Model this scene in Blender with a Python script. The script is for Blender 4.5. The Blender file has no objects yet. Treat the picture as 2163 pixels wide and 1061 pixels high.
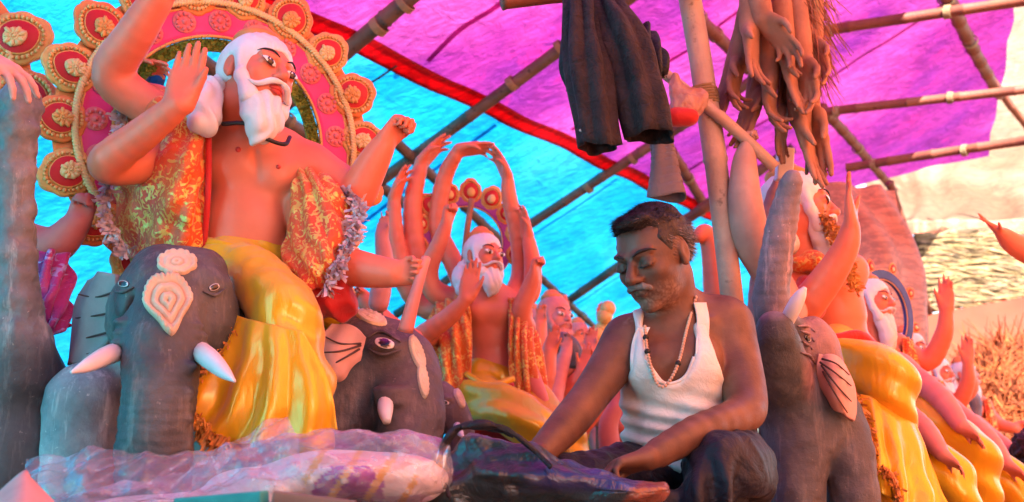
import bpy, math, random
import numpy as np
from math import sin, cos, pi, radians as rad

# ------------------------------------------------------------------ camera
F = 2217.0; CX = 1081.5; CY = 530.5          # focal length and centre in photo pixels
PITCH = rad(9.5); CAMZ = 1.10
scene = bpy.context.scene
col = scene.collection
cam_d = bpy.data.cameras.new('camera'); cam = bpy.data.objects.new('camera', cam_d); col.objects.link(cam)
cam.location = (0, 0, CAMZ); cam.rotation_euler = (pi/2 + PITCH, 0, 0)
cam_d.sensor_width = 36.0; cam_d.lens = 36.0*F/2163.0
cam_d.clip_start = 0.05; cam_d.clip_end = 500
cam_d.dof.use_dof = True; cam_d.dof.focus_distance = 2.6; cam_d.dof.aperture_fstop = 4.0
scene.camera = cam

# ------------------------------------------------------------------ sky, sun, exposure
SUN_EL = rad(43); SUN_AZ = rad(168)          # azimuth measured from +Y (camera heading) towards +X
w = bpy.data.worlds.new('World'); scene.world = w; w.use_nodes = True
nt = w.node_tree; nt.nodes.clear()
sky = nt.nodes.new('ShaderNodeTexSky'); sky.sky_type = 'NISHITA'; sky.sun_disc = False
sky.sun_elevation = SUN_EL; sky.sun_rotation = SUN_AZ
bg = nt.nodes.new('ShaderNodeBackground'); bg.inputs['Strength'].default_value = 0.12
wo = nt.nodes.new('ShaderNodeOutputWorld')
nt.links.new(sky.outputs[0], bg.inputs[0]); nt.links.new(bg.outputs[0], wo.inputs[0])
sd = bpy.data.lights.new('sun', 'SUN'); sd.energy = 5.0; sd.angle = rad(0.5); sd.color = (1, 0.95, 0.88)
sun = bpy.data.objects.new('sun', sd); col.objects.link(sun)
from mathutils import Vector, Matrix
sv = Vector((sin(SUN_AZ)*cos(SUN_EL), cos(SUN_AZ)*cos(SUN_EL), sin(SUN_EL)))
sun.rotation_euler = sv.to_track_quat('Z', 'Y').to_euler()
scene.view_settings.view_transform = 'Standard'; scene.view_settings.look = 'None'
scene.view_settings.gamma = 1.0; scene.view_settings.use_curve_mapping = False
scene.view_settings.exposure = 2.4
scene.render.engine = 'CYCLES'
scene.cycles.use_denoising = True
scene.cycles.max_bounces = 8; scene.cycles.diffuse_bounces = 2; scene.cycles.glossy_bounces = 3
scene.cycles.transparent_max_bounces = 8; scene.cycles.transmission_bounces = 6
scene.cycles.caustics_reflective = False; scene.cycles.caustics_refractive = False
scene.cycles.sample_clamp_indirect = 6.0

# ------------------------------------------------------------------ pixel rays to points
def V(*a): return np.array(a, float)
cp, sp_ = cos(PITCH), sin(PITCH)
def Q(px, py, Y):
    """the point on the ray through photo pixel (px, py) that lies Y metres ahead of the camera"""
    a = (px-CX)/F; b = (CY-py)/F
    d = V(a, cp - b*sp_, sp_ + b*cp)
    return V(0, 0, CAMZ) + d*(Y/d[1])
def S(px, Y): return px*Y/F
def unit(v): v = np.asarray(v, float); return v/(np.linalg.norm(v)+1e-12)

# ------------------------------------------------------------------ noise
def _hash(i, j, k):
    n = (i*374761393 + j*668265263 + k*2147483647).astype(np.int64)
    n = (n ^ (n >> 13)) * 1274126177 & 0x7fffffff
    return ((n ^ (n >> 16)) & 0xffff)/32767.5 - 1.0
def noise(P, f=1.0, seed=0):
    P = np.asarray(P, float)*f + seed*17.31
    i = np.floor(P).astype(np.int64); u = P - i; u = u*u*(3-2*u)
    r = 0
    for a in (0, 1):
        for b in (0, 1):
            for c in (0, 1):
                wgt = (u[..., 0] if a else 1-u[..., 0])*(u[..., 1] if b else 1-u[..., 1])*(u[..., 2] if c else 1-u[..., 2])
                r = r + wgt*_hash(i[..., 0]+a, i[..., 1]+b, i[..., 2]+c)
    return r
def fbm(P, f, n=3, seed=0):
    return sum(noise(P, f*2**k, seed+k)*0.5**k for k in range(n))

def crumple(v, f, n=7, seed=0, warp=.35):
    """crossing sharp creases, as in crushed film or cloth; 0 to 1"""
    rg = np.random.default_rng(seed); out = 0; w_ = 0
    for i in range(n):
        d = rg.normal(0, 1, 3); d /= np.linalg.norm(d); ff = f*rg.uniform(.6, 1.7)
        x = (v@d)*ff + warp*noise(v, f*.5, seed+i) + rg.random(); am = np.clip(.55+noise(v, f*.22, seed+20+i), 0, 1)/ff
        out = out + am*np.abs((x % 1)*2-1); w_ += 1/ff
    return out/w_
# ------------------------------------------------------------------ signed distance sculpting
def cone(a, b, ra, rb):
    a = np.asarray(a, float); b = np.asarray(b, float); ab = b-a; L2 = max(float(ab@ab), 1e-12)
    def f(x, y, z):
        t = np.clip(((x-a[0])*ab[0] + (y-a[1])*ab[1] + (z-a[2])*ab[2])/L2, 0, 1)
        return np.sqrt((x-a[0]-t*ab[0])**2 + (y-a[1]-t*ab[1])**2 + (z-a[2]-t*ab[2])**2) - (ra + (rb-ra)*t)
    return f, np.minimum(a-ra, b-rb), np.maximum(a+ra, b+rb)
def ell(c, r, M=None):
    c = np.asarray(c, float); r = np.asarray(r, float)
    if M is None: M = np.eye(3)          # columns are the ellipsoid's own axes
    ext = np.sqrt(((M*r)**2).sum(1))
    def f(x, y, z):
        dx, dy, dz = x-c[0], y-c[1], z-c[2]
        p = [(M[0, i]*dx + M[1, i]*dy + M[2, i]*dz)/r[i] for i in range(3)]
        k0 = np.sqrt(p[0]**2+p[1]**2+p[2]**2)
        k1 = np.sqrt((p[0]/r[0])**2+(p[1]/r[1])**2+(p[2]/r[2])**2) + 1e-9
        return k0*(k0-1)/k1
    return f, c-ext, c+ext
def rbox(c, r, M=None, rr=0.01):
    c = np.asarray(c, float); r = np.asarray(r, float)
    if M is None: M = np.eye(3)
    ext = (abs(M)*r).sum(1)
    def f(x, y, z):
        dx, dy, dz = x-c[0], y-c[1], z-c[2]
        q = [abs(M[0, i]*dx + M[1, i]*dy + M[2, i]*dz) - r[i] + rr for i in range(3)]
        o = np.sqrt(sum(np.maximum(v, 0)**2 for v in q))
        return o + np.minimum(np.maximum(np.maximum(q[0], q[1]), q[2]), 0) - rr
    return f, c-ext, c+ext

class Sculpt:
    def __init__(s): s.ops = []
    def add(s, prim, k=0.0): s.ops.append((0, prim, k)); return s
    def cut(s, prim, k=0.0): s.ops.append((1, prim, k)); return s
    def chain(s, pts, rs, k=0.0, sub=5):
        pts, rs = spline(pts, rs, sub)
        for i in range(len(pts)-1):
            s.add(cone(pts[i], pts[i+1], rs[i], rs[i+1]), k if i == 0 or k < 0.004 else max(k*0.35, 0.002))
        return s
    def mesh(s, h, clip=None):
        lo = np.min([o[1][1] for o in s.ops if o[0] == 0], 0) - 4*h
        hi = np.max([o[1][2] for o in s.ops if o[0] == 0], 0) + 4*h
        if clip is not None: lo = np.maximum(lo, clip[0]); hi = np.minimum(hi, clip[1])
        n = np.ceil((hi-lo)/h).astype(int)+1
        ax = [(lo[i] + h*np.arange(n[i])).astype(np.float32) for i in range(3)]
        d = np.ones(n, np.float32)
        for typ, (f, plo, phi), k in s.ops:
            m = k + 2.5*h
            i0 = np.clip(np.floor((plo-m-lo)/h).astype(int), 0, n); i1 = np.clip(np.ceil((phi+m-lo)/h).astype(int)+1, 0, n)
            if (i1 <= i0).any(): continue
            sl = tuple(slice(i0[q], i1[q]) for q in range(3))
            v = f(ax[0][sl[0]][:, None, None], ax[1][sl[1]][None, :, None], ax[2][sl[2]][None, None, :]).astype(np.float32)
            a = d[sl]
            if typ == 0:
                if k > 0:
                    e = np.maximum(k-abs(a-v), 0)/k; d[sl] = np.minimum(a, v) - e*e*k*0.25
                else: d[sl] = np.minimum(a, v)
            else:
                v = -v
                if k > 0:
                    e = np.maximum(k-abs(a-v), 0)/k; d[sl] = np.maximum(a, v) + e*e*k*0.25
                else: d[sl] = np.maximum(a, v)
        return nets(d, lo, h)

def nets(d, lo, h):
    s = d < 0; n = np.array(d.shape)
    c = np.zeros(n-1, np.int8)
    for a in (0, 1):
        for b in (0, 1):
            for e in (0, 1):
                c += s[a:n[0]-1+a, b:n[1]-1+b, e:n[2]-1+e]
    act = (c > 0) & (c < 8)
    I = np.argwhere(act)
    idx = np.full(n-1, -1, np.int32); idx[act] = np.arange(len(I))
    acc = np.zeros((len(I), 3)); cnt = np.zeros(len(I))
    cs = [(a, b, e) for a in (0, 1) for b in (0, 1) for e in (0, 1)]
    vals = {q: d[I[:, 0]+q[0], I[:, 1]+q[1], I[:, 2]+q[2]].astype(float) for q in cs}
    for q in cs:
        for ax in range(3):
            if q[ax] == 0:
                r = list(q); r[ax] = 1; r = tuple(r)
                A, B = vals[q], vals[r]; x = (A < 0) != (B < 0)
                t = np.where(x, A/np.where(x, A-B, 1), 0)
                p = np.tile(np.array(q, float), (len(I), 1)); p[:, ax] = t
                acc[x] += p[x]; cnt[x] += 1
    verts = lo + h*(I + acc/np.maximum(cnt, 1)[:, None])
    quads = []
    for ax in range(3):
        o1, o2 = (ax+1) % 3, (ax+2) % 3
        sa = [slice(None)]*3; sb = [slice(None)]*3
        sa[ax] = slice(0, -1); sb[ax] = slice(1, None)
        x = s[tuple(sa)] != s[tuple(sb)]
        E = np.argwhere(x)
        E = E[(E[:, o1] > 0) & (E[:, o2] > 0) & (E[:, o1] < n[o1]-1) & (E[:, o2] < n[o2]-1)]
        if not len(E): continue
        inside = s[E[:, 0], E[:, 1], E[:, 2]]
        def g(da, db):
            P = E.copy(); P[:, o1] += da; P[:, o2] += db
            return idx[P[:, 0], P[:, 1], P[:, 2]]
        q = np.stack([g(-1, -1), g(0, -1), g(0, 0), g(-1, 0)], 1)
        q[~inside] = q[~inside][:, ::-1]
        quads.append(q)
    quads = np.concatenate(quads); quads = quads[(quads >= 0).all(1)]
    return verts, quads

def spline(pts, rs=None, sub=5):
    P = np.array(pts, float); R = None if rs is None else np.array(rs, float)
    if len(P) < 3 and sub > 1:
        t = np.linspace(0, 1, sub+1)[:, None]; PP = P[0]*(1-t)+P[1]*t
        return (PP, R[0]*(1-t[:, 0])+R[1]*t[:, 0]) if R is not None else (PP, None)
    A = P if R is None else np.column_stack([P, R])
    E = np.vstack([2*A[0]-A[1], A, 2*A[-1]-A[-2]]); out = []
    for i in range(1, len(E)-2):
        for t in np.linspace(0, 1, sub, endpoint=False):
            out.append(0.5*(2*E[i] + (E[i+1]-E[i-1])*t + (2*E[i-1]-5*E[i]+4*E[i+1]-E[i+2])*t*t + (3*E[i]-E[i-1]-3*E[i+1]+E[i+2])*t**3))
    out.append(A[-1]); out = np.array(out)
    return (out, None) if R is None else (out[:, :3], np.maximum(out[:, 3], 1e-4))

# ------------------------------------------------------------------ mesh objects
def vnormals(v, q):
    fn = np.cross(v[q[:, 2]]-v[q[:, 0]], v[q[:, 3]]-v[q[:, 1]]) if q.shape[1] == 4 else np.cross(v[q[:, 1]]-v[q[:, 0]], v[q[:, 2]]-v[q[:, 0]])
    n = np.zeros_like(v)
    for i in range(q.shape[1]): np.add.at(n, q[:, i], fn)
    return n/(np.linalg.norm(n, axis=1)[:, None]+1e-12)
def make_mesh(name, v, q, m=None, colr=None, smooth=True, uv=None):
    me = bpy.data.meshes.new(name)
    v = np.asarray(v, np.float32)
    if isinstance(q, np.ndarray):
        nf, k = q.shape
        me.vertices.add(len(v)); me.vertices.foreach_set('co', v.ravel())
        me.loops.add(nf*k); me.loops.foreach_set('vertex_index', q.astype(np.int32).ravel())
        me.polygons.add(nf); me.polygons.foreach_set('loop_start', np.arange(nf, dtype=np.int32)*k)
        me.update(calc_edges=True); me.validate()
    else:
        me.from_pydata([tuple(x) for x in v.tolist()], [], q); me.update()
    me.polygons.foreach_set('use_smooth', np.full(len(me.polygons), smooth))
    if colr is None: colr = (1, 1, 1)
    if True:
        a = me.color_attributes.new('Col', 'FLOAT_COLOR', 'POINT')
        c = np.ones((len(v), 4), np.float32); c[:, :3] = colr; a.data.foreach_set('color', c.ravel())
    if uv is not None:
        a = me.attributes.new('fuv', 'FLOAT2', 'POINT'); a.data.foreach_set('vector', np.asarray(uv, np.float32).ravel())
    if m is not None: me.materials.append(m)
    return me
def obj(name, me, parent=None, label=None, cat=None, group=None, kind=None, mods=()):
    o = bpy.data.objects.new(name, me); col.objects.link(o)
    if parent is not None: o.parent = parent; o.matrix_parent_inverse = parent.matrix_world.inverted() if parent.type != 'EMPTY' else Matrix.Translation(-Vector(parent.location))
    tag(o, label, cat, group, kind)
    for mod in mods: mod(o)
    return o
def tag(o, label=None, cat=None, group=None, kind=None):
    if label: o['label'] = label
    if cat: o['category'] = cat
    if group: o['group'] = group
    if kind: o['kind'] = kind
    return o
def empty(name, loc, label=None, cat=None, group=None):
    o = bpy.data.objects.new(name, None); col.objects.link(o); o.location = tuple(loc); o.empty_display_size = 0.05
    return tag(o, label, cat, group)
def solid(t, off=0):
    def f(o):
        m = o.modifiers.new('solid', 'SOLIDIFY'); m.thickness = t; m.offset = off
    return f
def subsurf(n):
    def f(o):
        m = o.modifiers.new('sub', 'SUBSURF'); m.levels = n; m.render_levels = n
    return f
def bevel(wd, n=2):
    def f(o):
        m = o.modifiers.new('bev', 'BEVEL'); m.width = wd; m.segments = n; m.limit_method = 'ANGLE'
    return f

class MB:
    """collects simple shapes into one mesh"""
    def __init__(s): s.v = []; s.f = []; s.n = 0; s.c = []
    def raw(s, v, f, c=None):
        s.v.append(np.asarray(v, float)); s.f += [tuple(int(i)+s.n for i in q) for q in f]
        s.c.append(np.tile(np.array(c if c is not None else (1, 1, 1), float), (len(v), 1))); s.n += len(v)
    def tube(s, pts, rs, seg=10, sub=4, c=None, cap=True, flat=1.0):
        pts = np.asarray(pts, float); rs = np.full(len(pts), rs) if np.isscalar(rs) else np.asarray(rs, float)
        if sub: pts, rs = spline(pts, rs, sub)
        t = np.gradient(pts, axis=0); t /= np.linalg.norm(t, axis=1)[:, None]+1e-12
        u = unit(np.cross(t[0], V(0, 0, 1) if abs(t[0][2]) < .9 else V(1, 0, 0)))
        vs = []
        for p, r, tt in zip(pts, rs, t):
            u = unit(u - tt*(u@tt)); b = np.cross(tt, u)
            for k in range(seg):
                a = 2*pi*k/seg; vs.append(p + r*(cos(a)*u + flat*sin(a)*b))
        f = []
        for i in range(len(pts)-1):
            for k in range(seg): f.append((i*seg+k, i*seg+(k+1) % seg, (i+1)*seg+(k+1) % seg, (i+1)*seg+k))
        if cap: f.append(tuple(range(seg))[::-1]); f.append(tuple((len(pts)-1)*seg+k for k in range(seg)))
        s.raw(vs, f, c); return s
    def box(s, c, r, M=None, cc=None):
        M = np.eye(3) if M is None else M
        v = [np.asarray(c)+M@(V(*r)*V(a, b, e)) for a in (-1, 1) for b in (-1, 1) for e in (-1, 1)]
        s.raw(v, [(0, 1, 3, 2), (4, 6, 7, 5), (0, 4, 5, 1), (2, 3, 7, 6), (0, 2, 6, 4), (1, 5, 7, 3)], cc); return s
    def ball(s, c, r, M=None, nu=8, nv=6, cc=None):
        r = V(r, r, r) if np.isscalar(r) else np.asarray(r, float); M = np.eye(3) if M is None else M
        v = [np.asarray(c)+M@(r*V(0, 0, 1))]
        for i in range(1, nv):
            for k in range(nu):
                a = pi*i/nv; b = 2*pi*k/nu; v.append(np.asarray(c)+M@(r*V(sin(a)*cos(b), sin(a)*sin(b), cos(a))))
        v.append(np.asarray(c)+M@(r*V(0, 0, -1))); f = []
        for k in range(nu): f.append((0, 1+k, 1+(k+1) % nu))
        for i in range(nv-2):
            for k in range(nu): f.append((1+i*nu+k, 1+(i+1)*nu+k, 1+(i+1)*nu+(k+1) % nu, 1+i*nu+(k+1) % nu))
        for k in range(nu): f.append((len(v)-1, 1+(nv-2)*nu+(k+1) % nu, 1+(nv-2)*nu+k))
        s.raw(v, f, cc); return s
    def prism(s, outline, O, ax, ay, az, t, cc=None):
        """outline (n,2) in the plane ax, ay at O, thickness t along az, slightly rounded rim"""
        o = np.asarray(outline, float); n = len(o); c = o.mean(0); v = []
        for (sc_, z) in ((1, 0), (1, .7*t), (.94, t)):
            for p in o: q = c+(p-c)*sc_; v.append(O+q[0]*ax+q[1]*ay+z*az)
        f = [tuple(range(n))[::-1], tuple(2*n+k for k in range(n))]
        for L in (0, 1):
            for k in range(n): f.append((L*n+k, L*n+(k+1) % n, (L+1)*n+(k+1) % n, (L+1)*n+k))
        s.raw(v, f, cc); return s
    def mesh(s, name, m, smooth=True, colr=False):
        return make_mesh(name, np.concatenate(s.v), s.f, m, np.concatenate(s.c) if colr else None, smooth)

def sheet(grid, nu=40, nv=40, disp=None, thick=0.0):
    """smooth cloth through a grid of control points (rows x cols x 3); disp(u, v, P) is metres along the normal"""
    G = np.array(grid, float); R, C = G.shape[:2]
    def cr(A, n):
        t = np.linspace(0, len(A)-1, n); E = np.concatenate([[2*A[0]-A[1]], A, [2*A[-1]-A[-2]]])
        i = np.minimum(t.astype(int), len(A)-2); u = (t-i).reshape((-1,)+(1,)*(A.ndim-1)); i = i+1
        return .5*(2*E[i]+(E[i+1]-E[i-1])*u+(2*E[i-1]-5*E[i]+4*E[i+1]-E[i+2])*u*u+(3*E[i]-E[i-1]-3*E[i+1]+E[i+2])*u**3)
    B = cr(G, nv); B = cr(B.transpose(1, 0, 2), nu).transpose(1, 0, 2)
    du = np.gradient(B, axis=1); dv = np.gradient(B, axis=0); N = np.cross(du, dv); N /= np.linalg.norm(N, axis=2)[..., None]+1e-12
    uu, vv = np.meshgrid(np.linspace(0, 1, nu), np.linspace(0, 1, nv))
    if disp is not None: B = B + N*disp(uu, vv, B)[..., None]
    v = B.reshape(-1, 3)
    i = np.arange(nv*nu).reshape(nv, nu)
    q = np.stack([i[:-1, :-1], i[:-1, 1:], i[1:, 1:], i[1:, :-1]], -1).reshape(-1, 4)
    return v, q, np.stack([uu.ravel(), vv.ravel()], 1)
# ------------------------------------------------------------------ materials
def new_mat(name):
    m = bpy.data.materials.new(name); m.use_nodes = True; n = m.node_tree
    n.nodes.clear(); out = n.nodes.new('ShaderNodeOutputMaterial')
    return m, n, out
def L(n, a, b): n.links.new(a, b)
def tex_coord(n, scale=(1, 1, 1), obj_space=False):
    tc = n.nodes.new('ShaderNodeTexCoord'); mp = n.nodes.new('ShaderNodeMapping'); mp.inputs['Scale'].default_value = scale
    L(n, tc.outputs['Object'], mp.inputs[0]); return mp.outputs[0]
def nz(n, co, s, det=4, rough=.55, dist=0):
    t = n.nodes.new('ShaderNodeTexNoise'); t.inputs['Scale'].default_value = s; t.inputs['Detail'].default_value = det
    t.inputs['Roughness'].default_value = rough; t.inputs['Distortion'].default_value = dist
    L(n, co, t.inputs['Vector']); return t.outputs['Fac']
def ramp(n, fac, stops):
    r = n.nodes.new('ShaderNodeValToRGB'); e = r.color_ramp.elements
    while len(e) < len(stops): e.new(.5)
    for k, (p, c) in enumerate(stops):
        e[k].position = p; e[k].color = (*c, 1) if len(c) == 3 else c
    L(n, fac, r.inputs[0]); return r.outputs[0]
def mixc(n, a, b, fac, mode='MIX'):
    m = n.nodes.new('ShaderNodeMix'); m.data_type = 'RGBA'; m.blend_type = mode
    for s, v in ((m.inputs[0], fac), (m.inputs[6], a), (m.inputs[7], b)):
        if hasattr(v, 'links') or hasattr(v, 'is_linked'): L(n, v, s)
        else: s.default_value = v if np.isscalar(v) else (*v, 1)
    return m.outputs[2]
def bumpn(n, h, strength=.3, dist=.01):
    b = n.nodes.new('ShaderNodeBump'); b.inputs['Strength'].default_value = strength; b.inputs['Distance'].default_value = dist
    L(n, h, b.inputs['Height']); return b.outputs[0]
def pbr(n, out, base, rough=.5, metal=0, normal=None, spec=.5, sheen=0, coat=0, sss=0, trans=0, alpha=None):
    p = n.nodes.new('ShaderNodeBsdfPrincipled')
    def st(k, v):
        s = p.inputs[k]
        if hasattr(v, 'is_linked'): L(n, v, s)
        else: s.default_value = v if np.isscalar(v) else (*v, 1)
    st('Base Color', base); st('Roughness', rough); st('Metallic', metal); st('Specular IOR Level', spec)
    st('Sheen Weight', sheen); st('Coat Weight', coat); st('Transmission Weight', trans)
    if coat: p.inputs['Coat Roughness'].default_value = .25
    if sss: p.inputs['Subsurface Weight'].default_value = sss; p.inputs['Subsurface Radius'].default_value = (.02, .008, .005); p.inputs['Subsurface Scale'].default_value = .5
    if alpha is not None: st('Alpha', alpha)
    if normal is not None: L(n, normal, p.inputs['Normal'])
    L(n, p.outputs[0], out.inputs[0]); return p
def vcol(n):
    a = n.nodes.new('ShaderNodeAttribute'); a.attribute_name = 'Col'; return a.outputs['Color']

def paint(name, c1, c2=None, rough=.5, scale=9, bump=.12, bscale=90, use_vc=False, spec=.4, coat=0, sss=0, speck=None):
    """hand-painted, slightly uneven surface"""
    m, n, out = new_mat(name); co = tex_coord(n)
    c2 = c2 or tuple(x*.8 for x in c1)
    base = ramp(n, nz(n, co, scale, 5), [(.35, c2), (.62, c1)])
    if speck: base = mixc(n, base, speck, ramp(n, nz(n, co, scale*6, 3), [(.66, (0, 0, 0)), (.72, (1, 1, 1))]))
    if use_vc: base = mixc(n, base, vcol(n), 1.0, 'MULTIPLY')
    rg = ramp(n, nz(n, co, scale*2.3, 3), [(.3, (rough*.85,)*3), (.7, (min(1, rough*1.2),)*3)])
    pbr(n, out, base, rg, normal=bumpn(n, nz(n, co, bscale, 4), bump, .004), spec=spec, coat=coat, sss=sss)
    return m
def cloth(name, c1, c2=None, rough=.7, sheen=.3, wrinkle=.4, wscale=14, weave=400, spec=.3, trans=0, use_vc=False):
    m, n, out = new_mat(name); co = tex_coord(n); c2 = c2 or tuple(x*.75 for x in c1)
    base = ramp(n, nz(n, co, wscale*.6, 4), [(.32, c2), (.65, c1)])
    if use_vc: base = mixc(n, base, vcol(n), 1.0, 'MULTIPLY')
    b1 = bumpn(n, nz(n, co, wscale, 5, .6, .6), wrinkle, .02)
    p = pbr(n, out, base, rough, normal=b1, spec=spec, sheen=sheen)
    if trans:
        t = n.nodes.new('ShaderNodeBsdfTranslucent'); L(n, base, t.inputs[0]); mx = n.nodes.new('ShaderNodeMixShader'); mx.inputs[0].default_value = trans
        L(n, p.outputs[0], mx.inputs[1]); L(n, t.outputs[0], mx.inputs[2]); L(n, mx.outputs[0], out.inputs[0])
    return m
def satin(name, c1, c2, rough=.32):
    m, n, out = new_mat(name); co = tex_coord(n)
    base = ramp(n, nz(n, co, 5, 3), [(.3, c2), (.6, c1)])
    b = bumpn(n, nz(n, tex_coord(n, (2.2, 2.2, .7)), 11, 3, .5, 1.0), .16, .02)
    pbr(n, out, base, rough, metal=.15, normal=b, spec=.7, sheen=.2)
    return m
def brocade(name, c1, gold, scale=38, thr=.53, red=None):
    m, n, out = new_mat(name); co = tex_coord(n)
    base = ramp(n, nz(n, co, 7, 3), [(.35, red or c1), (.6, c1)])
    f1 = nz(n, co, scale, 3, .5, 2.2)
    vo = n.nodes.new('ShaderNodeTexVoronoi'); vo.inputs['Scale'].default_value = scale*.45; L(n, co, vo.inputs['Vector'])
    mul = n.nodes.new('ShaderNodeMath'); mul.operation = 'MULTIPLY_ADD'; mul.inputs[1].default_value = -.16; L(n, vo.outputs['Distance'], mul.inputs[0]); L(n, f1, mul.inputs[2])
    fac = ramp(n, mul.outputs[0], [(thr-.09, (0, 0, 0)), (thr-.05, (1, 1, 1))])
    colr = mixc(n, base, gold, fac)
    b = bumpn(n, nz(n, co, 15, 4, .6, .8), .6, .02); b2 = n.nodes.new('ShaderNodeBump'); b2.inputs['Strength'].default_value = .5; b2.inputs['Distance'].default_value = .003
    L(n, fac, b2.inputs['Height']); L(n, b, b2.inputs['Normal'])
    mt = mixc(n, (.05, .05, .05), (.3, .3, .3), fac); rg = mixc(n, (.5, .5, .5), (.3, .3, .3), fac)
    pbr(n, out, colr, rg, metal=mt, normal=b2.outputs[0], sheen=.2)
    return m
def tarp(name, c1, c2, trans=.75, dirt=None, stretch=(1, 1, 1), glow=1.0):
    """thin woven plastic sheet: daylight shines through it"""
    m, n, out = new_mat(name); co = tex_coord(n, stretch)
    a = nz(n, co, 1.1, 5, .6); b = nz(n, co, 60, 2)
    base = ramp(n, a, [(.33, c2), (.64, c1)])
    base = mixc(n, base, tuple(min(1, x*1.5+.05) for x in c1), ramp(n, nz(n, co, .55, 3), [(.5, (0, 0, 0)), (.72, (.75,)*3)]))
    base = mixc(n, base, (.82, .82, .82), ramp(n, b, [(.35, (.35,)*3), (.6, (0, 0, 0))]), 'MULTIPLY')
    tc2 = n.nodes.new('ShaderNodeTexCoord'); mp2 = n.nodes.new('ShaderNodeMapping'); mp2.inputs['Rotation'].default_value = (0, 0, .54); mp2.inputs['Scale'].default_value = (1.2, 14, 14)
    L(n, tc2.outputs['Object'], mp2.inputs[0]); st = nz(n, mp2.outputs[0], 1.6, 5, .62, .7)
    base = mixc(n, base, (.62, .60, .66), ramp(n, st, [(.44, (.75,)*3), (.58, (0, 0, 0))]), 'MULTIPLY')
    if dirt: base = mixc(n, base, dirt, ramp(n, nz(n, co, 3.5, 4), [(.60, (0, 0, 0)), (.72, (.6,)*3)]))
    nm = bumpn(n, nz(n, co, 7, 6, .65, .8), .55, .06)
    t = n.nodes.new('ShaderNodeBsdfTranslucent'); L(n, base, t.inputs[0]); L(n, nm, t.inputs['Normal'])
    d = n.nodes.new('ShaderNodeBsdfPrincipled'); L(n, base, d.inputs['Base Color']); d.inputs['Roughness'].default_value = .45; L(n, nm, d.inputs['Normal'])
    mx = n.nodes.new('ShaderNodeMixShader'); mx.inputs[0].default_value = trans
    L(n, d.outputs[0], mx.inputs[1]); L(n, t.outputs[0], mx.inputs[2]); L(n, mx.outputs[0], out.inputs[0])
    return m
def bamboo(name, c1, c2, sc=(1, 1, 1)):
    m, n, out = new_mat(name); co = tex_coord(n)
    base = ramp(n, nz(n, co, 6, 6, .65), [(.3, c2), (.65, c1)])
    base = mixc(n, base, tuple(x*.45 for x in c2), ramp(n, nz(n, co, 23, 4), [(.62, (0, 0, 0)), (.7, (.8,)*3)]))
    pbr(n, out, base, .6, normal=bumpn(n, nz(n, co, 60, 5), .5, .006), spec=.3)
    return m
def wood(name, c1, c2, axis=0, rough=.75):
    sc = [14, 14, 14]; sc[axis] = 1.2
    m, n, out = new_mat(name); co = tex_coord(n, sc)
    f = nz(n, co, 3, 6, .6, .6)
    base = ramp(n, f, [(.3, c2), (.65, c1)])
    pbr(n, out, base, rough, normal=bumpn(n, f, .5, .004), spec=.3)
    return m
def plastic_film(name):
    m, n, out = new_mat(name); co = tex_coord(n)
    b = bumpn(n, nz(n, co, 26, 5, .6, 1.2), .6, .012)
    tr = n.nodes.new('ShaderNodeBsdfTransparent'); tr.inputs[0].default_value = (.95, .95, .97, 1)
    df = n.nodes.new('ShaderNodeBsdfDiffuse'); df.inputs[0].default_value = (.74, .86, .90, 1)
    gl = n.nodes.new('ShaderNodeBsdfGlossy'); gl.inputs['Roughness'].default_value = .08; gl.inputs[0].default_value = (.95, .97, 1, 1)
    lw = n.nodes.new('ShaderNodeLayerWeight'); lw.inputs['Blend'].default_value = .42
    for x in (df, gl, lw): L(n, b, x.inputs['Normal'])
    gp = n.nodes.new('ShaderNodeNewGeometry'); f1 = ramp(n, gp.outputs['Pointiness'], [(.505, (.09,)*3), (.57, (.70,)*3)])
    f0 = mixc(n, f1, ramp(n, nz(n, co, 5, 5, .7, 1.0), [(.48, (0, 0, 0)), (.7, (.28,)*3)]), 1.0, 'ADD')
    m1 = n.nodes.new('ShaderNodeMixShader'); L(n, f0, m1.inputs[0]); L(n, tr.outputs[0], m1.inputs[1]); L(n, df.outputs[0], m1.inputs[2])
    m2 = n.nodes.new('ShaderNodeMixShader'); L(n, ramp(n, lw.outputs['Facing'], [(.35, (.07,)*3), (1.0, (.75,)*3)]), m2.inputs[0]); L(n, m1.outputs[0], m2.inputs[1]); L(n, gl.outputs[0], m2.inputs[2])
    L(n, m2.outputs[0], out.inputs[0]); return m

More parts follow.
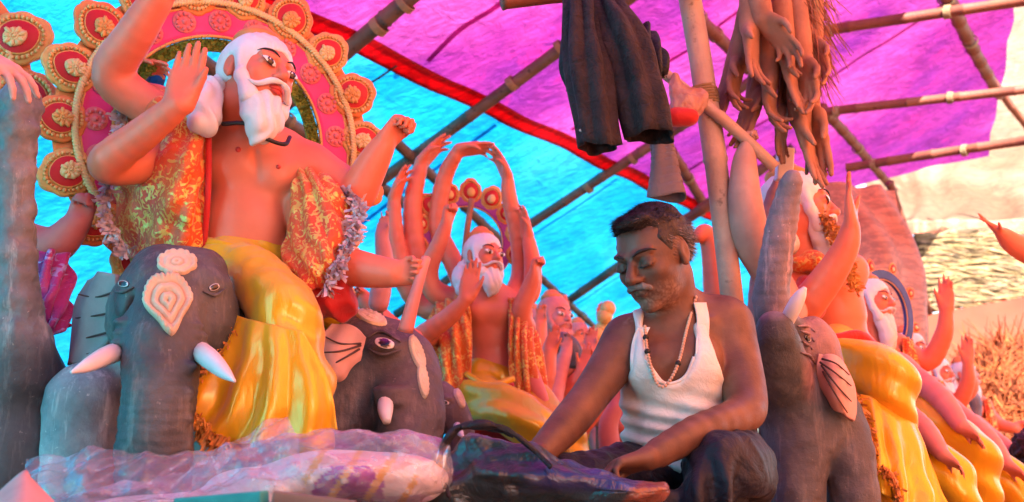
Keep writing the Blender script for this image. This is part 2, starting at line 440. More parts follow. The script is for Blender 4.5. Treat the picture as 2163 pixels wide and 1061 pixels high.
M = {}
M['skin'] = paint('coral_paint', (.85, .225, .125), (.78, .185, .10), rough=.42, bump=.06, use_vc=True, coat=.1)
M['skin_pink'] = paint('pink_paint', (.76, .27, .22), (.66, .21, .19), rough=.5, bump=.06, use_vc=True)
M['white_hair'] = paint('white_hair_paint', (.85, .82, .83), (.74, .70, .72), rough=.55, bump=.35, bscale=60)
M['eye'] = paint('eye_paint', (1, 1, 1), (1, 1, 1), rough=.2, bump=0, use_vc=True, coat=.6)
M['black_paint'] = paint('black_paint', (.02, .014, .012), rough=.45)
M['lip'] = paint('lip_paint', (.62, .06, .05), rough=.35)
def elephant_mat():
    m, n, out = new_mat('elephant_grey_paint'); co = tex_coord(n); cs = tex_coord(n, (9, 9, 1.3))
    base = ramp(n, nz(n, co, 7, 6, .65), [(.32, (.045, .050, .057)), (.5, (.078, .083, .090)), (.68, (.130, .131, .134))])
    base = mixc(n, base, (.21, .20, .195), ramp(n, nz(n, cs, 3, 5, .7), [(.54, (0, 0, 0)), (.70, (.7,)*3)]))
    base = mixc(n, base, (.36, .32, .29), ramp(n, nz(n, co, 55, 4, .7), [(.66, (0, 0, 0)), (.72, (.55,)*3)]))
    base = mixc(n, base, vcol(n), 1.0, 'MULTIPLY')
    vo = n.nodes.new('ShaderNodeTexVoronoi'); vo.feature = 'DISTANCE_TO_EDGE'; vo.inputs['Scale'].default_value = 26; wv = mixc(n, co, nz(n, co, 9, 3), .12, 'ADD'); L(n, wv, vo.inputs['Vector'])
    ck = ramp(n, vo.outputs[0], [(0, (0, 0, 0)), (.05, (1, 1, 1))]); h = mixc(n, nz(n, co, 38, 6, .65), ck, .10, 'MULTIPLY')
    pbr(n, out, base, ramp(n, nz(n, co, 14, 4), [(.3, (.42,)*3), (.7, (.75,)*3)]), normal=bumpn(n, h, .55, .007), spec=.4); return m
M['elephant'] = elephant_mat()
M['elephant_light'] = paint('elephant_pale_clay', (.34, .33, .33), (.25, .25, .26), rough=.8, bump=.3, bscale=45, use_vc=True)
M['tusk'] = paint('tusk_white', (.82, .80, .80), (.72, .70, .70), rough=.4, bump=.05)
M['ear_pink'] = paint('ear_pink', (.72, .40, .34), (.6, .32, .27), rough=.7, bump=.15, use_vc=True)
M['cream'] = paint('cream_relief', (.80, .68, .50), (.66, .52, .36), rough=.5, bump=.5, bscale=140, use_vc=True)
M['gold'] = paint('gold_paint', (.85, .47, .13), (.72, .33, .09), rough=.4, bump=.5, bscale=160, coat=.2)
M['pale_gold'] = paint('pale_gold_bead', (.85, .66, .30), (.75, .52, .2), rough=.35, bump=.2, coat=.2)
M['orange'] = paint('orange_paint', (.85, .28, .08), (.78, .22, .06), rough=.45, bump=.2)
M['red'] = paint('red_velvet_paint', (.62, .015, .02), (.5, .01, .02), rough=.5, bump=.2)
M['pink'] = paint('hot_pink_paint', (.85, .05, .26), (.75, .035, .2), rough=.5, bump=.15)
M['purple'] = paint('purple_paint', (.38, .05, .34), (.28, .04, .3), rough=.5)
M['green'] = paint('green_tuft', (.34, .40, .05), (.18, .26, .04), rough=.8, bump=.6, speck=(.6, .5, .08))
M['clay'] = paint('raw_clay', (.44, .21, .13), (.29, .13, .08), rough=.9, bump=.35, bscale=70)
M['clay_grey'] = paint('grey_clay', (.40, .31, .28), (.29, .22, .21), rough=.9, bump=.3, bscale=60, use_vc=True)
M['clay_pink'] = paint('pinkish_clay', (.60, .36, .30), (.48, .27, .23), rough=.85, bump=.2, bscale=60, use_vc=True)
M['yellow'] = satin('yellow_satin', (.88, .51, .010), (.86, .42, .007), .26)
M['brocade'] = brocade('orange_gold_brocade', (.90, .13, .018), (.97, .56, .12), thr=.525, red=(.80, .06, .012))
M['brocade2'] = brocade('gold_spotted_brocade', (.88, .20, .02), (.95, .58, .12), 40, .54, (.80, .11, .015))
M['red_cloth'] = cloth('red_cloth', (.60, .02, .02), (.5, .01, .012), .6, .3)
M['purple_cloth'] = brocade('purple_cloth', (.40, .03, .22), (.45, .30, .65), 22, .6, (.3, .02, .2))
M['gold_fringe'] = paint('gold_fringe', (.78, .36, .07), (.6, .22, .05), rough=.45, bump=.4, bscale=200)
M['silver'] = paint('silver_tinsel', (.80, .68, .74), (.66, .46, .52), rough=.25, bump=.3, coat=.4)
M['black_cloth'] = cloth('black_cloth', (.018, .018, .022), (.009, .009, .013), .5, .04, .6, 24)
M['trouser'] = cloth('dark_trousers', (.040, .028, .032), (.016, .012, .015), .75, .04, .9, 30)
M['trouser_man'] = cloth('worn_dark_trousers', (.015, .019, .031), (.005, .007, .012), .55, .02, .6, 16)
M['grey_cloth'] = cloth('grey_cloth', (.20, .15, .16), (.14, .10, .11), .85, .2, .3)
M['vest'] = cloth('white_cotton_vest', (.78, .78, .75), (.68, .69, .67), .8, .2, .35, 22)
M['bag'] = cloth('pale_plastic_bag', (.85, .60, .50), (.75, .32, .22), .25, 0, .9, 26, trans=.45, spec=.7)
M['film'] = plastic_film('clear_plastic_film')

M['rosette'] = paint('pink_gold_rosette', (.85, .22, .22), (.75, .14, .16), rough=.5, bump=.4, bscale=150)
M['vein'] = paint('brown_vein', (.10, .06, .055), rough=.8)
M['bead_gold'] = paint('beaten_gold_bead', (.84, .52, .18), (.70, .36, .10), rough=.4, scale=30, bump=.4, bscale=200)
# ------------------------------------------------------------------ the tent: frame of reference from the red roof edge
def on_z(px, py, z):
    d = Q(px, py, 1.0)-V(0, 0, CAMZ); return V(0, 0, CAMZ)+d*((z-CAMZ)/d[2])
EZ = 3.3
EA, EB = on_z(560, 0, EZ), on_z(1500, 452, EZ)
LD = unit(EB-EA); ND = V(-LD[1], LD[0], 0); UZ = V(0, 0, 1); SL = 0.5
E0 = on_z(1015, 219, EZ)
def T(a, t, dz=0): return E0 + a*LD + t*ND + UZ*(-SL*t + dz)      # a along the shed, t down the left roof slope
RN = unit(np.cross(LD, ND - SL*UZ)); RN = RN if RN[2] > 0 else -RN
def on_roof(px, py, dz=0):
    d = Q(px, py, 1.0)-V(0, 0, CAMZ); o = V(0, 0, CAMZ-dz)
    return V(0, 0, CAMZ)+d*(((E0-o)@RN)/(d@RN))
def at_of(P): P = P-E0; return P@LD, P@ND

# ground
gm, gn, go = new_mat('trodden_earth'); co = tex_coord(gn)
gb = ramp(gn, nz(gn, co, 1.3, 6, .6), [(.3, (.12, .07, .045)), (.7, (.20, .125, .08))])
pbr(gn, go, gb, .95, normal=bumpn(gn, nz(gn, co, 14, 6, .65), .6, .03), spec=.2)
v, q, _ = sheet([[(x, y, 0) for x in (-200, 0, 200)] for y in (-200, 0, 200)], 60, 60)
obj('ground', make_mesh('ground', v, q, gm), kind='structure')

# tarpaulins: thin woven sheets pulled over the poles
M['tarp_cyan'] = tarp('cyan_tarpaulin', (.012, .33, .54), (.003, .24, .48), .8, dirt=(.005, .28, .5), stretch=(1, 1, 1))
M['tarp_magenta'] = tarp('magenta_tarpaulin', (.40, .028, .20), (.21, .020, .20), .8, dirt=(.55, .02, .17))
M['tarp_cyan_wall'] = tarp('cyan_tarpaulin_wall', (.05, .74, .90), (.04, .70, .88), .96)
M['tarp_red'] = tarp('red_orange_tarpaulin', (.95, .25, .09), (.92, .22, .08), .95)
M['tarp_orange'] = tarp('orange_cloth_sheet', (.90, .36, .22), (.86, .28, .15), .45)
M['tarp_white'] = tarp('white_awning', (.40, .25, .15), (.34, .18, .10), .5)
M['tarp_blue'] = tarp('blue_tarpaulin', (.02, .16, .42), (.015, .12, .34), .5)
M['hem'] = tarp('red_hem', (.80, .01, .04), (.72, .008, .03), .7)
def sag(sc, amp, seed):
    def f(u, v, B):
        a = (B-E0)@LD; t = (B-E0)@ND
        s = amp*np.sin(a*pi/1.25)**2*-1
        n1 = noise(B*1.0, 1.4, seed)*amp*.5
        wr = np.abs(np.sin((a*6.3+t*2.0)+2.5*noise(B, 1.1, seed+3)))*amp*.14*(1+noise(B, .8, seed+5))
        return s+n1+wr
    return f
def roof(name, a0, a1, t0, t1, m, label, amp=.035, dz=0.0, na=2, nt_=2, nu=220, nv=90, seed=1):
    g = [[T(a, t, dz) for a in np.linspace(a0, a1, 6)] for t in np.linspace(t0, t1, 4)]
    v, q, uv = sheet(g, nu, nv, sag(1, amp, seed))
    return obj(name, make_mesh(name, v, q, M[m]), label=label, cat='tarpaulin')
cy_ = roof('tarpaulin', -7.6, 16, .035, 5.2, 'tarp_cyan', 'bright cyan tarpaulin stretched low over the rafters behind the statues', dz=0.03)
# magenta: its lower edge has a red hem; the far end hangs ragged
RID = -3.05
g = []
for t in np.linspace(RID, -.035, 6):
    row = []
    for k in np.linspace(0, 1, 12):
        sf_ = (t+.035)/(RID+.035); a = -7.6+(5.4+2.7*sf_+.12*sin(sf_*9)+7.6)*k
        tr_ = RID if a < 4.2 else RID+(a-4.2)*.19
        row.append(T(a, -.035+(tr_+.035)*sf_, .03))
    g.append(row)
v, q, uv = sheet(g, 260, 110, sag(1, .035, 1))
mag = obj('tarpaulin', make_mesh('tarpaulin', v, q, M['tarp_magenta']), label='big magenta tarpaulin overhead with red hem along its lower edge', cat='tarpaulin')
# hem strip: a flat band sewn under the edge, slightly below the sheet
v, q, uv = sheet([[T(a, t, .012) for a in np.linspace(-7.6, 5.6, 14)] for t in (-.062, .0, .062)], 240, 5, sag(1, .035, 1))
obj('hem', make_mesh('hem', v, q, M['hem'], uv=uv), mag, mods=[solid(.004)])
M['eyelet'] = paint('eyelet_metal', (.7, .68, .66), rough=.3)
for (px, py) in ((838, 139), (1058, 240), (1240, 325)):
    mb = MB(); c = on_roof(px, py, .04)-RN*.012
    t1_ = unit(LD); t2_ = np.cross(RN, t1_)
    mb.tube([c+.016*(cos(x)*t1_+sin(x)*t2_) for x in np.linspace(0, 2*pi, 13)], .006, 6, 0, cap=False)
    obj('eyelet', mb.mesh('eyelet', M['eyelet']), mag)
# welded seams across the sheets
for (mt_, t0_, t1_, par, As) in (('tarp_magenta', -2.9, -.1, mag, (-5.2, -2.9, -.8, 1.15, 3.1)), ('tarp_cyan', .1, 5.0, cy_, (-4.1, -1.7, .35, 2.4, 4.6, 7.0))):
    for a_ in As:
        v, q, uv = sheet([[T(a_+d_+.02*sin(k*3), t, .03-.012) for d_ in (-.022, .022)] for k, t in enumerate(np.linspace(t0_, t1_, 12))], 4, 90, sag(1, .035, 1))
        obj('seam', make_mesh('seam', v, q, M[mt_]), par)
# right slope (red-orange) above and to the right of the camera, and the cyan end wall behind it
g = [[E0+a*LD+t*ND+UZ*(-SL*RID+.08+(t-RID)*.45) for a in np.linspace(-5.75, 1.2, 5)] for t in np.linspace(-4.4, -7.2, 4)]
v, q, uv = sheet(g, 120, 60, lambda u, v, B: .03*noise(B, 1.2, 4))
obj('tarpaulin', make_mesh('tarpaulin', v, q, M['tarp_red']), label='red orange tarpaulin covering the lower half of the other roof slope', cat='tarpaulin')
g = [[E0+a*LD+t*ND+UZ*(-SL*RID+.12+(t-RID)*.45) for a in np.linspace(-5.75, 1.2, 5)] for t in np.linspace(RID-.02, -4.45, 4)]  # unseen dark panel, added to cut the light from overhead
v, q, uv = sheet(g, 120, 30, lambda u, v, B: .03*noise(B, 1.2, 4))
obj('tarpaulin', make_mesh('tarpaulin', v, q, M['tarp_blue']), label='unseen dark blue tarpaulin added along the ridge to cut overhead light', cat='tarpaulin')
g = [[E0+a*LD+t*ND+UZ*(-SL*RID+.05+(t-RID)*.45) for a in np.linspace(-7.6, -5.7, 3)] for t in np.linspace(RID-.02, -7.2, 4)]  # another unseen dark panel, added to weaken light from above the camera
v, q, uv = sheet(g, 60, 60, lambda u, v, B: .03*noise(B, 1.2, 4))
obj('tarpaulin', make_mesh('tarpaulin', v, q, M['tarp_blue']), label='unseen dark blue tarpaulin added over the near roof end to cut front light', cat='tarpaulin')
def endz(t): return E0[2]+(-SL*t if t > RID else -SL*RID+(t-RID)*.45)
def end_wall(t0, t1, n, m, label, seed):
    g = [[V(*(E0-7.55*LD+t*ND)[:2], endz(t)*(1-k)+.05*k) for t in np.linspace(t0, t1, n)] for k in (0, .5, 1)]
    v, q, uv = sheet(g, 100, 40, lambda u, v, B: .04*noise(B, 1.2, seed))
    obj('tarpaulin', make_mesh('tarpaulin', v, q, M[m]), label=label, cat='tarpaulin')
end_wall(-2.0, 5.1, 9, 'tarp_cyan_wall', 'cyan tarpaulin hung as the end wall of the shed', 9)
M['sacking'] = cloth('light_block_sacking', (.16, .11, .07), (.11, .075, .05), .95, .1, .5, 20)  # for an unseen opaque screen added to block light from behind the camera
end_wall(-4.9, -2.05, 4, 'sacking', 'unseen brown jute sacking added to block light between the cyan and red end walls', 11)
end_wall(-7.1, -4.95, 4, 'tarp_red', 'unseen red orange tarpaulin added at the shed end to tint the light', 10)  # unseen panel, added to keep white daylight out and tint the fill
g = [[V(*(E0+a*LD-7.2*ND)[:2], endz(-7.2)*(1-k)+.05*k) for a in np.linspace(-5.8, .6, 6)] for k in (0, .5, 1)]
v, q, uv = sheet(g, 120, 40, lambda u, v, B: .04*noise(B, 1.2, 12))
obj('tarpaulin', make_mesh('tarpaulin', v, q, M['tarp_red']), label='red orange tarpaulin hung as the long side wall of the shed', cat='tarpaulin')

# ------------------------------------------------------------------ bamboo frame
M['bamboo_dark'] = bamboo('weathered_bamboo', (.20, .115, .075), (.11, .06, .045))
M['bamboo_pale'] = bamboo('pale_bamboo', (.62, .42, .32), (.46, .30, .24))
M['bamboo_red'] = bamboo('reddish_bamboo', (.27, .085, .045), (.18, .05, .035))
M['rope'] = paint('jute_rope', (.40, .27, .14), (.3, .19, .1), rough=.9, bump=.6, bscale=150)
def pole(name, A, B, ra, rb, m, label, group=None, nodes=.38, cat='pole', seed=0, bend=.01):
    rnd = random.Random(seed); A = np.asarray(A); B = np.asarray(B); Ln = np.linalg.norm(B-A)
    n = max(2, int(Ln/nodes)); root = None
    d = unit(B-A); s1 = unit(np.cross(d, UZ if abs(d[2]) < .9 else V(1, 0, 0))); s2 = np.cross(d, s1)
    pts, rs = [], []
    ph = rnd.uniform(0, 6)
    def at(f): return A+(B-A)*f+bend*(s1*sin(f*5+ph)+s2*cos(f*4+ph))
    for i in range(n):
        f0, f1 = i/n, (i+1)/n; r0 = ra+(rb-ra)*f0
        jf = .012/Ln
        for ff, k in ((f0+jf*.1, 1.13), (f0+jf, 1.0), ((f0+f1)/2, .97), (f1-jf, 1.0)):
            pts.append(at(ff)); rs.append(r0*k)
    mb = MB(); mb.tube(pts, rs, 12, 0)
    return obj(name, mb.mesh(name, M[m]), label=label, cat=cat, group=group)
def lashing(c, d, r, name='rope_lashing', parent=None, turns=5):
    d = unit(d); s1 = unit(np.cross(d, V(.3, .2, 1))); s2 = np.cross(d, s1); mb = MB()
    mb.tube([c+d*(.008*k/6-.02)+r*(cos(k)*s1+sin(k)*s2) for k in np.linspace(0, turns*2*pi, turns*10)], .0045, 5, 0)
    return obj(name, mb.mesh(name, M['rope']), parent)
def roof_pole(p0, p1, r, label, seed, m='bamboo_dark', ext0=0, ext1=0, group='bamboo rafters under the roof'):
    A, B = on_roof(*p0, -.05), on_roof(*p1, -.05); d = unit(B-A)
    o = pole('bamboo_rafter', A-d*ext0, B+d*ext1, r, r*.9, m, label, group, seed=seed)
    lashing(A+(B-A)*.42, d, r*1.12, parent=o, turns=6); lashing(A+(B-A)*.06, d, r*1.12, parent=o, turns=5); return o
RA = 'dark bamboo rafter crossing the red hem, '
roof_pole((865, 0), (716, 128), .052, RA+'beside the pink halo', 1, ext0=2.2, ext1=1.6)
roof_pole((1200, 88), (930, 290), .045, RA+'above the fan of arms', 2, ext0=1.6, ext1=1.8)
roof_pole((1352, 325), (1100, 490), .045, RA+'meeting the hem under the trousers', 3, ext0=1.6, ext1=1.5)
roof_pole((1500, 432), (1180, 652), .05, RA+'ending behind the head of the man', 4, ext0=1.0, ext1=1.2)
roof_pole((1180, 620), (1290, 722), .04, 'thin bamboo purlin along the cyan tarpaulin low behind the small statues', 5, ext0=4.5, ext1=3, group='bamboo purlins')
roof_pole((600, 250), (705, 325), .045, 'bamboo purlin seen through the pink arch against cyan tarpaulin', 6, ext0=1.0, ext1=1.4, group='bamboo purlins')
# wire sagging from the eyelet
mb = MB(); A = on_roof(838, 139, -.05); B = on_roof(725, 192, -.05); mb.tube([A, (A+B)/2-UZ*.03, B], .007, 5, 6)
obj('wire', mb.mesh('wire', M['black_paint']), label='thin dark cord from an eyelet of the red hem', cat='cord')
# horizontal tie beams at the right, across the shed
def beam(p0, Y, p1, r, label, seed, m='bamboo_red', ext=1.2):
    A = Q(*p0, Y); 
    d = Q(*p1, 1.0)-V(0, 0, CAMZ); k = (A[2]-CAMZ)/d[2]; B = V(0, 0, CAMZ)+d*k
    u = unit(B-A); o = pole('bamboo_beam', A-u*.25, B+u*ext, r, r*.92, m, label, 'bamboo tie beams', seed=seed)
    lashing(A, u, r*1.15, parent=o, turns=6); lashing(A+(B-A)*.62, u, r*1.15, parent=o, turns=6); return o
beam((1750, 66), 7.6, (2163, 0), .042, 'thick brown bamboo tie beam under the magenta tarpaulin beside the hanging clay hands', 11)
beam((1765, 236), 9.0, (2163, 188), .042, 'middle bamboo tie beam lashed to the sloping pole', 12)
beam((1845, 347), 9.6, (2163, 299), .044, 'lowest bamboo tie beam at the open end of the magenta tarpaulin', 13)
def apole(p0, Y0, p1, Y1, r, m, label, seed, name='bamboo_pole', r2=None, group=None):
    return pole(name, Q(*p0, Y0), Q(*p1, Y1), r, r2 or r*.9, m, label, group, seed=seed)
roof_pole((1735, 228), (1890, 402), .05, 'reddish bamboo purlin sloping from the tie beams to the orange cloth', 14, 'bamboo_red', group='bamboo purlins')
apole((1880, 385), 10.0, (1965, 665), 11.0, .04, 'bamboo_red', 'thin reddish pole leaning beside the straw mat wall', 15)
roof_pole((1990, -20), (2110, 200), .06, 'red brown bamboo purlin running to the ragged tarpaulin corner', 16, 'bamboo_red', group='bamboo purlins')
apole((2100, 175), 12.5, (2175, 275), 13.0, .05, 'bamboo_red', 'short pale pole in the bright gap beyond the tarpaulin', 17)
roof_pole((1415, 320), (1495, 440), .05, 'red bamboo purlin crossing behind the hanging grey cloth', 18, 'bamboo_red', group='bamboo purlins')
apole((1440, 470), 9.5, (1530, 405), 9.2, .05, 'bamboo_red', 'short reddish bamboo strut behind the upright pole', 19)
roof_pole((1470, 30), (1560, 125), .05, 'red bamboo purlin behind the upright post near the clay hands', 20, 'bamboo_red', ext1=.3, group='bamboo purlins')
# the upright pale bamboo at the right of the man
LB = []
up = pole('bamboo_post', Q(1450, -60, 3.05), Q(1563, 760, 3.05), .036, .033, 'bamboo_pale', 'pale upright bamboo post with the trousers hung beside it', seed=21, nodes=.42)
fd = Q(1563, 760, 3.05); 
pole('bamboo_post', fd+V(.004, 0, -.005), V(fd[0]+.12, fd[1]+.02, 0.0), .033, .035, 'bamboo_pale', 'lower length of the pale bamboo post standing on the ground', seed=22)

pd = Q(1563, 760, 3.05)-Q(1450, -60, 3.05)
lashing(Q(1486, 200, 3.05), pd, .042, parent=up, turns=6); lashing(Q(1560, 735, 3.05), pd, .038, parent=up, turns=7)
# ------------------------------------------------------------------ figures
def frame(yaw, pitch, roll, tilt_first=True):
    """columns: side (figure's left-hand side of picture = +x when facing the camera), forward, up.
    yaw > 0 turns the face to the right of the picture, pitch > 0 looks up, roll > 0 leans clockwise in the picture"""
    Fv = V(sin(yaw)*cos(pitch), -cos(yaw)*cos(pitch), sin(pitch))
    U = unit(UZ - Fv*(UZ@Fv)); Sd = np.cross(U, Fv)          # Sd points to +x when facing the camera
    Sd = -Sd if Sd @ V(cos(yaw), sin(yaw), 0) < 0 else Sd
    c, s = cos(roll), sin(roll)
    U2 = U*c + Sd*s; S2 = Sd*c - U*s
    return np.stack([S2, Fv, U2], 1)

class Head:
    def __init__(h, c, H, yaw=0, pitch=0, roll=0):
        h.c = np.asarray(c, float); h.H = H; h.M = frame(yaw, pitch, roll)
    def p(h, x, y, z): return h.c + h.M@(V(x, y, z)*h.H)
    def e(h, c, r): return ell(h.p(*c), V(*r)*h.H, h.M)
    def k(h, a, b, ra, rb): return cone(h.p(*a), h.p(*b), ra*h.H, rb*h.H)
    def loc(h, P): return ((P-h.c)@h.M)/h.H
    def sculpt(h, s, lips=True, eyes='open', ears=True, nose=1.0, k=1.0):
        H = h.H
        s.add(h.e((0, -.06, .13), (.325, .42, .365)), .05*H)
        s.add(h.e((0, .10, -.08), (.275, .285, .36)), .08*H)
        s.add(h.e((0, .12, -.26), (.225, .24, .2)), .08*H)
        s.add(h.e((0, .29, -.40), (.095, .085, .075)), .06*H)
        for q in (-1, 1):
            s.add(h.e((q*.165, .235, -.09), (.10, .10, .085)), .07*H)
            s.cut(h.e((q*.145, .42, .015), (.095, .075, .06)), .05*H)
            s.add(h.e((q*.145, .318, .012), (.078, .07, .058)), .012*H)
            if eyes == 'closed': s.add(h.k((q*.20, .365, -.012), (q*.09, .385, -.018), .014, .014), .015*H)
            s.add(h.k((q*.06, .375, .10), (q*.20, .315, .115), .03, .026), .05*H)
        s.add(h.k((0, .365, .07), (0, .455*nose+.01, -.10), .032, .052), .035*H)
        s.add(h.e((0, .465, -.112), (.05, .05, .042)), .03*H)
        for q in (-1, 1):
            s.add(h.e((q*.052, .415, -.125), (.036, .048, .034)), .02*H)
        if lips:
            s.add(h.k((-.085, .355, -.235), (.085, .355, -.235), .026, .026), .02*H); s.add(h.e((0, .385, -.232), (.06, .028, .022)), .02*H)
            s.add(h.e((0, .375, -.272), (.065, .03, .024)), .02*H)
        if ears:
            for q in (-1, 1):
                m = h.M
                s.add(h.e((q*.325, -.03, .0), (.035, .075, .115)), .02*H)
                s.add(h.e((q*.32, -.01, -.09), (.03, .045, .05)), .02*H)
                s.cut(h.e((q*.37, -.015, .005), (.03, .04, .075)), .02*H)
    def eyes_paint(h, root, open_=.046, ew=.098, pupil=(.02, .012, .01), white=(.86, .84, .82), look=(0, 0)):
        """painted almond eyes with a dark lid line"""
        H = h.H
        for q in (-1, 1):
            n1, n2 = 21, 9; vs, cs = [], []
            for i in range(n1):
                a = -1+2*i/(n1-1)
                for j in range(n2):
                    b = -1+2*j/(n2-1)
                    x = q*.145 + a*ew; z = .014 + b*open_*(1-a*a*.96) + .012*a*q
                    dx = (x-q*.145)/.098; dz = (z-.012)/.062
                    y = .318 + .074*math.sqrt(max(0.05, 1-.80*dx*dx-.9*dz*dz)) + .008
                    vs.append(h.p(x, y, z))
                    r = math.hypot((a*ew-look[0])/.040, (b*open_-look[1])/.040)
                    cs.append(pupil if r < 1 or abs(b) > .86 or abs(a) > .93 else white)
                    if math.hypot((a*ew-look[0]+.012)/.009, (b*open_-look[1]-.012)/.009) < 1: cs[-1] = (.9, .9, .9)
            i = np.arange(n1*n2).reshape(n1, n2); qd = np.stack([i[:-1, :-1], i[1:, :-1], i[1:, 1:], i[:-1, 1:]], -1).reshape(-1, 4)
            obj('eye', make_mesh('eye', np.array(vs), qd, M['eye'], np.array(cs)), root, mods=[solid(.0016*H/.22, 1)])
    def brows(h, root, m='black_paint', r=.010, lift=.0):
        for q in (-1, 1):
            mb = MB(); mb.tube([h.p(q*.05, .405, .105+lift), h.p(q*.12, .385, .145+lift), h.p(q*.20, .335, .145+lift), h.p(q*.25, .285, .115+lift)], np.array([.8, 1.2, 1, .3])*r*h.H, 6, 4)
            obj('eyebrow', mb.mesh('eyebrow', M[m]), root)

def hand(s, w, d, n, Lh, side=1, curl=(.2, .2, .25, .3), thumb=(.5, .3), spread=.06, k=None, wr=None, thin=1.0, flen=1.0, pw=1.0):
    """a palm with four unequal jointed fingers and a thumb; d finger direction, n the way the palm faces, side which edge the thumb is on"""
    d = unit(d); n = unit(np.asarray(n)-d*(np.asarray(n)@d)); sd = np.cross(d, n)*side
    P = lambda a, b, c: w + d*a*Lh + sd*b*Lh + n*c*Lh
    wr = wr or .135*Lh
    kp = .10*Lh
    ks = [x*pw for x in (.165, .055, -.055, -.155)]; kl = [.485, .51, .49, .45]; fl = [x*flen for x in (.43, .48, .44, .34)]; fr = [.052, .054, .052, .045]
    s.add(ell(P(.27, 0, .0), V(.30, .215*pw, .085)*Lh, np.stack([d, sd, n], 1)), kp)
    for b, l in zip(ks, kl): s.add(cone(P(.03, b*.55, 0), P(l, b, 0), wr*.72, .062*Lh*thin), .05*Lh)
    s.add(ell(P(.17, .13, .04), V(.14, .09, .075)*Lh, np.stack([d, sd, n], 1)), .06*Lh)
    for i, (b, l, f, r) in enumerate(zip(ks, kl, fl, fr)):
        p = P(l-.02, b, 0); ang = 0; c = curl[i]; sp_a = (b/.16)*spread
        for j, (fr_, r0, r1) in enumerate(((.44, 1.0, .95), (.31, .95, .86), (.25, .86, .68))):
            ang += c*(.75, 1.1, .8)[j]
            dd = unit((d*cos(sp_a)+sd*sin(sp_a))*cos(ang) + n*sin(ang))
            e = p+dd*f*fr_*Lh
            s.add(cone(p, e, r*r0*Lh*thin, r*r1*Lh*thin), .012*Lh if j else .03*Lh); p = e
    # thumb leaves the side of the palm
    p = P(.13, .15, .03); a0, bend = thumb
    d1 = unit(d*cos(a0)+sd*sin(a0)+n*.25); e = p+d1*.20*Lh; s.add(cone(p, e, .075*Lh, .058*Lh*thin), .05*Lh); p = e
    d2 = unit(d*cos(a0-bend)+sd*sin(a0-bend)+n*(.25+bend*.6)); e = p+d2*.15*Lh; s.add(cone(p, e, .058*Lh*thin, .052*Lh*thin), .015*Lh); p = e
    d3 = unit(d*cos(a0-1.7*bend)+sd*sin(a0-1.7*bend)+n*(.25+bend*1.1)); e = p+d3*.12*Lh; s.add(cone(p, e, .052*Lh*thin, .036*Lh*thin), .012*Lh)
FIST = dict(curl=(1.45, 1.5, 1.5, 1.5), thumb=(.35, 1.2), spread=0)
RELAX = dict(curl=(.25, .3, .35, .42), thumb=(.55, .35), spread=.08)
FLAT = dict(curl=(.04, .05, .06, .10), thumb=(.42, .12), spread=.0)

def folds(v, q, amp, fr, axis, seed=0, warp=1.2, sharp=1):
    """push cloth vertices along their normals in long soft pleats running across `axis`"""
    n = vnormals(v, q); axis = unit(axis)
    ph = (v@axis)*fr + warp*noise(v, 5.0, seed)
    wv = np.sin(ph); wv = np.sign(wv)*abs(wv)**sharp
    return v + n*(amp*(wv*.7 + .5*noise(v, 14.0, seed+2)))[:, None]
def fringe(name, path, parent, down=V(0, 0, -1), length=.02, m='gold_fringe', n=120, seed=0, out=None, r=.0022, cord=.004):
    rnd = random.Random(seed); P, _ = spline(path, None, 14); mb = MB(); mb.tube(P, cord, 6, 0)
    seg = np.r_[0, np.cumsum(np.linalg.norm(np.diff(P, axis=0), axis=1))]
    for i in range(n):
        t = rnd.random()*seg[-1]; k = min(np.searchsorted(seg, t), len(P)-1)
        p = P[k]+V(rnd.gauss(0, 1), rnd.gauss(0, 1), rnd.gauss(0, 1))*cord*.8
        dd = unit(np.asarray(down)+V(rnd.gauss(0, .45), rnd.gauss(0, .45), rnd.gauss(0, .35)) + (0 if out is None else np.asarray(out)))
        ll = length*rnd.uniform(.5, 1.2); s1 = unit(np.cross(dd, V(rnd.gauss(0, 1), rnd.gauss(0, 1), .3)))
        e = p+dd*ll; mb.raw([p+s1*r, p-s1*r, e-s1*r*.6+dd*.2*ll, e+s1*r*1.4], [(0, 1, 2, 3)])
    return obj(name, mb.mesh(name, M[m], smooth=False), parent)

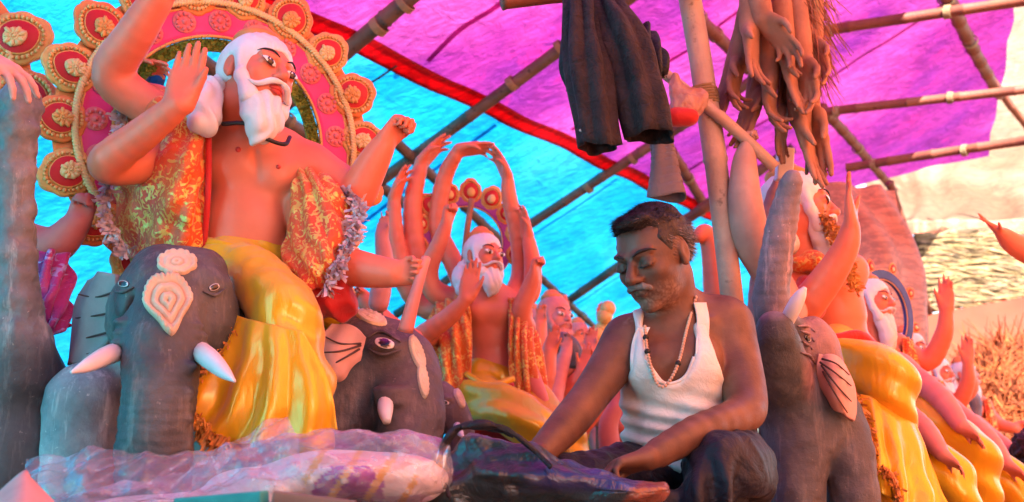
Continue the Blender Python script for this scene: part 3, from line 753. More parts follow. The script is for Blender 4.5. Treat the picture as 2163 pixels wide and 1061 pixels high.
def almond(n=24, w=1.0, h=1.0, point=.5):
    a = np.linspace(0, 2*pi, n, endpoint=False)
    x = np.sin(a)*w; y = np.cos(a)*h
    y = y*(1+point*np.clip(np.cos(a), 0, 1)**6)
    return np.stack([x, y], 1)
def medallion(parent, O, ax, ay, az, R, beads=True, seed=0, detail=2):
    """scalloped orange plate with a bead border, red inset and gold boss; ay points outwards"""
    rnd = random.Random(seed*7+int(R*1e4)); R = R*rnd.uniform(.93, 1.05); tw_ = rnd.uniform(-.12, .12); ax, ay = ax*cos(tw_)+ay*sin(tw_), ay*cos(tw_)-ax*sin(tw_)
    nS = 60; a = np.linspace(0, 2*pi, nS, endpoint=False)
    rr = 1+.07*np.abs(np.sin(a*4.5)); pl = np.stack([np.sin(a)*rr*.92, np.cos(a)*rr*(1+.14*np.clip(np.cos(a), 0, 1)**8)], 1)*R
    mb = MB(); mb.prism(pl, O, ax, ay, az, R*.22); md = obj('medallion', mb.mesh('medallion', M['gold' if seed % 2 else 'orange']), parent)
    o2 = O+az*R*.225
    mb = MB(); mb.prism(almond(28, .62*R, .66*R, .10), o2, ax, ay, az, R*.09); obj('red_inset', mb.mesh('red_inset', M['red']), md)
    mb = MB(); mb.prism(almond(20, .34*R, .38*R, .12), o2+az*R*.09-ay*R*.1, ax, ay, az, R*.10)
    if detail > 1:
        for k in range(9):
            t = 2*pi*k/9+rnd.uniform(-.12, .12); rr_ = rnd.uniform(.85, 1.15); u_ = sin(t)*ax+cos(t)*ay
            mb.ball(o2+az*R*.17-ay*R*.1+R*.24*rr_*u_, V(.10, .17*rr_, .09)*R, np.stack([np.cross(u_, az), u_, az], 1), 6, 5)
            mb.ball(o2+az*R*.22-ay*R*.1+R*.11*(sin(t+.3)*ax+cos(t+.3)*ay), R*.055, nu=6, nv=4)
        mb.ball(o2+az*R*.22-ay*R*.1, V(.07, .08, .08)*R, np.stack([ax, ay, az], 1))
    obj('gold_boss', mb.mesh('gold_boss', M['gold' if seed % 2 == 0 else 'pale_gold']), md)
    if beads:
        mb = MB(); nb = 30
        for k in range(nb):
            t = 2*pi*k/nb; ro = 1+.08*max(0, cos(t))**8
            mb.ball(o2+R*.80*ro*(sin(t)*ax*.93+cos(t)*ay)+az*R*.03, V(.085, .085, .09)*R*rnd.uniform(.7, 1.2), nu=6, nv=5)
        obj('bead_border', mb.mesh('bead_border', M['bead_gold']), md)
        if detail > 1:
            mb = MB(); mb.tube([o2+R*.63*(1+.1*max(0, cos(t))**8)*(sin(t)*ax*.95+cos(t)*ay)+az*R*.03 for t in np.linspace(0, 2*pi, 29)], R*.055, 6, 0, cap=False)
            obj('inset_rim', mb.mesh('inset_rim', M['gold']), md)
    return md
def ring_band(parent, name, C, ax, ay, az, r0, r1, a0, a1, t, m, n=90, sides=1, noise_amp=0):
    A = np.linspace(a0, a1, n); prof = [(r0, 0), (r0, t*.8), (r0+(r1-r0)*.12, t), (r1-(r1-r0)*.12, t), (r1, t*.8), (r1, 0)]
    v = np.array([C+r*(sin(a)*ax+cos(a)*ay)+z*az for a in A for (r, z) in prof]); k = len(prof); f = []
    for i in range(n-1):
        for j in range(k): f.append((i*k+j, i*k+(j+1) % k, (i+1)*k+(j+1) % k, (i+1)*k+j))
    f += [tuple(range(k)), tuple((n-1)*k+j for j in range(k))[::-1]]
    return obj(name, make_mesh(name, v, f, M[m], smooth=False), parent)
def arch(root, C, yaw, R, a0, a1, medR, step, start, detail=2, green=True, beads=True, ring='pink', off=.045, tilt=0):
    """horseshoe halo standing behind a statue: ring band, bead rope, tufted inner garland and outer medallions"""
    ax = V(cos(yaw), sin(yaw), 0); az = V(sin(yaw), -cos(yaw), 0); ay = UZ
    ring_band(root, 'halo_ring', C, ax, ay, az, R*.77, R, a0, a1, .022, ring)
    if detail > 1: ring_band(root, 'scalloped_band', C-az*.004, ax, ay, az, R*.99, R*1.16, a0, a1, .012, 'orange')
    for r, nm in ((R*.765, 'inner_rim'), (R*.985, 'outer_rim')):
        mb = MB(); mb.tube([C+az*.020+r*(sin(a)*ax+cos(a)*ay) for a in np.linspace(a0, a1, 90)], R*.012, 6, 0); obj(nm, mb.mesh(nm, M['gold']), root)
    if detail > 1:
        mb = MB(); n = int(2*pi*R*(a1-a0)/(2*pi)/(R*.022))
        for k in range(n):
            a = a0+(a1-a0)*k/n; tl = frame(0, 0, a+.6)
            mb.ball(C+az*.034+R*1.02*(sin(a)*ax+cos(a)*ay), V(.0075, .0075, .0125)*R/.42, np.stack([ax*cos(a+.6)-ay*sin(a+.6), az, ax*sin(a+.6)+ay*cos(a+.6)], 1), 6, 5)
        tag(obj('bead_rope', mb.mesh('bead_rope', M['pale_gold']), root), kind='stuff')
    if green:
        rnd = random.Random(5); mb = MB()
        ring_band(root, 'garland_backing', C, ax, ay, az, R*.66, R*.755, a0, a1, .012, 'green')
        for k in range(2600):
            a = rnd.uniform(a0, a1); r = R*rnd.uniform(.65, .755); p = C+az*.012+r*(sin(a)*ax+cos(a)*ay)
            d = unit(az+.9*V(rnd.gauss(0, .5), rnd.gauss(0, .3), rnd.gauss(0, .5))); s1 = unit(np.cross(d, V(rnd.gauss(0, 1), rnd.gauss(0, 1), rnd.gauss(0, 1))))
            ll = rnd.uniform(.012, .028); mb.raw([p-s1*.003, p+s1*.003, p+d*ll], [(0, 1, 2)])
        tag(obj('garland_tufts', mb.mesh('garland_tufts', M['green'], smooth=False), root), kind='stuff')
    if detail > 1:
        for k, a in enumerate(np.arange(a0+.15, a1, .30)):
            p = C+az*.022+R*.885*(sin(a)*ax+cos(a)*ay); mb = MB()
            mb.prism(almond(18, .036*R/.42, .036*R/.42, 0), p, ax, ay, az, .004)
            for j in range(10): mb.ball(p+az*.004+R*.058*(sin(j*.628)*ax+cos(j*.628)*ay), V(.018, .018, .018)*R, nu=6, nv=4)
            mb.ball(p+az*.002, R*.026, nu=6, nv=4)
            obj('rosette', mb.mesh('rosette', M['rosette']), root)
    for a in (a0, a1):
        p = C+R*.9*(sin(a)*ax+cos(a)*ay)-az*.012; mb = MB(); mb.tube([p, V(p[0], p[1], p[2]*.5), V(p[0], p[1], 0)], .014, 8, 3); obj('stake', mb.mesh('stake', M['bamboo_dark']), root)
    a = start; k = 0
    while a < a1+.05:
        u = sin(a)*ax+cos(a)*ay; medallion(root, C+az*.012+(R+off)*u, np.cross(u, az), u, az, medR, beads, k+1, detail); a += step; k += 1

def px_ell(px, py, Y, rx, ry, rz, M_=None):      # ellipsoid in pixels: rx across, ry in depth, rz up
    return ell(Q(px, py, Y), V(S(rx, Y), S(ry, Y), S(rz, Y)), M_)
def px_chain(s, pts, k=.02, sub=4):
    s.chain([Q(p[0], p[1], p[2]) for p in pts], [S(p[3], p[2]) for p in pts], k, sub)
def paint_spots(v, base, spots):
    c = np.tile(np.array(base, float), (len(v), 1))
    for (p, r, cc, soft) in spots:
        d = np.linalg.norm(v-p, axis=1); t = np.clip((r-d)/(r*soft), 0, 1)[:, None]; c = c*(1-t)+np.array(cc)*t
    return c
def proj(P):
    P = np.atleast_2d(P)-V(0, 0, CAMZ); y = P[:, 1]*cp+P[:, 2]*sp_; z = -P[:, 1]*sp_+P[:, 2]*cp
    return CX+F*P[:, 0]/y, CY-F*z/y, y
class Surf:
    """nearest visible point of a sculpted surface along a pixel ray, to seat reliefs and eyes on it"""
    def __init__(s, v, q):
        s.v = v; s.n = vnormals(v, q); s.x, s.y, s.d = proj(v)
        f = (s.n*(v-V(0, 0, CAMZ))).sum(1) < 0; s.id = np.where(f)[0]
    def at(s, px, py, rad_=7):
        D2 = (s.x[s.id]-px)**2+(s.y[s.id]-py)**2
        c = np.where(D2 < rad_**2)[0]
        if not len(c): c = np.argsort(D2)[:6]
        else: c = c[s.d[s.id][c] < s.d[s.id][c].min()+.02]
        c = s.id[c]; w = 1/(((s.x[c]-px)**2+(s.y[c]-py)**2)+4.); w = w/w.sum()
        Y = (s.v[c]*w[:, None]).sum(0)[1]
        return Q(px, py, Y), unit((s.n[c]*w[:, None]).sum(0))
def relief(sf, cx, cy, rx, ry, rot, prof, name, m, parent, height=.006, shape=None, colf=None, nr=9, na=40, sink=.004, smooth=True):
    """a low relief that follows the surface: polar patch round pixel (cx, cy)"""
    vs, cs = [], []; c0, n0 = sf.at(cx, cy)
    for i in range(nr+1):
        r = i/nr
        for k in range(na):
            a = 2*pi*k/na; R_ = (shape(a) if shape else 1.0)*r
            x = R_*rx*sin(a); y = -R_*ry*cos(a)
            p, n = sf.at(cx+x*cos(rot)-y*sin(rot), cy+x*sin(rot)+y*cos(rot))
            n = unit(n+.5*n0); hgt = height*prof(r, a) if i < nr else -sink
            vs.append(p+n*hgt); cs.append(colf(r, a) if colf else (1, 1, 1))
    i = np.arange((nr+1)*na).reshape(nr+1, na); j = np.roll(i, -1, 1)
    q = np.stack([i[:-1], i[1:], j[1:], j[:-1]], -1).reshape(-1, 4)[:, ::-1]
    return obj(name, make_mesh(name, np.array(vs), q.copy(), M[m], np.array(cs), smooth), parent)
def painted_eye(sf, cx, cy, rx, ry, rot, parent, iris=.5, look=0, h=.005):
    def cf(r, a):
        x = r*sin(a)-look; y = r*cos(a)*ry/rx
        if r > .80: return (.015, .012, .012)
        return (.012, .01, .01) if math.hypot(x, y) < iris*.8 else (.85, .83, .8)
    return relief(sf, cx, cy, rx, ry, rot, lambda r, a: 1-.7*r*r, 'eye', 'eye', parent, h, lambda a: 1-.25*abs(cos(a))**2 if abs(sin(a)) < .8 else 1.0, cf, 8, 28)

def white_hair(hd, root, beard=.9, knot=True, lobes=True, h=.006, bm='white_hair', side=-1):
    H = hd.H; s = Sculpt()
    s.add(hd.e((0, -.07, .14), (.355, .44, .385)), .0)
    for q in (-1, 1):
        s.add(hd.k((q*.295, .10, .12), (q*.275, .16, -.16), .06, .065), .06*H); s.add(hd.k((q*.275, .16, -.16), (q*.19, .25, -.38), .065, .10), .06*H)
    s.cut(hd.e((0, .50, -.04), (.25, .36, .27)), .02*H)
    for q in (-1, 1): s.cut(hd.e((q*.36, -.03, -.03), (.09, .095, .15)), .02*H)
    s.cut(hd.e((0, -.2, -.38), (.5, .33, .3)), .04*H)
    v, q_ = s.mesh(h); n = vnormals(v, q_); l = hd.loc(v)
    v = v+n*(.004*H*np.sin(l[:, 0]*60+6*noise(l, 5)))[:, None]
    obj('hair', make_mesh('hair', v, q_, M[bm]), root)
    s = Sculpt(); bl = beard
    s.add(hd.e((0, .20, -.38), (.20, .19, .13)), 0)
    s.chain([hd.p(0, .26, -.42), hd.p(0, .29, -.42-.22*bl), hd.p(0, .27, -.42-.40*bl), hd.p(.0, .23, -.42-bl*.56)], np.array([.165, .165, .135, .06])*H, .08*H)
    for q in (-1, 1): s.add(hd.k((q*.21, .19, -.26), (q*.12, .26, -.50), .07, .13), .05*H)
    s.cut(hd.e((0, .46, -.245), (.10, .12, .045)), .02*H)
    v, q_ = s.mesh(h); n = vnormals(v, q_); l = hd.loc(v)
    v = v+n*((.014*H)*np.sin(l[:, 0]*48+5*noise(l, 4, 3)+l[:, 2]*6))[:, None]
    obj('beard', make_mesh('beard', v, q_, M[bm]), root)
    s = Sculpt()
    for q in (-1, 1): s.chain([hd.p(q*.012, .455, -.185), hd.p(q*.10, .43, -.205), hd.p(q*.19, .34, -.26), hd.p(q*.27, .27, -.235)], np.array([.022, .030, .024, .010])*H, .01*H)
    v, q_ = s.mesh(h*.7); obj('moustache', make_mesh('moustache', v, q_, M[bm]), root)
    if knot:
        s = Sculpt(); s.add(hd.e((0, -.12, .47), (.25, .29, .13)), 0); s.add(hd.e((0, -.14, .58), (.16, .18, .1)), .05*H)
        v, q_ = s.mesh(h); obj('crown_cap', make_mesh('crown_cap', v, q_, M['orange']), root)
    if lobes:
        for sd_ in (-1, 1):
            s = Sculpt(); s.chain([hd.p(sd_*.24, -.30, -.10), hd.p(sd_*.34, -.26, -.38), hd.p(sd_*.36, -.16, -.66)], np.array([.10, .17, .15])*H, .05*H)
            v, q_ = s.mesh(h); l = hd.loc(v); n = vnormals(v, q_); v = v+n*(.016*H*np.sin(l[:, 0]*30+l[:, 2]*9+4*noise(l, 4)))[:, None]
            obj('hair_lock', make_mesh('hair_lock', v, q_, M[bm]), root)

def idol_body(root, torso, arms, hd, h=.0045, skin='skin', spots=(), tint=(1, 1, 1), name='body', cuts=()):
    s = Sculpt()
    for i, (prim, k) in enumerate(torso): s.add(prim, k)
    for prim, k in cuts: s.cut(prim, k)
    for a in arms:
        px_chain(s, a['pts'], a.get('k', .03))
        if 'hand' in a:
            hn = a['hand']; w = Q(*a['pts'][-1][:3])
            hand(s, w, hn['d'], hn['n'], hn['L'], hn.get('side', 1), wr=S(a['pts'][-1][3], a['pts'][-1][2]), **hn['pose'])
    if hd is not None: hd.sculpt(s, lips=True)
    v, q = s.mesh(h)
    c = paint_spots(v, tint, spots)
    o = obj(name, make_mesh(name, v, q, M[skin], c), root)
    return o, v, q

# ================================================================== the large statue with the pink halo
def statue_one():
    Y = 2.8
    root = empty('deity_statue', Q(525, 600, Y), 'large coral painted many armed deity statue with white beard before the pink halo', 'statue', 'deity statues riding elephants')
    hd = Head(Q(541, 168, 2.70), S(214, 2.7), rad(52), rad(4), rad(15))
    tor = [(px_ell(525, 590, Y, 110, 85, 80), 0), (px_ell(524, 490, Y, 98, 78, 95), .05), (px_ell(528, 365, Y, 112, 80, 95), .06),
           (px_ell(490, 350, Y-.06, 62, 40, 46), .025), (px_ell(585, 372, Y-.055, 52, 40, 46), .025),
           (cone(Q(425, 292, Y), Q(655, 352, Y), S(48, Y), S(44, Y)), .05), (px_ell(470, 275, Y, 60, 55, 45), .04),
           (px_ell(515, 470, Y-.055, 78, 35, 75), .04),
           (cone(Q(535, 320, Y), hd.p(0, -.10, -.25), S(58, Y), S(50, Y)), .05), (cone(Q(600, 320, Y+.02), Q(690, 392, Y), S(46, Y), S(44, Y)), .04)]
    up, fc = V(0, 0, 1), V(0, -1, 0)
    arms = [
        dict(pts=[(425, 285, Y, 46), (330, 235, 2.76, 42), (240, 162, 2.72, 44), (288, 70, 2.66, 40), (345, -20, 2.62, 30)], hand=dict(d=V(.35, -.1, 1), n=fc, L=S(150, 2.62), side=1, pose=RELAX)),
        dict(pts=[(420, 300, Y-.02, 46), (300, 345, 2.68, 42), (226, 345, 2.60, 39), (300, 285, 2.55, 35), (378, 222, 2.50, 27)], hand=dict(d=V(.17, .05, 1), n=V(.1, -1, .05), L=S(152, 2.5), side=1, pose=dict(curl=(.03, .03, .04, .06), thumb=(.40, .10), spread=-.02, thin=1.12, pw=1.12))),
        dict(pts=[(655, 350, Y, 44), (715, 390, Y-.02, 44), (748, 415, 2.74, 40), (785, 350, 2.72, 33), (815, 298, 2.70, 22)], hand=dict(d=V(.45, -.1, .6), n=V(.8, -.5, -.2), L=S(118, 2.7), side=1, pose=FIST)),
        dict(pts=[(640, 400, Y, 44), (660, 500, 2.72, 44), (700, 550, 2.66, 42), (770, 570, 2.62, 36), (832, 578, 2.58, 28)], hand=dict(d=V(1, -.15, -.02), n=V(-.15, -1, .15), L=S(112, 2.58), side=-1, pose=dict(curl=(1.15, 1.2, 1.2, 1.25), thumb=(.7, .9), spread=.02))),
        dict(pts=[(425, 285, Y+.10, 40), (350, 225, 3.0, 40), (255, 200, 3.0, 36), (268, 160, 2.98, 26), (285, 140, 2.96, 20)], hand=dict(d=V(1, 0, -.05), n=V(0, -.5, -.8), L=S(95, 2.96), side=-1, pose=RELAX)),
    ]
    spots = [(Q(503, 316, 2.66), .022, (.92, .45, .5), .8), (Q(588, 352, 2.66), .020, (.92, .45, .5), .8), (Q(549, 475, 2.66), .016, (.25, .10, .08), .7)]
    yc = Y-S(80, Y)-.01
    crease = lambda pts, r: [(cone(Q(*a), Q(*b), S(r, Y), S(r, Y)), .016) for a, b in zip(pts, pts[1:])]
    cuts = crease([(445, 388, yc), (490, 397, yc-.006), (530, 384, yc-.004)], 5)+crease([(548, 390, yc-.004), (590, 408, yc-.002), (622, 398, yc+.012)], 5)+crease([(538, 320, yc+.012), (541, 384, yc)], 4)+[(ell(Q(549, 476, Y-.155), V(.009, .022, .010)), .012)]+crease([(470, 545, yc+.004), (525, 552, yc-.004), (575, 540, yc+.008)], 4)
    b, v, q = idol_body(root, tor, arms, hd, .0045, spots=spots, cuts=cuts)
    sf = Surf(v, q)
    for (x, y, r) in ((503, 316, 7), (588, 353, 6)):
        relief(sf, x, y, r, r, 0, lambda r_, a: 1-r_*r_, 'nipple', 'lip', root, .006, nr=4, na=14)
    hd.eyes_paint(root, .040, .088); hd.brows(root)
    mb = MB(); mb.tube([hd.p(-.08, .385, -.246), hd.p(0, .41, -.238), hd.p(.08, .385, -.246)], np.array([.012, .028, .012])*hd.H, 8, 4); mb.tube([hd.p(-.06, .385, -.268), hd.p(0, .405, -.278), hd.p(.06, .385, -.268)], np.array([.012, .026, .012])*hd.H, 8, 4)
    obj('lips', mb.mesh('lips', M['lip']), root)
    white_hair(hd, root, .62, h=.005)
    # beaded black cord round the neck
    mb = MB(); mb.tube([Q(470, 262, 2.62), Q(520, 262, 2.60), Q(556, 290, 2.60), Q(600, 305, 2.63), Q(612, 290, 2.68)], .006, 6, 5); obj('neck_cord', mb.mesh('neck_cord', M['black_paint']), root)

    # shawl over both shoulders, gold on red orange
    def pl(fr, amp, tw, seed):
        def f(u, v, B):
            return amp*.55*np.sin((u*1.0+v*tw)*fr*2*pi+3.5*noise(B, 6, seed))+amp*1.6*(1-np.abs(noise(B*V(1, 1, .8), 11, seed+1))-.6)+amp*.4*noise(B, 26, seed+2)
        return f
    def shawl(rows, name, fr, amp, tw, seed, m='brocade', th=.006):
        v, q, uv = sheet([[Q(*p) for p in r] for r in rows], 60, 60, pl(fr, amp, tw, seed))
        return obj(name, make_mesh(name, v, q, M[m], uv=uv), root, mods=[solid(th)])
    shawl([[(275, 186, 2.92), (310, 194, 2.85), (360, 204, 2.79), (410, 214, 2.76), (442, 222, 2.77)],
           [(268, 205, 2.84), (300, 212, 2.74), (350, 220, 2.66), (405, 232, 2.64), (438, 238, 2.66)],
           [(250, 300, 2.84), (290, 305, 2.72), (350, 315, 2.64), (405, 320, 2.62), (440, 325, 2.68)],
           [(236, 390, 2.84), (285, 400, 2.72), (345, 410, 2.63), (400, 415, 2.62), (437, 420, 2.69)],
           [(245, 480, 2.84), (290, 480, 2.74), (345, 480, 2.66), (400, 480, 2.64), (433, 480, 2.70)],
           [(262, 545, 2.84), (300, 545, 2.76), (345, 545, 2.70), (395, 545, 2.68), (428, 540, 2.72)]], 'shawl', 3.2, .012, .9, 3)
    shawl([[(630, 344, 2.82), (655, 347, 2.79), (697, 360, 2.81), (738, 388, 2.86)],
           [(622, 372, 2.70), (650, 375, 2.67), (690, 382, 2.67), (735, 402, 2.74)],
           [(610, 430, 2.68), (650, 440, 2.63), (700, 440, 2.62), (748, 440, 2.70)],
           [(598, 500, 2.68), (645, 510, 2.60), (695, 505, 2.57), (738, 500, 2.66)],
           [(592, 560, 2.68), (635, 570, 2.60), (680, 565, 2.56), (722, 556, 2.62)],
           [(600, 615, 2.70), (630, 620, 2.62), (665, 612, 2.58), (700, 600, 2.62)]], 'shawl', 3.5, .012, -1.1, 8)
    # red border along the opening
    mb = MB(); mb.tube([Q(438, 240, 2.645), Q(441, 330, 2.66), Q(438, 430, 2.67), Q(430, 530, 2.70)], S(7, 2.66), 8, 8); obj('shawl_border', mb.mesh('shawl_border', M['red_cloth']), root)
    fringe('tinsel_trim', [Q(275, 190, 2.80), Q(262, 260, 2.78), Q(240, 370, 2.77), Q(225, 450, 2.76), Q(265, 530, 2.76)], root, V(-.3, -.5, -.3), .028, 'silver', 420, 1, r=.004, cord=.007)
    fringe('tinsel_trim', [Q(725, 395, 2.70), Q(752, 440, 2.66), Q(740, 500, 2.62), Q(715, 555, 2.57), Q(690, 610, 2.57)], root, V(.3, -.5, -.3), .03, 'silver', 420, 2, r=.004, cord=.008)
    # yellow satin dhoti: thigh, knee and shin, then the pleated fall
    s = Sculpt(); px_chain(s, [(470, 560, 2.72, 58), (540, 590, 2.60, 66), (594, 655, 2.48, 68), (625, 760, 2.47, 68), (638, 890, 2.50, 62), (635, 1010, 2.52, 56)], .03)
    px_chain(s, [(530, 565, 2.80, 95), (590, 590, 2.82, 80), (700, 640, 2.86, 60)], .04)
    v, q = s.mesh(.006); n = vnormals(v, q)
    a = (v-Q(612, 650, 2.48)); v = v+n*(.010*np.sin(a[:, 2]*42+a[:, 0]*28+2.2*noise(v, 8, 2))*np.clip(.4+noise(v, 3.5, 5), 0, 1)+.004*noise(v, 22, 4)+.022*(crumple(v*V(1, 1, .7), 9, 6, 4)-.5))[:, None]
    obj('dhoti', make_mesh('dhoti', v, q, M['yellow']), root)
    v, q, uv = sheet([[Q(*p) for p in r] for r in (
        [(500, 668, 2.46), (540, 678, 2.40), (590, 690, 2.375), (640, 700, 2.375)],
        [(468, 745, 2.43), (530, 770, 2.37), (600, 780, 2.345), (678, 770, 2.385)],
        [(430, 800, 2.41), (510, 850, 2.36), (600, 860, 2.335), (700, 840, 2.385)],
        [(392, 852, 2.40), (480, 932, 2.36), (590, 930, 2.34), (706, 905, 2.40)])], 90, 60,
        lambda u, v, B: (.002+.012*v)*np.sin(u*3.4*2*pi+3.0*noise(B, 4, 1))+.05*(crumple(B.reshape(-1, 3)*V(1.5, 1, .35), 8, 6, 4)-.5).reshape(u.shape)*(.3+v)+.004*noise(B, 20, 3))
    obj('pleats', make_mesh('pleats', v, q, M['yellow'], uv=uv), root, mods=[solid(.004)])
    fringe('gold_fringe', [Q(505, 672, 2.45), Q(466, 748, 2.42), Q(428, 803, 2.40), Q(392, 856, 2.38)], root, V(-.5, -.5, -.5), .022, 'gold_fringe', 380, 3, cord=.007, r=.003)
    fringe('gold_fringe', [Q(392, 856, 2.38), Q(430, 898, 2.36), Q(482, 938, 2.34)], root, V(-.2, -.5, -.8), .03, 'gold_fringe', 380, 4, cord=.008, r=.003)
    mb = MB(); mb.tube([Q(432, 512, 2.72), Q(480, 524, 2.66), Q(530, 545, 2.66), Q(580, 588, 2.67)], [.016, .018, .018, .012], 8, 6); obj('waistband', mb.mesh('waistband', M['yellow']), root)
    mb = MB(); mb.tube([Q(435, 524, 2.71), Q(490, 540, 2.645), Q(540, 562, 2.645), Q(590, 602, 2.655)], [.006, .007, .007, .006], 8, 6); obj('red_sash', mb.mesh('red_sash', M['red_cloth']), root)
    # red cloth bunched on the far knee
    s = Sculpt(); s.add(px_ell(690, 640, 2.66, 72, 60, 44), 0); s.add(px_ell(650, 610, 2.64, 40, 40, 34), .03); s.add(px_ell(735, 655, 2.66, 26, 26, 30), .02); s.add(px_ell(705, 600, 2.64, 40, 34, 26), .02)
    v, q = s.mesh(.005); v = folds(v, q, .006, 90, V(1, 0, .5), 3, 2.5); v = v+vnormals(v, q)*(.03*(crumple(v, 14, 6, 2)-.5))[:, None]
    obj('red_drape', make_mesh('red_drape', v, q, M['red_cloth']), root)
    # the foot side of the seat: cushion hidden under him, resting on the elephants
    s = Sculpt(); s.add(px_ell(560, 700, 2.95, 170, 110, 70), 0); v, q = s.mesh(.01); obj('saddle_cushion', make_mesh('saddle_cushion', v, q, M['red_cloth']), root)
    return root
statue_one()
hr = empty('halo', Q(464, 520, 3.07), 'pink halo arch with bead rope, green garland and red centred medallions behind large statue', 'halo', 'halo arches behind statues')
arch(hr, Q(466, 292, 3.06), rad(30), .405, rad(-150), rad(152), .074, rad(19.5), rad(-150))
# plain rod at the lower fist, standing in for a forearm behind it
mb = MB(); mb.tube([Q(900, 545, 2.56), Q(888, 585, 2.545), Q(872, 640, 2.545), Q(856, 700, 2.56)], [.012, .013, .016, .020], 12, 5)
obj('rod', mb.mesh('rod', M['skin_pink']), label='pinkish clay rod standing in for a forearm below the fist beside the pink halo', cat='rod')

# ================================================================== elephants
def tusk(parent, pts, rs, name='tusk'):
    mb = MB(); mb.tube(pts, rs, 12, 6); return obj(name, mb.mesh(name, M['tusk']), parent)
def ear(parent, rows, m, veins, light=(1, 1, 1), th=.012, vein_m='vein', amp=.006):
    v, q, uv = sheet([[Q(*p) for p in r] for r in rows], 30, 30, lambda u, v, B: amp*np.sin(u*7+v*3))
    e = obj('ear', make_mesh('ear', v, q, M[m], np.tile(light, (len(v), 1)), uv=uv), parent, mods=[solid(th)])
    for pts in veins:
        mb = MB(); mb.tube([Q(*p) for p in pts], np.linspace(.0032, .0018, len(pts)), 5, 5); obj('ear_vein', mb.mesh('ear_vein', M[vein_m]), e)
    return e
def elephant_one():
    root = empty('elephant_statue', V(*(Q(330, 1000, 2.6)[:2]), 0), 'dark elephant statue facing out with cream forehead ornaments and two white tusks', 'statue', 'elephant statues carrying the deities')
    s = Sculpt()
    s.add(px_ell(372, 640, 2.46, 112, 100, 105), 0); s.add(px_ell(378, 582, 2.47, 88, 85, 56), .05)
    s.add(px_ell(266, 672, 2.47, 40, 60, 78), .035); s.add(px_ell(458, 672, 2.44, 40, 60, 84), .035); s.add(px_ell(340, 556, 2.45, 52, 60, 30), .03); s.add(px_ell(420, 560, 2.45, 50, 60, 30), .03)
    s.add(px_ell(300, 600, 2.41, 34, 30, 26), .04); s.add(px_ell(440, 598, 2.40, 34, 30, 26), .04)     # brows
    px_chain(s, [(358, 640, 2.40, 88), (345, 730, 2.33, 74), (335, 840, 2.29, 69), (326, 980, 2.29, 71), (318, 1120, 2.29, 70), (312, 1300, 2.30, 60), (300, 1420, 2.22, 46)], .06)
    for (x, y) in ((272, 728), (408, 735)):
        for k in range(3): s.add(px_ell(x+(k*6-6)*(1 if x > 340 else -1), y-44+k*21, 2.335, 36-k*2, 44, 13), .010)
    s.cut(cone(Q(288, 640, 2.33), Q(270, 700, 2.36), S(10, 2.33), S(8, 2.33)), .03); s.cut(cone(Q(440, 650, 2.34), Q(436, 730, 2.36), S(9, 2.33), S(7, 2.33)), .03)
    # wrinkles across the trunk top
    for k in range(9):
        y = 770+k*55; x = 341-k*4
        s.add(cone(Q(x-70, y+10, 2.265), Q(x+68, y+6, 2.265), S(7, 2.27), S(7, 2.27)), .02)
    # neck, shoulders, body, legs
    s.add(px_ell(360, 760, 2.72, 150, 150, 150), .06); s.add(ell(Q(330, 1150, 3.0), V(.36, .5, .40)), .1)
    g = lambda px, Y: V(Q(px, 1000, Y)[0], Y, 0.01)
    for (px, py, Yl, r0) in ((185, 850, 2.56, 86), (455, 900, 2.56, 70)):
        a = Q(px, py, Yl); b = g(px-15, Yl); s.add(cone(a, (a+b)/2, S(r0, Yl), S(r0*.9, Yl)), .05); s.add(cone((a+b)/2, b+UZ*.06, S(r0*.9, Yl), S(r0*1.0, Yl)), .04)
    for dx in (-.22, .22):
        b = V(Q(330, 1000, 3.0)[0]+dx, 3.3, .06); s.add(cone(b+UZ*.7, b, .11, .1), .06)
    v, q = s.mesh(.006)
    x, y, d = proj(v); n = vnormals(v, q); v = v+n*(.0045*fbm(v, 16, 3, 4)+.0009*np.sin(y*.32+2.5*noise(v, 9, 2))*np.clip((y-720)/60, 0, 1)*(v[:, 1] < 2.42))[:, None]; c = np.ones((len(v), 3))
    leg = np.clip((v[:, 1]-2.42)/.06, 0, 1)*np.clip((y-735)/40, 0, 1)*np.clip((300-x)/40, 0, 1)  # left foreleg area painted paler, standing in for cyan light on it
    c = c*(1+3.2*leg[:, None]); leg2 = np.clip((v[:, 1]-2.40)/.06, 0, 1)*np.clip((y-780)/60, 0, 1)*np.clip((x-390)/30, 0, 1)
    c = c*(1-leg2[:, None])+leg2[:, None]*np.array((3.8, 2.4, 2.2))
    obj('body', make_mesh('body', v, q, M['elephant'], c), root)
    sf = Surf(v, q)
    painted_eye(sf, 262, 600, 13, 11, .1, root, .78); painted_eye(sf, 452, 607, 13, 11, -.35, root, .78)
    for pts in ([(240, 615), (262, 618), (284, 608)], [(428, 616), (452, 624), (474, 610)]):
        mb = MB(); mb.tube([sf.at(*p)[0]+sf.at(*p)[1]*.003 for p in pts], [.003, .007, .003], 6, 6, flat=.6); obj('eyelid', mb.mesh('eyelid', M['elephant']), root)
    bead = lambda n: (lambda r, a: .5+.5*abs(sin(r*9.5))+(.35*abs(sin(a*n)) if r > .78 else 0)-.2*r)
    cf = lambda r, a: (1, 1, 1) if abs(sin(r*9.5)) > .35 else (.82, .68, .58)
    relief(sf, 355, 640, 50, 62, -.12, bead(14), 'forehead_ornament', 'cream', root, .017, lambda a: (1.05-.10*max(0, cos(a))**20 if cos(a) > 0 else 1.05-.26*abs(sin(2*a))+.12*abs(cos(a))**8), cf, 18, 90)
    relief(sf, 374, 556, 42, 25, .0, bead(8), 'forehead_ornament', 'cream', root, .010, lambda a: 1+.10*abs(sin(a*4)), cf, 10, 48)
    tusk(root, [Q(262, 738, 2.36), Q(225, 752, 2.27), Q(185, 772, 2.20), Q(150, 787, 2.16)], [.022, .021, .015, .003])
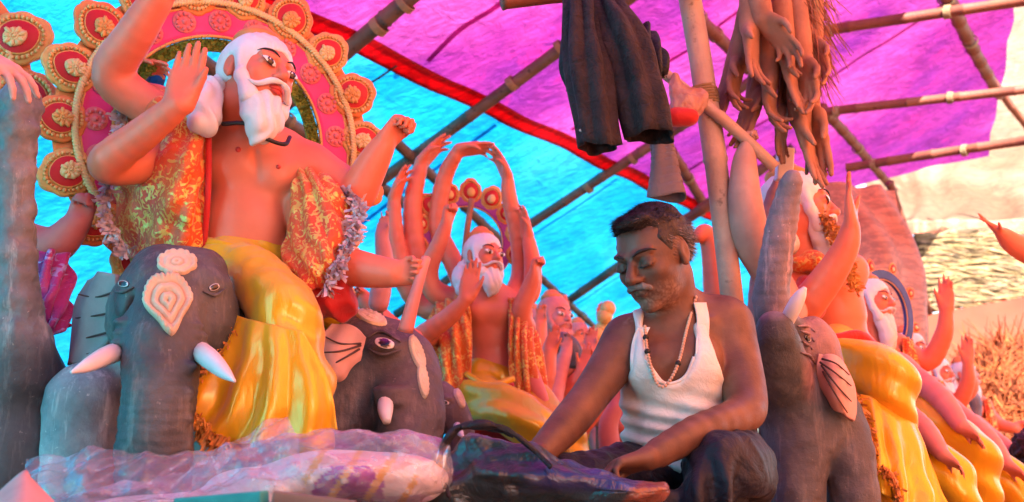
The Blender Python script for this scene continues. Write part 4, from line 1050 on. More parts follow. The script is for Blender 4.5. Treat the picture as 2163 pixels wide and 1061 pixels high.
    tusk(root, [Q(414, 738, 2.34), Q(445, 760, 2.26), Q(472, 785, 2.20), Q(496, 806, 2.16)], [.024, .022, .015, .003])
    ear(root, [[(188, 592, 2.62), (212, 576, 2.58), (245, 580, 2.52)], [(158, 640, 2.64), (195, 640, 2.58), (243, 652, 2.52)], [(150, 712, 2.64), (186, 716, 2.58), (232, 715, 2.52)], [(148, 772, 2.62), (160, 770, 2.58), (180, 762, 2.54)]], 'elephant_light',
        [[(238, 618, 2.505), (200, 628, 2.56), (165, 622, 2.60)], [(236, 660, 2.505), (195, 668, 2.56), (160, 672, 2.61)], [(228, 702, 2.51), (190, 712, 2.56), (158, 722, 2.61)], [(212, 740, 2.52), (185, 748, 2.56), (160, 752, 2.60)]])
    ear(root, [[(478, 590, 2.55), (505, 600, 2.60), (520, 640, 2.66)], [(485, 650, 2.55), (510, 665, 2.60), (525, 690, 2.66)], [(490, 720, 2.55), (505, 735, 2.60), (515, 745, 2.64)]], 'elephant', [])
    return root
elephant_one()
def elephant_two():
    root = empty('elephant_statue', V(*(Q(800, 1000, 2.85)[:2]), 0), 'grey brown elephant statue in profile with pink ear behind the plastic bundle', 'statue', 'elephant statues carrying the deities')
    s = Sculpt(); Y = 2.86
    s.add(px_ell(785, 765, Y, 92, 100, 88), 0); s.add(px_ell(775, 712, Y, 66, 80, 48), .04); s.add(px_ell(838, 752, Y-.01, 46, 78, 62), .04); s.add(px_ell(862, 812, Y-.02, 48, 66, 58), .04)
    px_chain(s, [(850, 780, Y-.03, 75), (868, 870, Y-.10, 66), (860, 960, Y-.14, 56), (845, 1080, Y-.15, 50), (840, 1260, Y-.12, 40)], .05)
    for k in range(3): s.add(px_ell(826+k*4, 826+k*13, Y-.165, 36, 30, 11), .015)
    s.add(px_ell(813, 735, Y-.125, 34, 30, 16), .03)
    s.add(px_ell(725, 870, Y, 100, 110, 110), .07); s.add(ell(Q(620, 1050, 3.1), V(.42, .32, .36)), .1)
    for (px, Yl) in ((700, 2.78), (760, 3.05), (520, 3.0), (560, 3.3)):
        b = V(Q(px, 1000, Yl)[0], Yl, .06); s.add(cone(b+UZ*.75, b, .115, .1), .06)
    v, q = s.mesh(.006); v = v+vnormals(v, q)*(.0045*fbm(v, 16, 3, 6))[:, None]; c = np.tile(np.array((1.35, 1.05, 1.05)), (len(v), 1))
    obj('body', make_mesh('body', v, q, M['elephant'], c), root); sf = Surf(v, q)
    painted_eye(sf, 812, 726, 25, 17, .25, root, .6)
    for pts in ([(775, 716), (805, 702), (845, 724)], [(780, 737), (808, 748), (845, 740)]):
        mb = MB(); mb.tube([sf.at(*p)[0]+sf.at(*p)[1]*.003 for p in pts], [.003, .008, .003], 6, 6, flat=.7, c=(1.4, 1.1, 1.15)); obj('eyelid', mb.mesh('eyelid', M['elephant'], True, True), root)
    bead = lambda r, a: .5+.4*abs(sin(r*8))+.3*abs(sin(a*9))*(r > .7)
    relief(sf, 880, 748, 15, 42, -.35, bead, 'forehead_ornament', 'cream', root, .012, lambda a: 1-.2*abs(sin(a)), None, 9, 40)
    relief(sf, 892, 805, 10, 40, -.15, bead, 'forehead_ornament', 'cream', root, .012, None, None, 8, 36)
    relief(sf, 785, 672, 36, 13, .35, bead, 'forehead_ornament', 'cream', root, .008, None, None, 8, 36)
    tusk(root, [Q(815, 842, 2.70), Q(814, 868, 2.63), Q(817, 892, 2.60)], [.020, .019, .010])
    ear(root, [[(700, 684, 2.66), (735, 688, 2.66), (772, 712, 2.70)], [(664, 732, 2.64), (715, 738, 2.63), (770, 728, 2.695)], [(678, 782, 2.64), (718, 784, 2.63), (765, 745, 2.69)], [(708, 803, 2.65), (730, 794, 2.65), (756, 760, 2.69)]], 'ear_pink',
        [[(762, 726, 2.68), (720, 726, 2.62), (688, 712, 2.635)], [(762, 730, 2.68), (720, 742, 2.615), (680, 745, 2.625)], [(759, 738, 2.68), (725, 758, 2.615), (692, 775, 2.625)]])
    return root
elephant_two()
# ================================================================== second statue with the fan of arms and small medallion halo
def simple_sheet(root, name, rows, m, nu=36, nv=36, fr=4, amp=.01, tw=.5, seed=0, th=.005, grow=False):
    v, q, uv = sheet([[Q(*p) for p in r] for r in rows], nu, nv, lambda u, v, B: amp*(v if grow else 1)*np.sin((u+v*tw)*fr*2*pi+1.5*noise(B, 6, seed))+amp*.6*noise(B, 15, seed+1))
    return obj(name, make_mesh(name, v, q, M[m], uv=uv), root, mods=[solid(th)])
def armh(pts, d, n, L, side, pose, k=.025):
    Y = pts[-1][2]; return dict(pts=pts, k=k, hand=dict(d=d, n=n, L=S(L, Y), side=side, pose=pose))
fc = V(0, -1, 0)
GRACE = dict(curl=(.15, .2, .3, .4), thumb=(.35, .4), spread=.05)
def statue_two():
    Y = 4.3
    root = empty('deity_statue', Q(1040, 800, Y), 'coral deity statue with a fan of raised arms inside the small orange medallion halo', 'statue', 'deity statues riding elephants')
    hd = Head(Q(1022, 545, Y-.06), S(108, Y), rad(38), rad(6), rad(6))
    tor = [(px_ell(1040, 800, Y, 62, 50, 50), 0), (px_ell(1040, 730, Y, 52, 42, 62), .06), (px_ell(1035, 665, Y, 66, 48, 58), .07),
           (px_ell(1012, 655, Y-.07, 34, 24, 28), .03), (px_ell(1058, 658, Y-.07, 32, 24, 28), .03),
           (cone(Q(985, 625, Y), Q(1090, 640, Y), S(27, Y), S(25, Y)), .06), (cone(Q(1038, 640, Y), hd.p(0, -.1, -.25), S(32, Y), S(27, Y)), .05)]
    B = Y+.12
    arms = [
        armh([(975, 640, Y+.03, 26), (905, 655, B, 26), (858, 600, B, 27), (836, 505, B, 23), (832, 420, B, 17)], V(.35, 0, 1), V(1, -.4, -.2), 85, -1, GRACE),
        armh([(975, 635, B, 26), (915, 610, B+.05, 27), (880, 540, B+.05, 28), (872, 430, B+.05, 25), (890, 345, B+.05, 19)], V(.75, 0, .85), V(.6, -.5, -.7), 90, -1, GRACE),
        armh([(985, 630, B, 25), (960, 560, B+.08, 26), (925, 480, B+.08, 25), (938, 380, B+.05, 22), (968, 318, B, 17)], V(1, 0, .12), V(.1, -.5, -.9), 88, -1, GRACE),
        armh([(1080, 630, B, 25), (1100, 580, B+.08, 25), (1095, 500, B+.05, 23), (1076, 420, B+.02, 20), (1072, 375, B, 15)], V(-.45, 0, 1), V(-.8, -.5, -.3), 80, 1, GRACE),
        armh([(1085, 640, B, 25), (1120, 620, B, 24), (1125, 560, B, 22), (1115, 500, B, 16)], V(-.2, 0, 1), V(-.8, -.5, 0), 75, 1, GRACE),
        armh([(985, 635, Y+.02, 26), (925, 625, Y, 26), (905, 575, Y-.02, 25), (930, 510, Y-.05, 21), (944, 470, Y-.06, 15)], V(.1, 0, 1), V(.9, -.6, 0), 70, 1, FIST),
        armh([(985, 640, Y, 27), (930, 700, Y-.08, 28), (890, 712, Y-.16, 27), (945, 672, Y-.22, 24), (985, 632, Y-.26, 17)], V(.18, 0, 1), V(.05, -1, .05), 92, 1, FLAT),
        armh([(1090, 645, Y, 26), (1110, 690, Y-.06, 26), (1100, 660, Y-.12, 26), (1120, 605, Y-.14, 20), (1128, 580, Y-.15, 15)], V(.15, 0, 1), V(.9, -.5, 0), 66, 1, FIST),
        armh([(1090, 650, Y, 26), (1105, 740, Y-.05, 25), (1125, 800, Y-.12, 22), (1150, 850, Y-.18, 15)], V(.4, -.3, -.7), V(.3, -.9, .2), 62, 1, FIST),
    ]
    for a_ in arms: a_['pts'] = [(p[0], p[1], p[2], p[3]*.80) for p in a_['pts']]
    b, v, q = idol_body(root, tor, arms, hd, .0065)
    hd.eyes_paint(root); hd.brows(root); white_hair(hd, root, .62, h=.007)
    sf = Surf(v, q)
    simple_sheet(root, 'shawl', [[(990, 622, Y-.10), (955, 632, Y-.08), (915, 645, Y+.0)], [(996, 700, Y-.15), (950, 720, Y-.16), (898, 745, Y-.05)], [(994, 780, Y-.15), (940, 800, Y-.17), (888, 830, Y-.06)], [(990, 880, Y-.14), (948, 900, Y-.16), (905, 905, Y-.06)]], 'brocade2', amp=.012, th=.008)
    simple_sheet(root, 'shawl', [[(1076, 628, Y-.10), (1098, 640, Y-.08), (1118, 655, Y-.02)], [(1076, 700, Y-.15), (1105, 710, Y-.16), (1138, 725, Y-.08)], [(1084, 790, Y-.15), (1120, 800, Y-.16), (1160, 815, Y-.08)], [(1105, 850, Y-.14), (1145, 860, Y-.15), (1185, 868, Y-.08)]], 'brocade2', amp=.012, seed=4, th=.008)
    simple_sheet(root, 'stole', [[(1078, 630, Y-.12), (1092, 632, Y-.10)], [(1074, 720, Y-.155), (1090, 720, Y-.15)], [(1076, 800, Y-.15), (1094, 800, Y-.15)]], 'brocade2', 10, 30, amp=.003, th=.006)
    s = Sculpt(); px_chain(s, [(1030, 810, Y, 60), (1010, 830, Y-.1, 45), (1060, 860, Y-.25, 48), (1110, 895, Y-.34, 46), (1150, 930, Y-.30, 44), (1150, 1020, Y-.25, 42), (1145, 1150, Y-.2, 38)], .05)
    px_chain(s, [(1080, 820, Y, 45), (1150, 880, Y-.15, 42), (1210, 960, Y-.15, 38), (1210, 1100, Y-.1, 35)], .05)
    v, q = s.mesh(.008); v = folds(v, q, .012, 55, V(.4, .2, 1), 2, 2.2); obj('dhoti', make_mesh('dhoti', v, q, M['yellow']), root)
    mb = MB(); mb.tube([Q(985, 790, Y-.16), Q(1015, 808, Y-.21), Q(1050, 812, Y-.22), Q(1085, 800, Y-.19)], .014, 8, 6); obj('waistband', mb.mesh('waistband', M['yellow']), root)
    mb = MB(); mb.tube([Q(985, 800, Y-.165), Q(1015, 820, Y-.225), Q(1050, 824, Y-.23), Q(1085, 812, Y-.2)], .009, 8, 6); obj('red_sash', mb.mesh('red_sash', M['red_cloth']), root)
    fringe('tassel', [Q(1045, 815, Y-.235), Q(1050, 850, Y-.26), Q(1060, 880, Y-.30)], root, V(0, -.3, -1), .03, 'gold_fringe', 160, 8, r=.004, cord=.008)
    s = Sculpt(); a = Q(1040, 830, Y+.02); s.add(rbox(V(a[0], a[1], a[2]/2), V(.16, .13, a[2]/2-.01), None, .03), 0); v, q = s.mesh(.02); obj('seat', make_mesh('seat', v, q, M['red_cloth']), root)
    # stick behind the head
    mb = MB(); mb.tube([Q(997, 420, B), Q(985, 500, B), Q(975, 600, B)], .013, 8, 4); obj('support_stick', mb.mesh('support_stick', M['clay']), root)
    return root
statue_two()
hr2 = empty('halo', Q(985, 640, 4.55), 'narrow purple halo ring set with small yellow orange medallions', 'halo', 'halo arches behind statues')
arch(hr2, Q(986, 512, 4.55), rad(14), .205, rad(-125), rad(125), .052, rad(25), rad(-122), detail=1, green=False, ring='purple', off=.02)

def elephant_small(px, py, Y, sc, label, tint, face=1, ear_m='ear_pink', group='elephant statues carrying the deities', orn=True, h=.009):
    """elephant in profile looking to the right (face=1) or left; px, py is the eye"""
    root = empty('elephant_statue', V(Q(px, py, Y)[0]-face*sc*.3, Y+.1, 0), label, 'statue', group)
    c0 = Q(px, py, Y); u = sc
    P = lambda x, y, z: c0+V(face*x*u, y*u, z*u)
    s = Sculpt(); s.add(ell(P(-.12, .26, -.02), V(.30, .27, .30)*u), 0); s.add(ell(P(.08, .24, -.12), V(.20, .22, .28)*u), .1*u); s.add(ell(P(-.14, .26, .16), V(.24, .22, .16)*u), .08*u)
    s.chain([P(.10, .24, -.12), P(.22, .22, -.40), P(.20, .20, -.75), P(.16, .2, -1.1), P(.2, .2, -1.45)], np.array([.22, .19, .16, .13, .10])*u, .08*u)
    s.add(ell(P(-.40, .30, -.45), V(.36, .33, .40)*u), .12*u); s.add(ell(P(-1.0, .34, -.85), V(.75, .42, .55)*u), .15*u)
    for (x, y) in ((-.45, .08), (-.45, .58), (-1.5, .08), (-1.5, .58)):
        a = P(x, y, -.8); b = V(a[0], a[1], .05); s.add(cone(a, b, .2*u, .18*u), .1*u)
    s.add(ell(P(.02, .04, .06), V(.10, .07, .04)*u), .05*u)
    v, q = s.mesh(h); obj('body', make_mesh('body', v, q, M['elephant'], np.tile(tint, (len(v), 1))), root); sf = Surf(v, q)
    pr = S(1, Y)
    painted_eye(sf, px, py, .075*u/pr, .05*u/pr, .3*face, root, .6)
    ep = lambda x, z: (px+face*x*u/pr, py-z*u/pr)
    if orn:
        x, y = ep(.20, .05); relief(sf, x, y, .05*u/pr, .16*u/pr, -.4*face, lambda r, a: .6+.4*abs(sin(r*8)), 'forehead_ornament', 'cream', root, .012, None, None, 7, 30)
    tusk(root, [P(.17, .03, -.32), P(.22, -.12, -.42), P(.27, -.22, -.48)], np.array([.055, .05, .02])*u)
    rows = [[P(-.22, .0, .10), P(-.36, -.10, .16), P(-.52, -.04, .08)], [P(-.22, -.01, -.02), P(-.38, -.14, -.08), P(-.58, -.06, -.14)], [P(-.24, .0, -.14), P(-.36, -.12, -.28), P(-.50, -.04, -.36)]]
    v, q, uv = sheet(rows, 24, 24, lambda a, b, B: .01*np.sin(a*8)); e = obj('ear', make_mesh('ear', v, q, M[ear_m], uv=uv), root, mods=[solid(.012)])
    for k in range(3):
        mb = MB(); mb.tube([P(-.22, -.03, .02-.03*k), P(-.36, -.145, .06-.14*k), P(-.5, -.085, .04-.16*k)], .004, 5, 4); obj('ear_vein', mb.mesh('ear_vein', M['vein']), e)
    return root
elephant_small(940, 850, 3.6, .24, 'small brown elephant statue under the statue with the fan of arms', (1.7, 1.25, 1.2))

# ================================================================== further statues, built from one pattern at their own size
def statue_far(px, py, Y, sc, label, yaw=35, arms=(), shawl='brocade', skin='skin', beard=1.0, h=.009, hair='white_hair', leg=True, knot=True, leg2=False, dhoti='yellow', roll=5, extra=None, shawl_on=True):
    """px, py: centre of the head; sc: head height in metres"""
    c = Q(px, py, Y); H = sc; P = lambda x, y, z: c+V(x, y, z)*H
    root = empty('deity_statue', P(0, 0, -3.2), label, 'statue', 'deity statues riding elephants')
    hd = Head(c+V(0, -.1, 0)*H, H, rad(yaw), rad(4), rad(roll))
    r = lambda *a: V(*a)*H
    tor = [(ell(P(0, 0, -2.35), r(.52, .42, .42)), 0), (ell(P(0, 0, -1.75), r(.44, .36, .55)), .1*H), (ell(P(0, 0, -1.15), r(.56, .40, .48)), .15*H), (ell(P(-.22, -.30, -1.1), r(.28, .2, .24)), .08*H), (ell(P(.22, -.30, -1.1), r(.28, .2, .24)), .08*H),
           (cone(P(-.5, 0, -.85), P(.5, 0, -.85), .22*H, .22*H), .15*H), (cone(P(0, 0, -.9), hd.p(0, -.1, -.25), .26*H, .22*H), .1*H)]
    s = Sculpt()
    for p, k in tor: s.add(p, k)
    for (pts, d, n, side, pose) in arms:
        s.chain([P(*p[:3]) for p in pts], [p[3]*H for p in pts], .1*H, 4)
        hand(s, P(*pts[-1][:3]), d, n, .72*H, side, wr=pts[-1][3]*H, **pose)
    hd.sculpt(s); v, q = s.mesh(h); obj('body', make_mesh('body', v, q, M[skin]), root)
    hd.eyes_paint(root); hd.brows(root); white_hair(hd, root, beard, h=h, knot=knot, bm=hair)
    if shawl_on:
        for q_ in (-1, 1):
            v, q, uv = sheet([[P(q_*.45, -.42, -.75), P(q_*.62, -.3, -.75), P(q_*.85, .1, -.85)], [P(q_*.42, -.5, -1.3), P(q_*.68, -.42, -1.35), P(q_*1.0, .05, -1.4)], [P(q_*.48, -.5, -1.9), P(q_*.76, -.45, -2.0), P(q_*1.1, .05, -2.0)], [P(q_*.55, -.42, -2.4), P(q_*.8, -.4, -2.4), P(q_*1.0, .05, -2.4)]], 30, 30, lambda a, b, B: .05*H*np.sin(a*18+2*noise(B, 6, 3)))
            obj('shawl', make_mesh('shawl', v, q, M[shawl]), root, mods=[solid(.006)])
    if leg:
        s = Sculpt(); s.chain([P(-.2, -.05, -2.45), P(.3, -.75, -2.5), P(.85, -1.15, -2.75), P(.95, -1.1, -3.5), P(.9, -1.0, -4.4)], np.array([.5, .40, .34, .32, .32])*H, .1*H)
        s.chain([P(-.2, -.05, -2.45), P(-.6, -.6, -2.6), P(-.3, -.95, -2.8)], np.array([.45, .36, .30])*H, .1*H)
        v, q = s.mesh(h); v = folds(v, q, .05*H, 12/H, V(.5, .2, 1), 4, 2.2); obj('dhoti', make_mesh('dhoti', v, q, M[dhoti]), root)
    if extra: extra(root, P, H)
    return root
up_ = V(0, 0, 1)
armL = lambda *p: list(p)
# group beyond the man's outstretched arm
statue_far(1172, 672, 5.6, .235, 'small pink statue standing behind the grey curled trunk beyond the man', 40, [
    ([(-.5, 0, -.9, .2), (-.9, -.3, -1.5, .2), (-.5, -.7, -1.9, .15)], V(.6, -.3, .5), V(0, -1, 0), 1, RELAX),
    ([(.5, 0, -.9, .2), (.9, -.2, -1.5, .2), (1.25, -.5, -1.15, .17), (1.4, -.6, -.7, .13)], V(.15, 0, 1), V(0, -1, 0), 1, FLAT),
    ([(.5, .1, -.9, .2), (.8, -.1, -1.9, .2), (1.1, -.6, -2.4, .16)], V(.4, -.3, -.7), V(0, -1, 0), 1, FIST)], skin='skin_pink', hair='skin_pink', shawl='brocade', knot=True)
statue_far(1330, 800, 5.2, .20, 'orange draped statue half hidden between the man and his outstretched arm', 30, [
    ([(-.5, 0, -.9, .2), (-.85, -.4, -1.5, .2), (-.6, -.8, -2.1, .15)], V(.3, -.3, -.7), V(0, -1, 0), 1, FIST),
    ([(.5, 0, -.9, .2), (.9, -.2, -.6, .2), (.7, -.3, -.1, .15)], V(-.1, 0, 1), V(0, -1, 0), 1, FIST)], skin='skin_pink', shawl='brocade2')
statue_far(1262, 770, 6.3, .22, 'orange draped statue behind the raised coral palm beyond the man', 30, [
    ([(-.5, 0, -.9, .2), (-.8, -.3, -.3, .18), (-.6, -.4, .3, .13)], V(.1, 0, 1), V(0, -1, 0), 1, RELAX),
    ([(.5, 0, -.9, .2), (.8, -.2, -.4, .18), (.75, -.3, .35, .13)], V(-.1, 0, 1), V(0, -1, 0), 1, FIST)], skin='skin', hair='skin_pink', shawl='brocade2')
statue_far(1128, 690, 7.0, .24, 'coral statue with raised fists standing behind the pink statue', 30, [
    ([(-.5, 0, -.9, .2), (-.9, -.2, -.5, .18), (-.7, -.3, .5, .13)], V(.1, 0, 1), V(0, -1, 0), 1, FIST),
    ([(.5, 0, -.9, .2), (.9, -.2, -.5, .18), (.8, -.3, .4, .13)], V(-.1, 0, 1), V(0, -1, 0), 1, FIST)], skin='skin', hair='skin_pink', shawl='brocade')
statue_far(1222, 712, 7.6, .22, 'smallest orange statue deep behind the gold flame ornament', 30, [
    ([(.5, 0, -.9, .2), (.8, -.2, -.4, .18), (.75, -.3, .45, .13)], V(-.1, 0, 1), V(0, -1, 0), 1, RELAX)], skin='skin', hair='skin_pink', shawl='brocade2')
# grey trunk curling in front of the small pink statue
mb = Sculpt(); px_chain(mb, [(1130, 800, 5.3, 20), (1148, 745, 5.3, 21), (1180, 722, 5.3, 21), (1206, 735, 5.3, 20), (1212, 762, 5.3, 18)], .02)
px_chain(mb, [(1130, 800, 5.3, 20), (1120, 860, 5.3, 40), (1115, 980, 5.35, 70)], .05)
for dx in (-50, 50):
    a = Q(1115+dx, 980, 5.4); mb.add(cone(a, V(a[0], a[1]+.05, .06), .12, .11), .08)
v, q = mb.mesh(.01); eo = empty('elephant_statue', V(Q(1115, 980, 5.4)[0], 5.4, 0), 'small grey elephant statue with curled trunk before the pink statue', 'statue', 'elephant statues carrying the deities')
obj('body', make_mesh('body', v, q, M['elephant'], np.tile((1.6, 1.4, 1.6), (len(v), 1))), eo)
# two free painted arms and a gold flame ornament beyond the man
def clay_arm(name, pts, d, n, L, side, pose, m, label, h=.008, group=None, cat='statue arm', tint=(1, 1, 1)):
    s = Sculpt(); px_chain(s, pts, .02); hand(s, Q(*pts[-1][:3]), d, n, S(L, pts[-1][2]), side, wr=S(pts[-1][3], pts[-1][2]), **pose)
    v, q = s.mesh(h); o = obj(name, make_mesh(name, v, q, M[m], np.tile(tint, (len(v), 1))), label=label, cat=cat, group=group)
    a = Q(*pts[0][:3]); mb = MB(); mb.tube([a, V(a[0], a[1]+.01, a[2]*.5), V(a[0], a[1], 0)], .016, 8, 3); obj('stake', mb.mesh('stake', M['bamboo_dark']), o)
    return o
clay_arm('statue_arm', [(1160, 850, 5.0, 24), (1205, 825, 4.95, 24), (1232, 790, 4.9, 16)], V(.25, 0, 1), V(-.3, -1, 0), 70, -1, FLAT, 'skin', 'coral forearm with flat raised palm beside the grey curled trunk')
clay_arm('statue_arm', [(1165, 880, 4.8, 18), (1180, 800, 4.9, 17), (1195, 745, 4.95, 13)], V(.2, 0, 1), V(-.3, -1, 0), 50, -1, RELAX, 'skin_pink', 'slim pink forearm rising in front of the grey curled trunk')
for (pts, d, L_, ps, mt, lb) in (
    ([(1120, 870, 4.7, 24), (1150, 800, 4.7, 22), (1160, 745, 4.7, 15)], V(.25, 0, 1), 66, FLAT, 'skin', 'coral forearm with closed fingers rising between the shawl and the curled trunk'),
    ([(1265, 880, 5.0, 22), (1240, 800, 5.0, 20), (1246, 745, 5.0, 14)], V(.1, 0, 1), 62, GRACE, 'skin_pink', 'pink forearm with bent wrist before the gold flame ornament'),
    ([(800, 640, 3.6, 22), (812, 560, 3.6, 20), (806, 500, 3.6, 14)], V(.1, 0, 1), 62, GRACE, 'skin_pink', 'pink arm standing between the fist with the rod and the fan of arms'),
    ([(870, 720, 3.9, 26), (820, 690, 3.9, 25), (775, 640, 3.9, 20)], V(-.5, 0, .6), 66, FIST, 'skin', 'coral arm bent behind the fist with the rod'),
    ([(1110, 800, 5.2, 22), (1135, 740, 5.2, 20), (1140, 690, 5.2, 15)], V(.1, 0, 1), 55, GRACE, 'skin', 'coral arm raised straight beside the pink statue behind the fan of arms'),
    ([(1225, 900, 4.6, 24), (1262, 850, 4.6, 22), (1285, 800, 4.6, 15)], V(.25, 0, 1), 62, RELAX, 'skin', 'coral arm bent upward above the forearm of the man'),
    ([(1120, 880, 4.7, 22), (1140, 900, 4.6, 20), (1160, 905, 4.5, 15)], V(.8, -.2, -.3), 60, FIST, 'skin_pink', 'pink fist resting on the yellow dhoti edge beyond the man'),
    ([(1290, 960, 4.4, 22), (1285, 900, 4.4, 20), (1300, 860, 4.4, 15)], V(.2, 0, 1), 60, RELAX, 'skin_pink', 'pink forearm standing under the armpit of the man')):
    clay_arm('statue_arm', pts, d, V(-.2, -1, 0), L_, 1, ps, mt, lb)
gf = MB(); gf.tube([Q(1245, 760, 6.5), Q(1262, 715, 6.5), Q(1280, 690, 6.5), Q(1300, 735, 6.5), Q(1320, 790, 6.5)], [.025, .04, .05, .04, .025], 8, 5)
for (x, y) in ((1262, 710), (1278, 668), (1284, 652), (1300, 722)): gf.ball(Q(x, y, 6.45), .05)
obj('flame_ornament', gf.mesh('flame_ornament', M['gold']), label='gold forked flame ornament against the cyan tarpaulin beside the man', cat='ornament')
# orange raised trunk behind the man's shoulder
s = Sculpt(); px_chain(s, [(1520, 1150, 4.0, 60), (1518, 700, 4.0, 30), (1512, 600, 4.0, 26), (1502, 520, 4.0, 21), (1488, 492, 3.99, 17), (1474, 502, 3.97, 12)], .03)
s.add(cone(Q(1520, 1150, 4.0), V(Q(1520, 1150, 4.0)[0], 4.0, .06), .12, .13), .05)
v, q = s.mesh(.008); obj('elephant_statue', make_mesh('elephant_statue', v, q, M['skin']), label='orange elephant statue raising its curled trunk behind the shoulder of the man', cat='statue', group='elephant statues carrying the deities')
# ================================================================== the man
M['man_skin'] = None
mm, mn, mo = new_mat('man_skin'); co = tex_coord(mn)
b0 = ramp(mn, nz(mn, co, 12, 5), [(.28, (.085, .038, .024)), (.5, (.14, .064, .040)), (.72, (.20, .094, .058))])
b0 = mixc(mn, b0, vcol(mn), 1.0, 'MULTIPLY')
pbr(mn, mo, b0, ramp(mn, nz(mn, co, 30, 3), [(.3, (.40,)*3), (.7, (.62,)*3)]), normal=bumpn(mn, nz(mn, co, 210, 5, .65), .4, .002), spec=.45)
M['man_skin'] = mm
M['hair_black'] = paint('black_hair', (.022, .016, .014), (.010, .008, .008), rough=.45, bump=.9, bscale=120, use_vc=True)
M['stubble'] = paint('grey_stubble', (.22, .20, .19), (.12, .10, .10), rough=.8, bump=.8, bscale=220)
M['bead_wood'] = paint('pale_wood_beads', (.70, .45, .32), (.55, .33, .23), rough=.5)
def man():
    Y = 2.55
    root = empty('person', Q(1440, 1005, 2.6), 'man in white vest and dark trousers sitting and looking down at his work', 'person')
    hd = Head(Q(1383, 545, 2.50), S(222, 2.5), rad(-43), rad(-20), rad(-5))
    s = Sculpt()
    # trunk
    s.add(px_ell(1440, 950, Y+.05, 118, 95, 90), 0); s.add(px_ell(1432, 850, Y+.03, 105, 85, 100), .06); s.add(px_ell(1425, 755, Y+.03, 118, 82, 85), .07)
    s.add(cone(Q(1330, 718, Y+.02), Q(1530, 690, Y+.05), S(46, Y), S(52, Y)), .06)
    s.add(px_ell(1385, 770, Y-.06, 56, 34, 46), .04); s.add(px_ell(1465, 765, Y-.05, 56, 34, 46), .04)
    s.add(cone(Q(1425, 700, Y+.04), hd.p(0, -.12, -.22), S(58, Y), S(53, Y)), .05)
    s.add(cone(Q(1395, 690, Y-.03), Q(1330, 712, Y-.02), S(14, Y), S(12, Y)), .02); s.add(cone(Q(1410, 690, Y-.03), Q(1500, 682, Y-.02), S(14, Y), S(12, Y)), .02)
    s.add(cone(Q(1445, 640, Y+.06), Q(1520, 680, Y+.07), S(34, Y), S(40, Y)), .05)
    # his right arm reaches out to the cloth, the left rests across the knee
    px_chain(s, [(1325, 722, Y+.02, 48), (1292, 772, Y-.03, 43), (1240, 845, Y-.10, 36), (1195, 900, Y-.17, 35), (1135, 965, Y-.26, 26)], .04)
    hand(s, Q(1135, 965, Y-.26), V(-.6, -.6, -.25), V(.3, -.35, -.9), S(155, 2.3), 1, wr=S(27, 2.3), curl=(.5, .6, .65, .7), thumb=(.5, .5), spread=.04)
    px_chain(s, [(1530, 690, Y+.05, 56), (1556, 770, Y+.0, 49), (1576, 850, Y-.08, 41), (1560, 880, Y-.14, 37), (1470, 915, Y-.25, 34), (1370, 968, Y-.34, 26)], .04)
    hand(s, Q(1370, 968, Y-.34), V(-.95, -.25, -.18), V(-.1, -.3, -.95), S(155, 2.2), -1, wr=S(26, 2.2), curl=(.5, .6, .7, .8), thumb=(.6, .5), spread=.04)
    hd.sculpt(s, eyes='closed')
    v, q = s.mesh(.0045)
    l = hd.loc(v); c = np.ones((len(v), 3))
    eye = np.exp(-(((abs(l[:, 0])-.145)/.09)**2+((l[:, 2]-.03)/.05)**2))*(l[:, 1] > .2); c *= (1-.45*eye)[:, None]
    lip = np.exp(-((l[:, 0]/.09)**2+((l[:, 2]+.255)/.03)**2))*(l[:, 1] > .25); c = c*(1-lip[:, None])+lip[:, None]*np.array((.55, .4, .42))
    sp = np.random.default_rng(3).random(len(v)); beard = np.clip(1.3-((l[:, 2]+.36)/.17)**2, 0, 1)*np.clip((l[:, 1]+.02)/.12, 0, 1)*(abs(l[:, 0]) < .32)*(l[:, 2] > -.56)
    stb = np.clip(noise(v, 260, 3)*1.4+.30, 0, 1)*beard*.55
    c = c*(1-stb[:, None])+stb[:, None]*np.array((2.6, 3.9, 4.6))
    obj('body', make_mesh('body', v, q, M['man_skin'], c), root)
    sfb = Surf(v, q)
    # hair: short, thin over the temples
    s = Sculpt(); s.add(hd.e((0, -.08, .155), (.343, .43, .372)), 0); s.add(hd.e((0, .18, .40), (.2, .17, .09)), .05*hd.H)
    s.cut(hd.e((0, .42, .02), (.50, .30, .34)), .03*hd.H); s.cut(hd.e((0, -.02, -.40), (.6, .6, .33)), .03*hd.H)
    for q_ in (-1, 1): s.cut(hd.e((q_*.36, .0, .0), (.12, .12, .15)), .03*hd.H); s.cut(hd.e((q_*.26, .34, .27), (.13, .16, .12)), .03*hd.H)
    v, q = s.mesh(.0045); n = vnormals(v, q); l = hd.loc(v)
    v = v+n*(.0025*noise(v*(hd.M@np.diag([1, .3, 1])@hd.M.T).sum(0), 150, 2)+.003*noise(v, 40, 5))[:, None]
    ho = obj('hair', make_mesh('hair', v, q, M['hair_black']), root)
    rg = np.random.default_rng(4); mb = MB(); I = rg.choice(len(v), 9000)
    for i in I:
        dd = unit(n[i]*.28+hd.M@V(rg.normal(0, .2), .8 if l[i, 2] > .3 else -.5, .0 if l[i, 2] > .3 else -.5)+rg.normal(0, .12, 3)); ll = rg.uniform(.012, .026); p = v[i]-n[i]*.003
        s1 = unit(np.cross(dd, n[i]+.01))*.0008; gr = rg.random() < (.30 if l[i, 2] < .25 else .06)
        mb.raw([p-s1, p+s1, p+dd*ll], [(0, 1, 2)], (14, 14, 14) if gr else (1, 1, 1))
    tag(obj('hair_strands', mb.mesh('hair_strands', M['hair_black'], False, True), ho), kind='stuff')
    mb = MB()
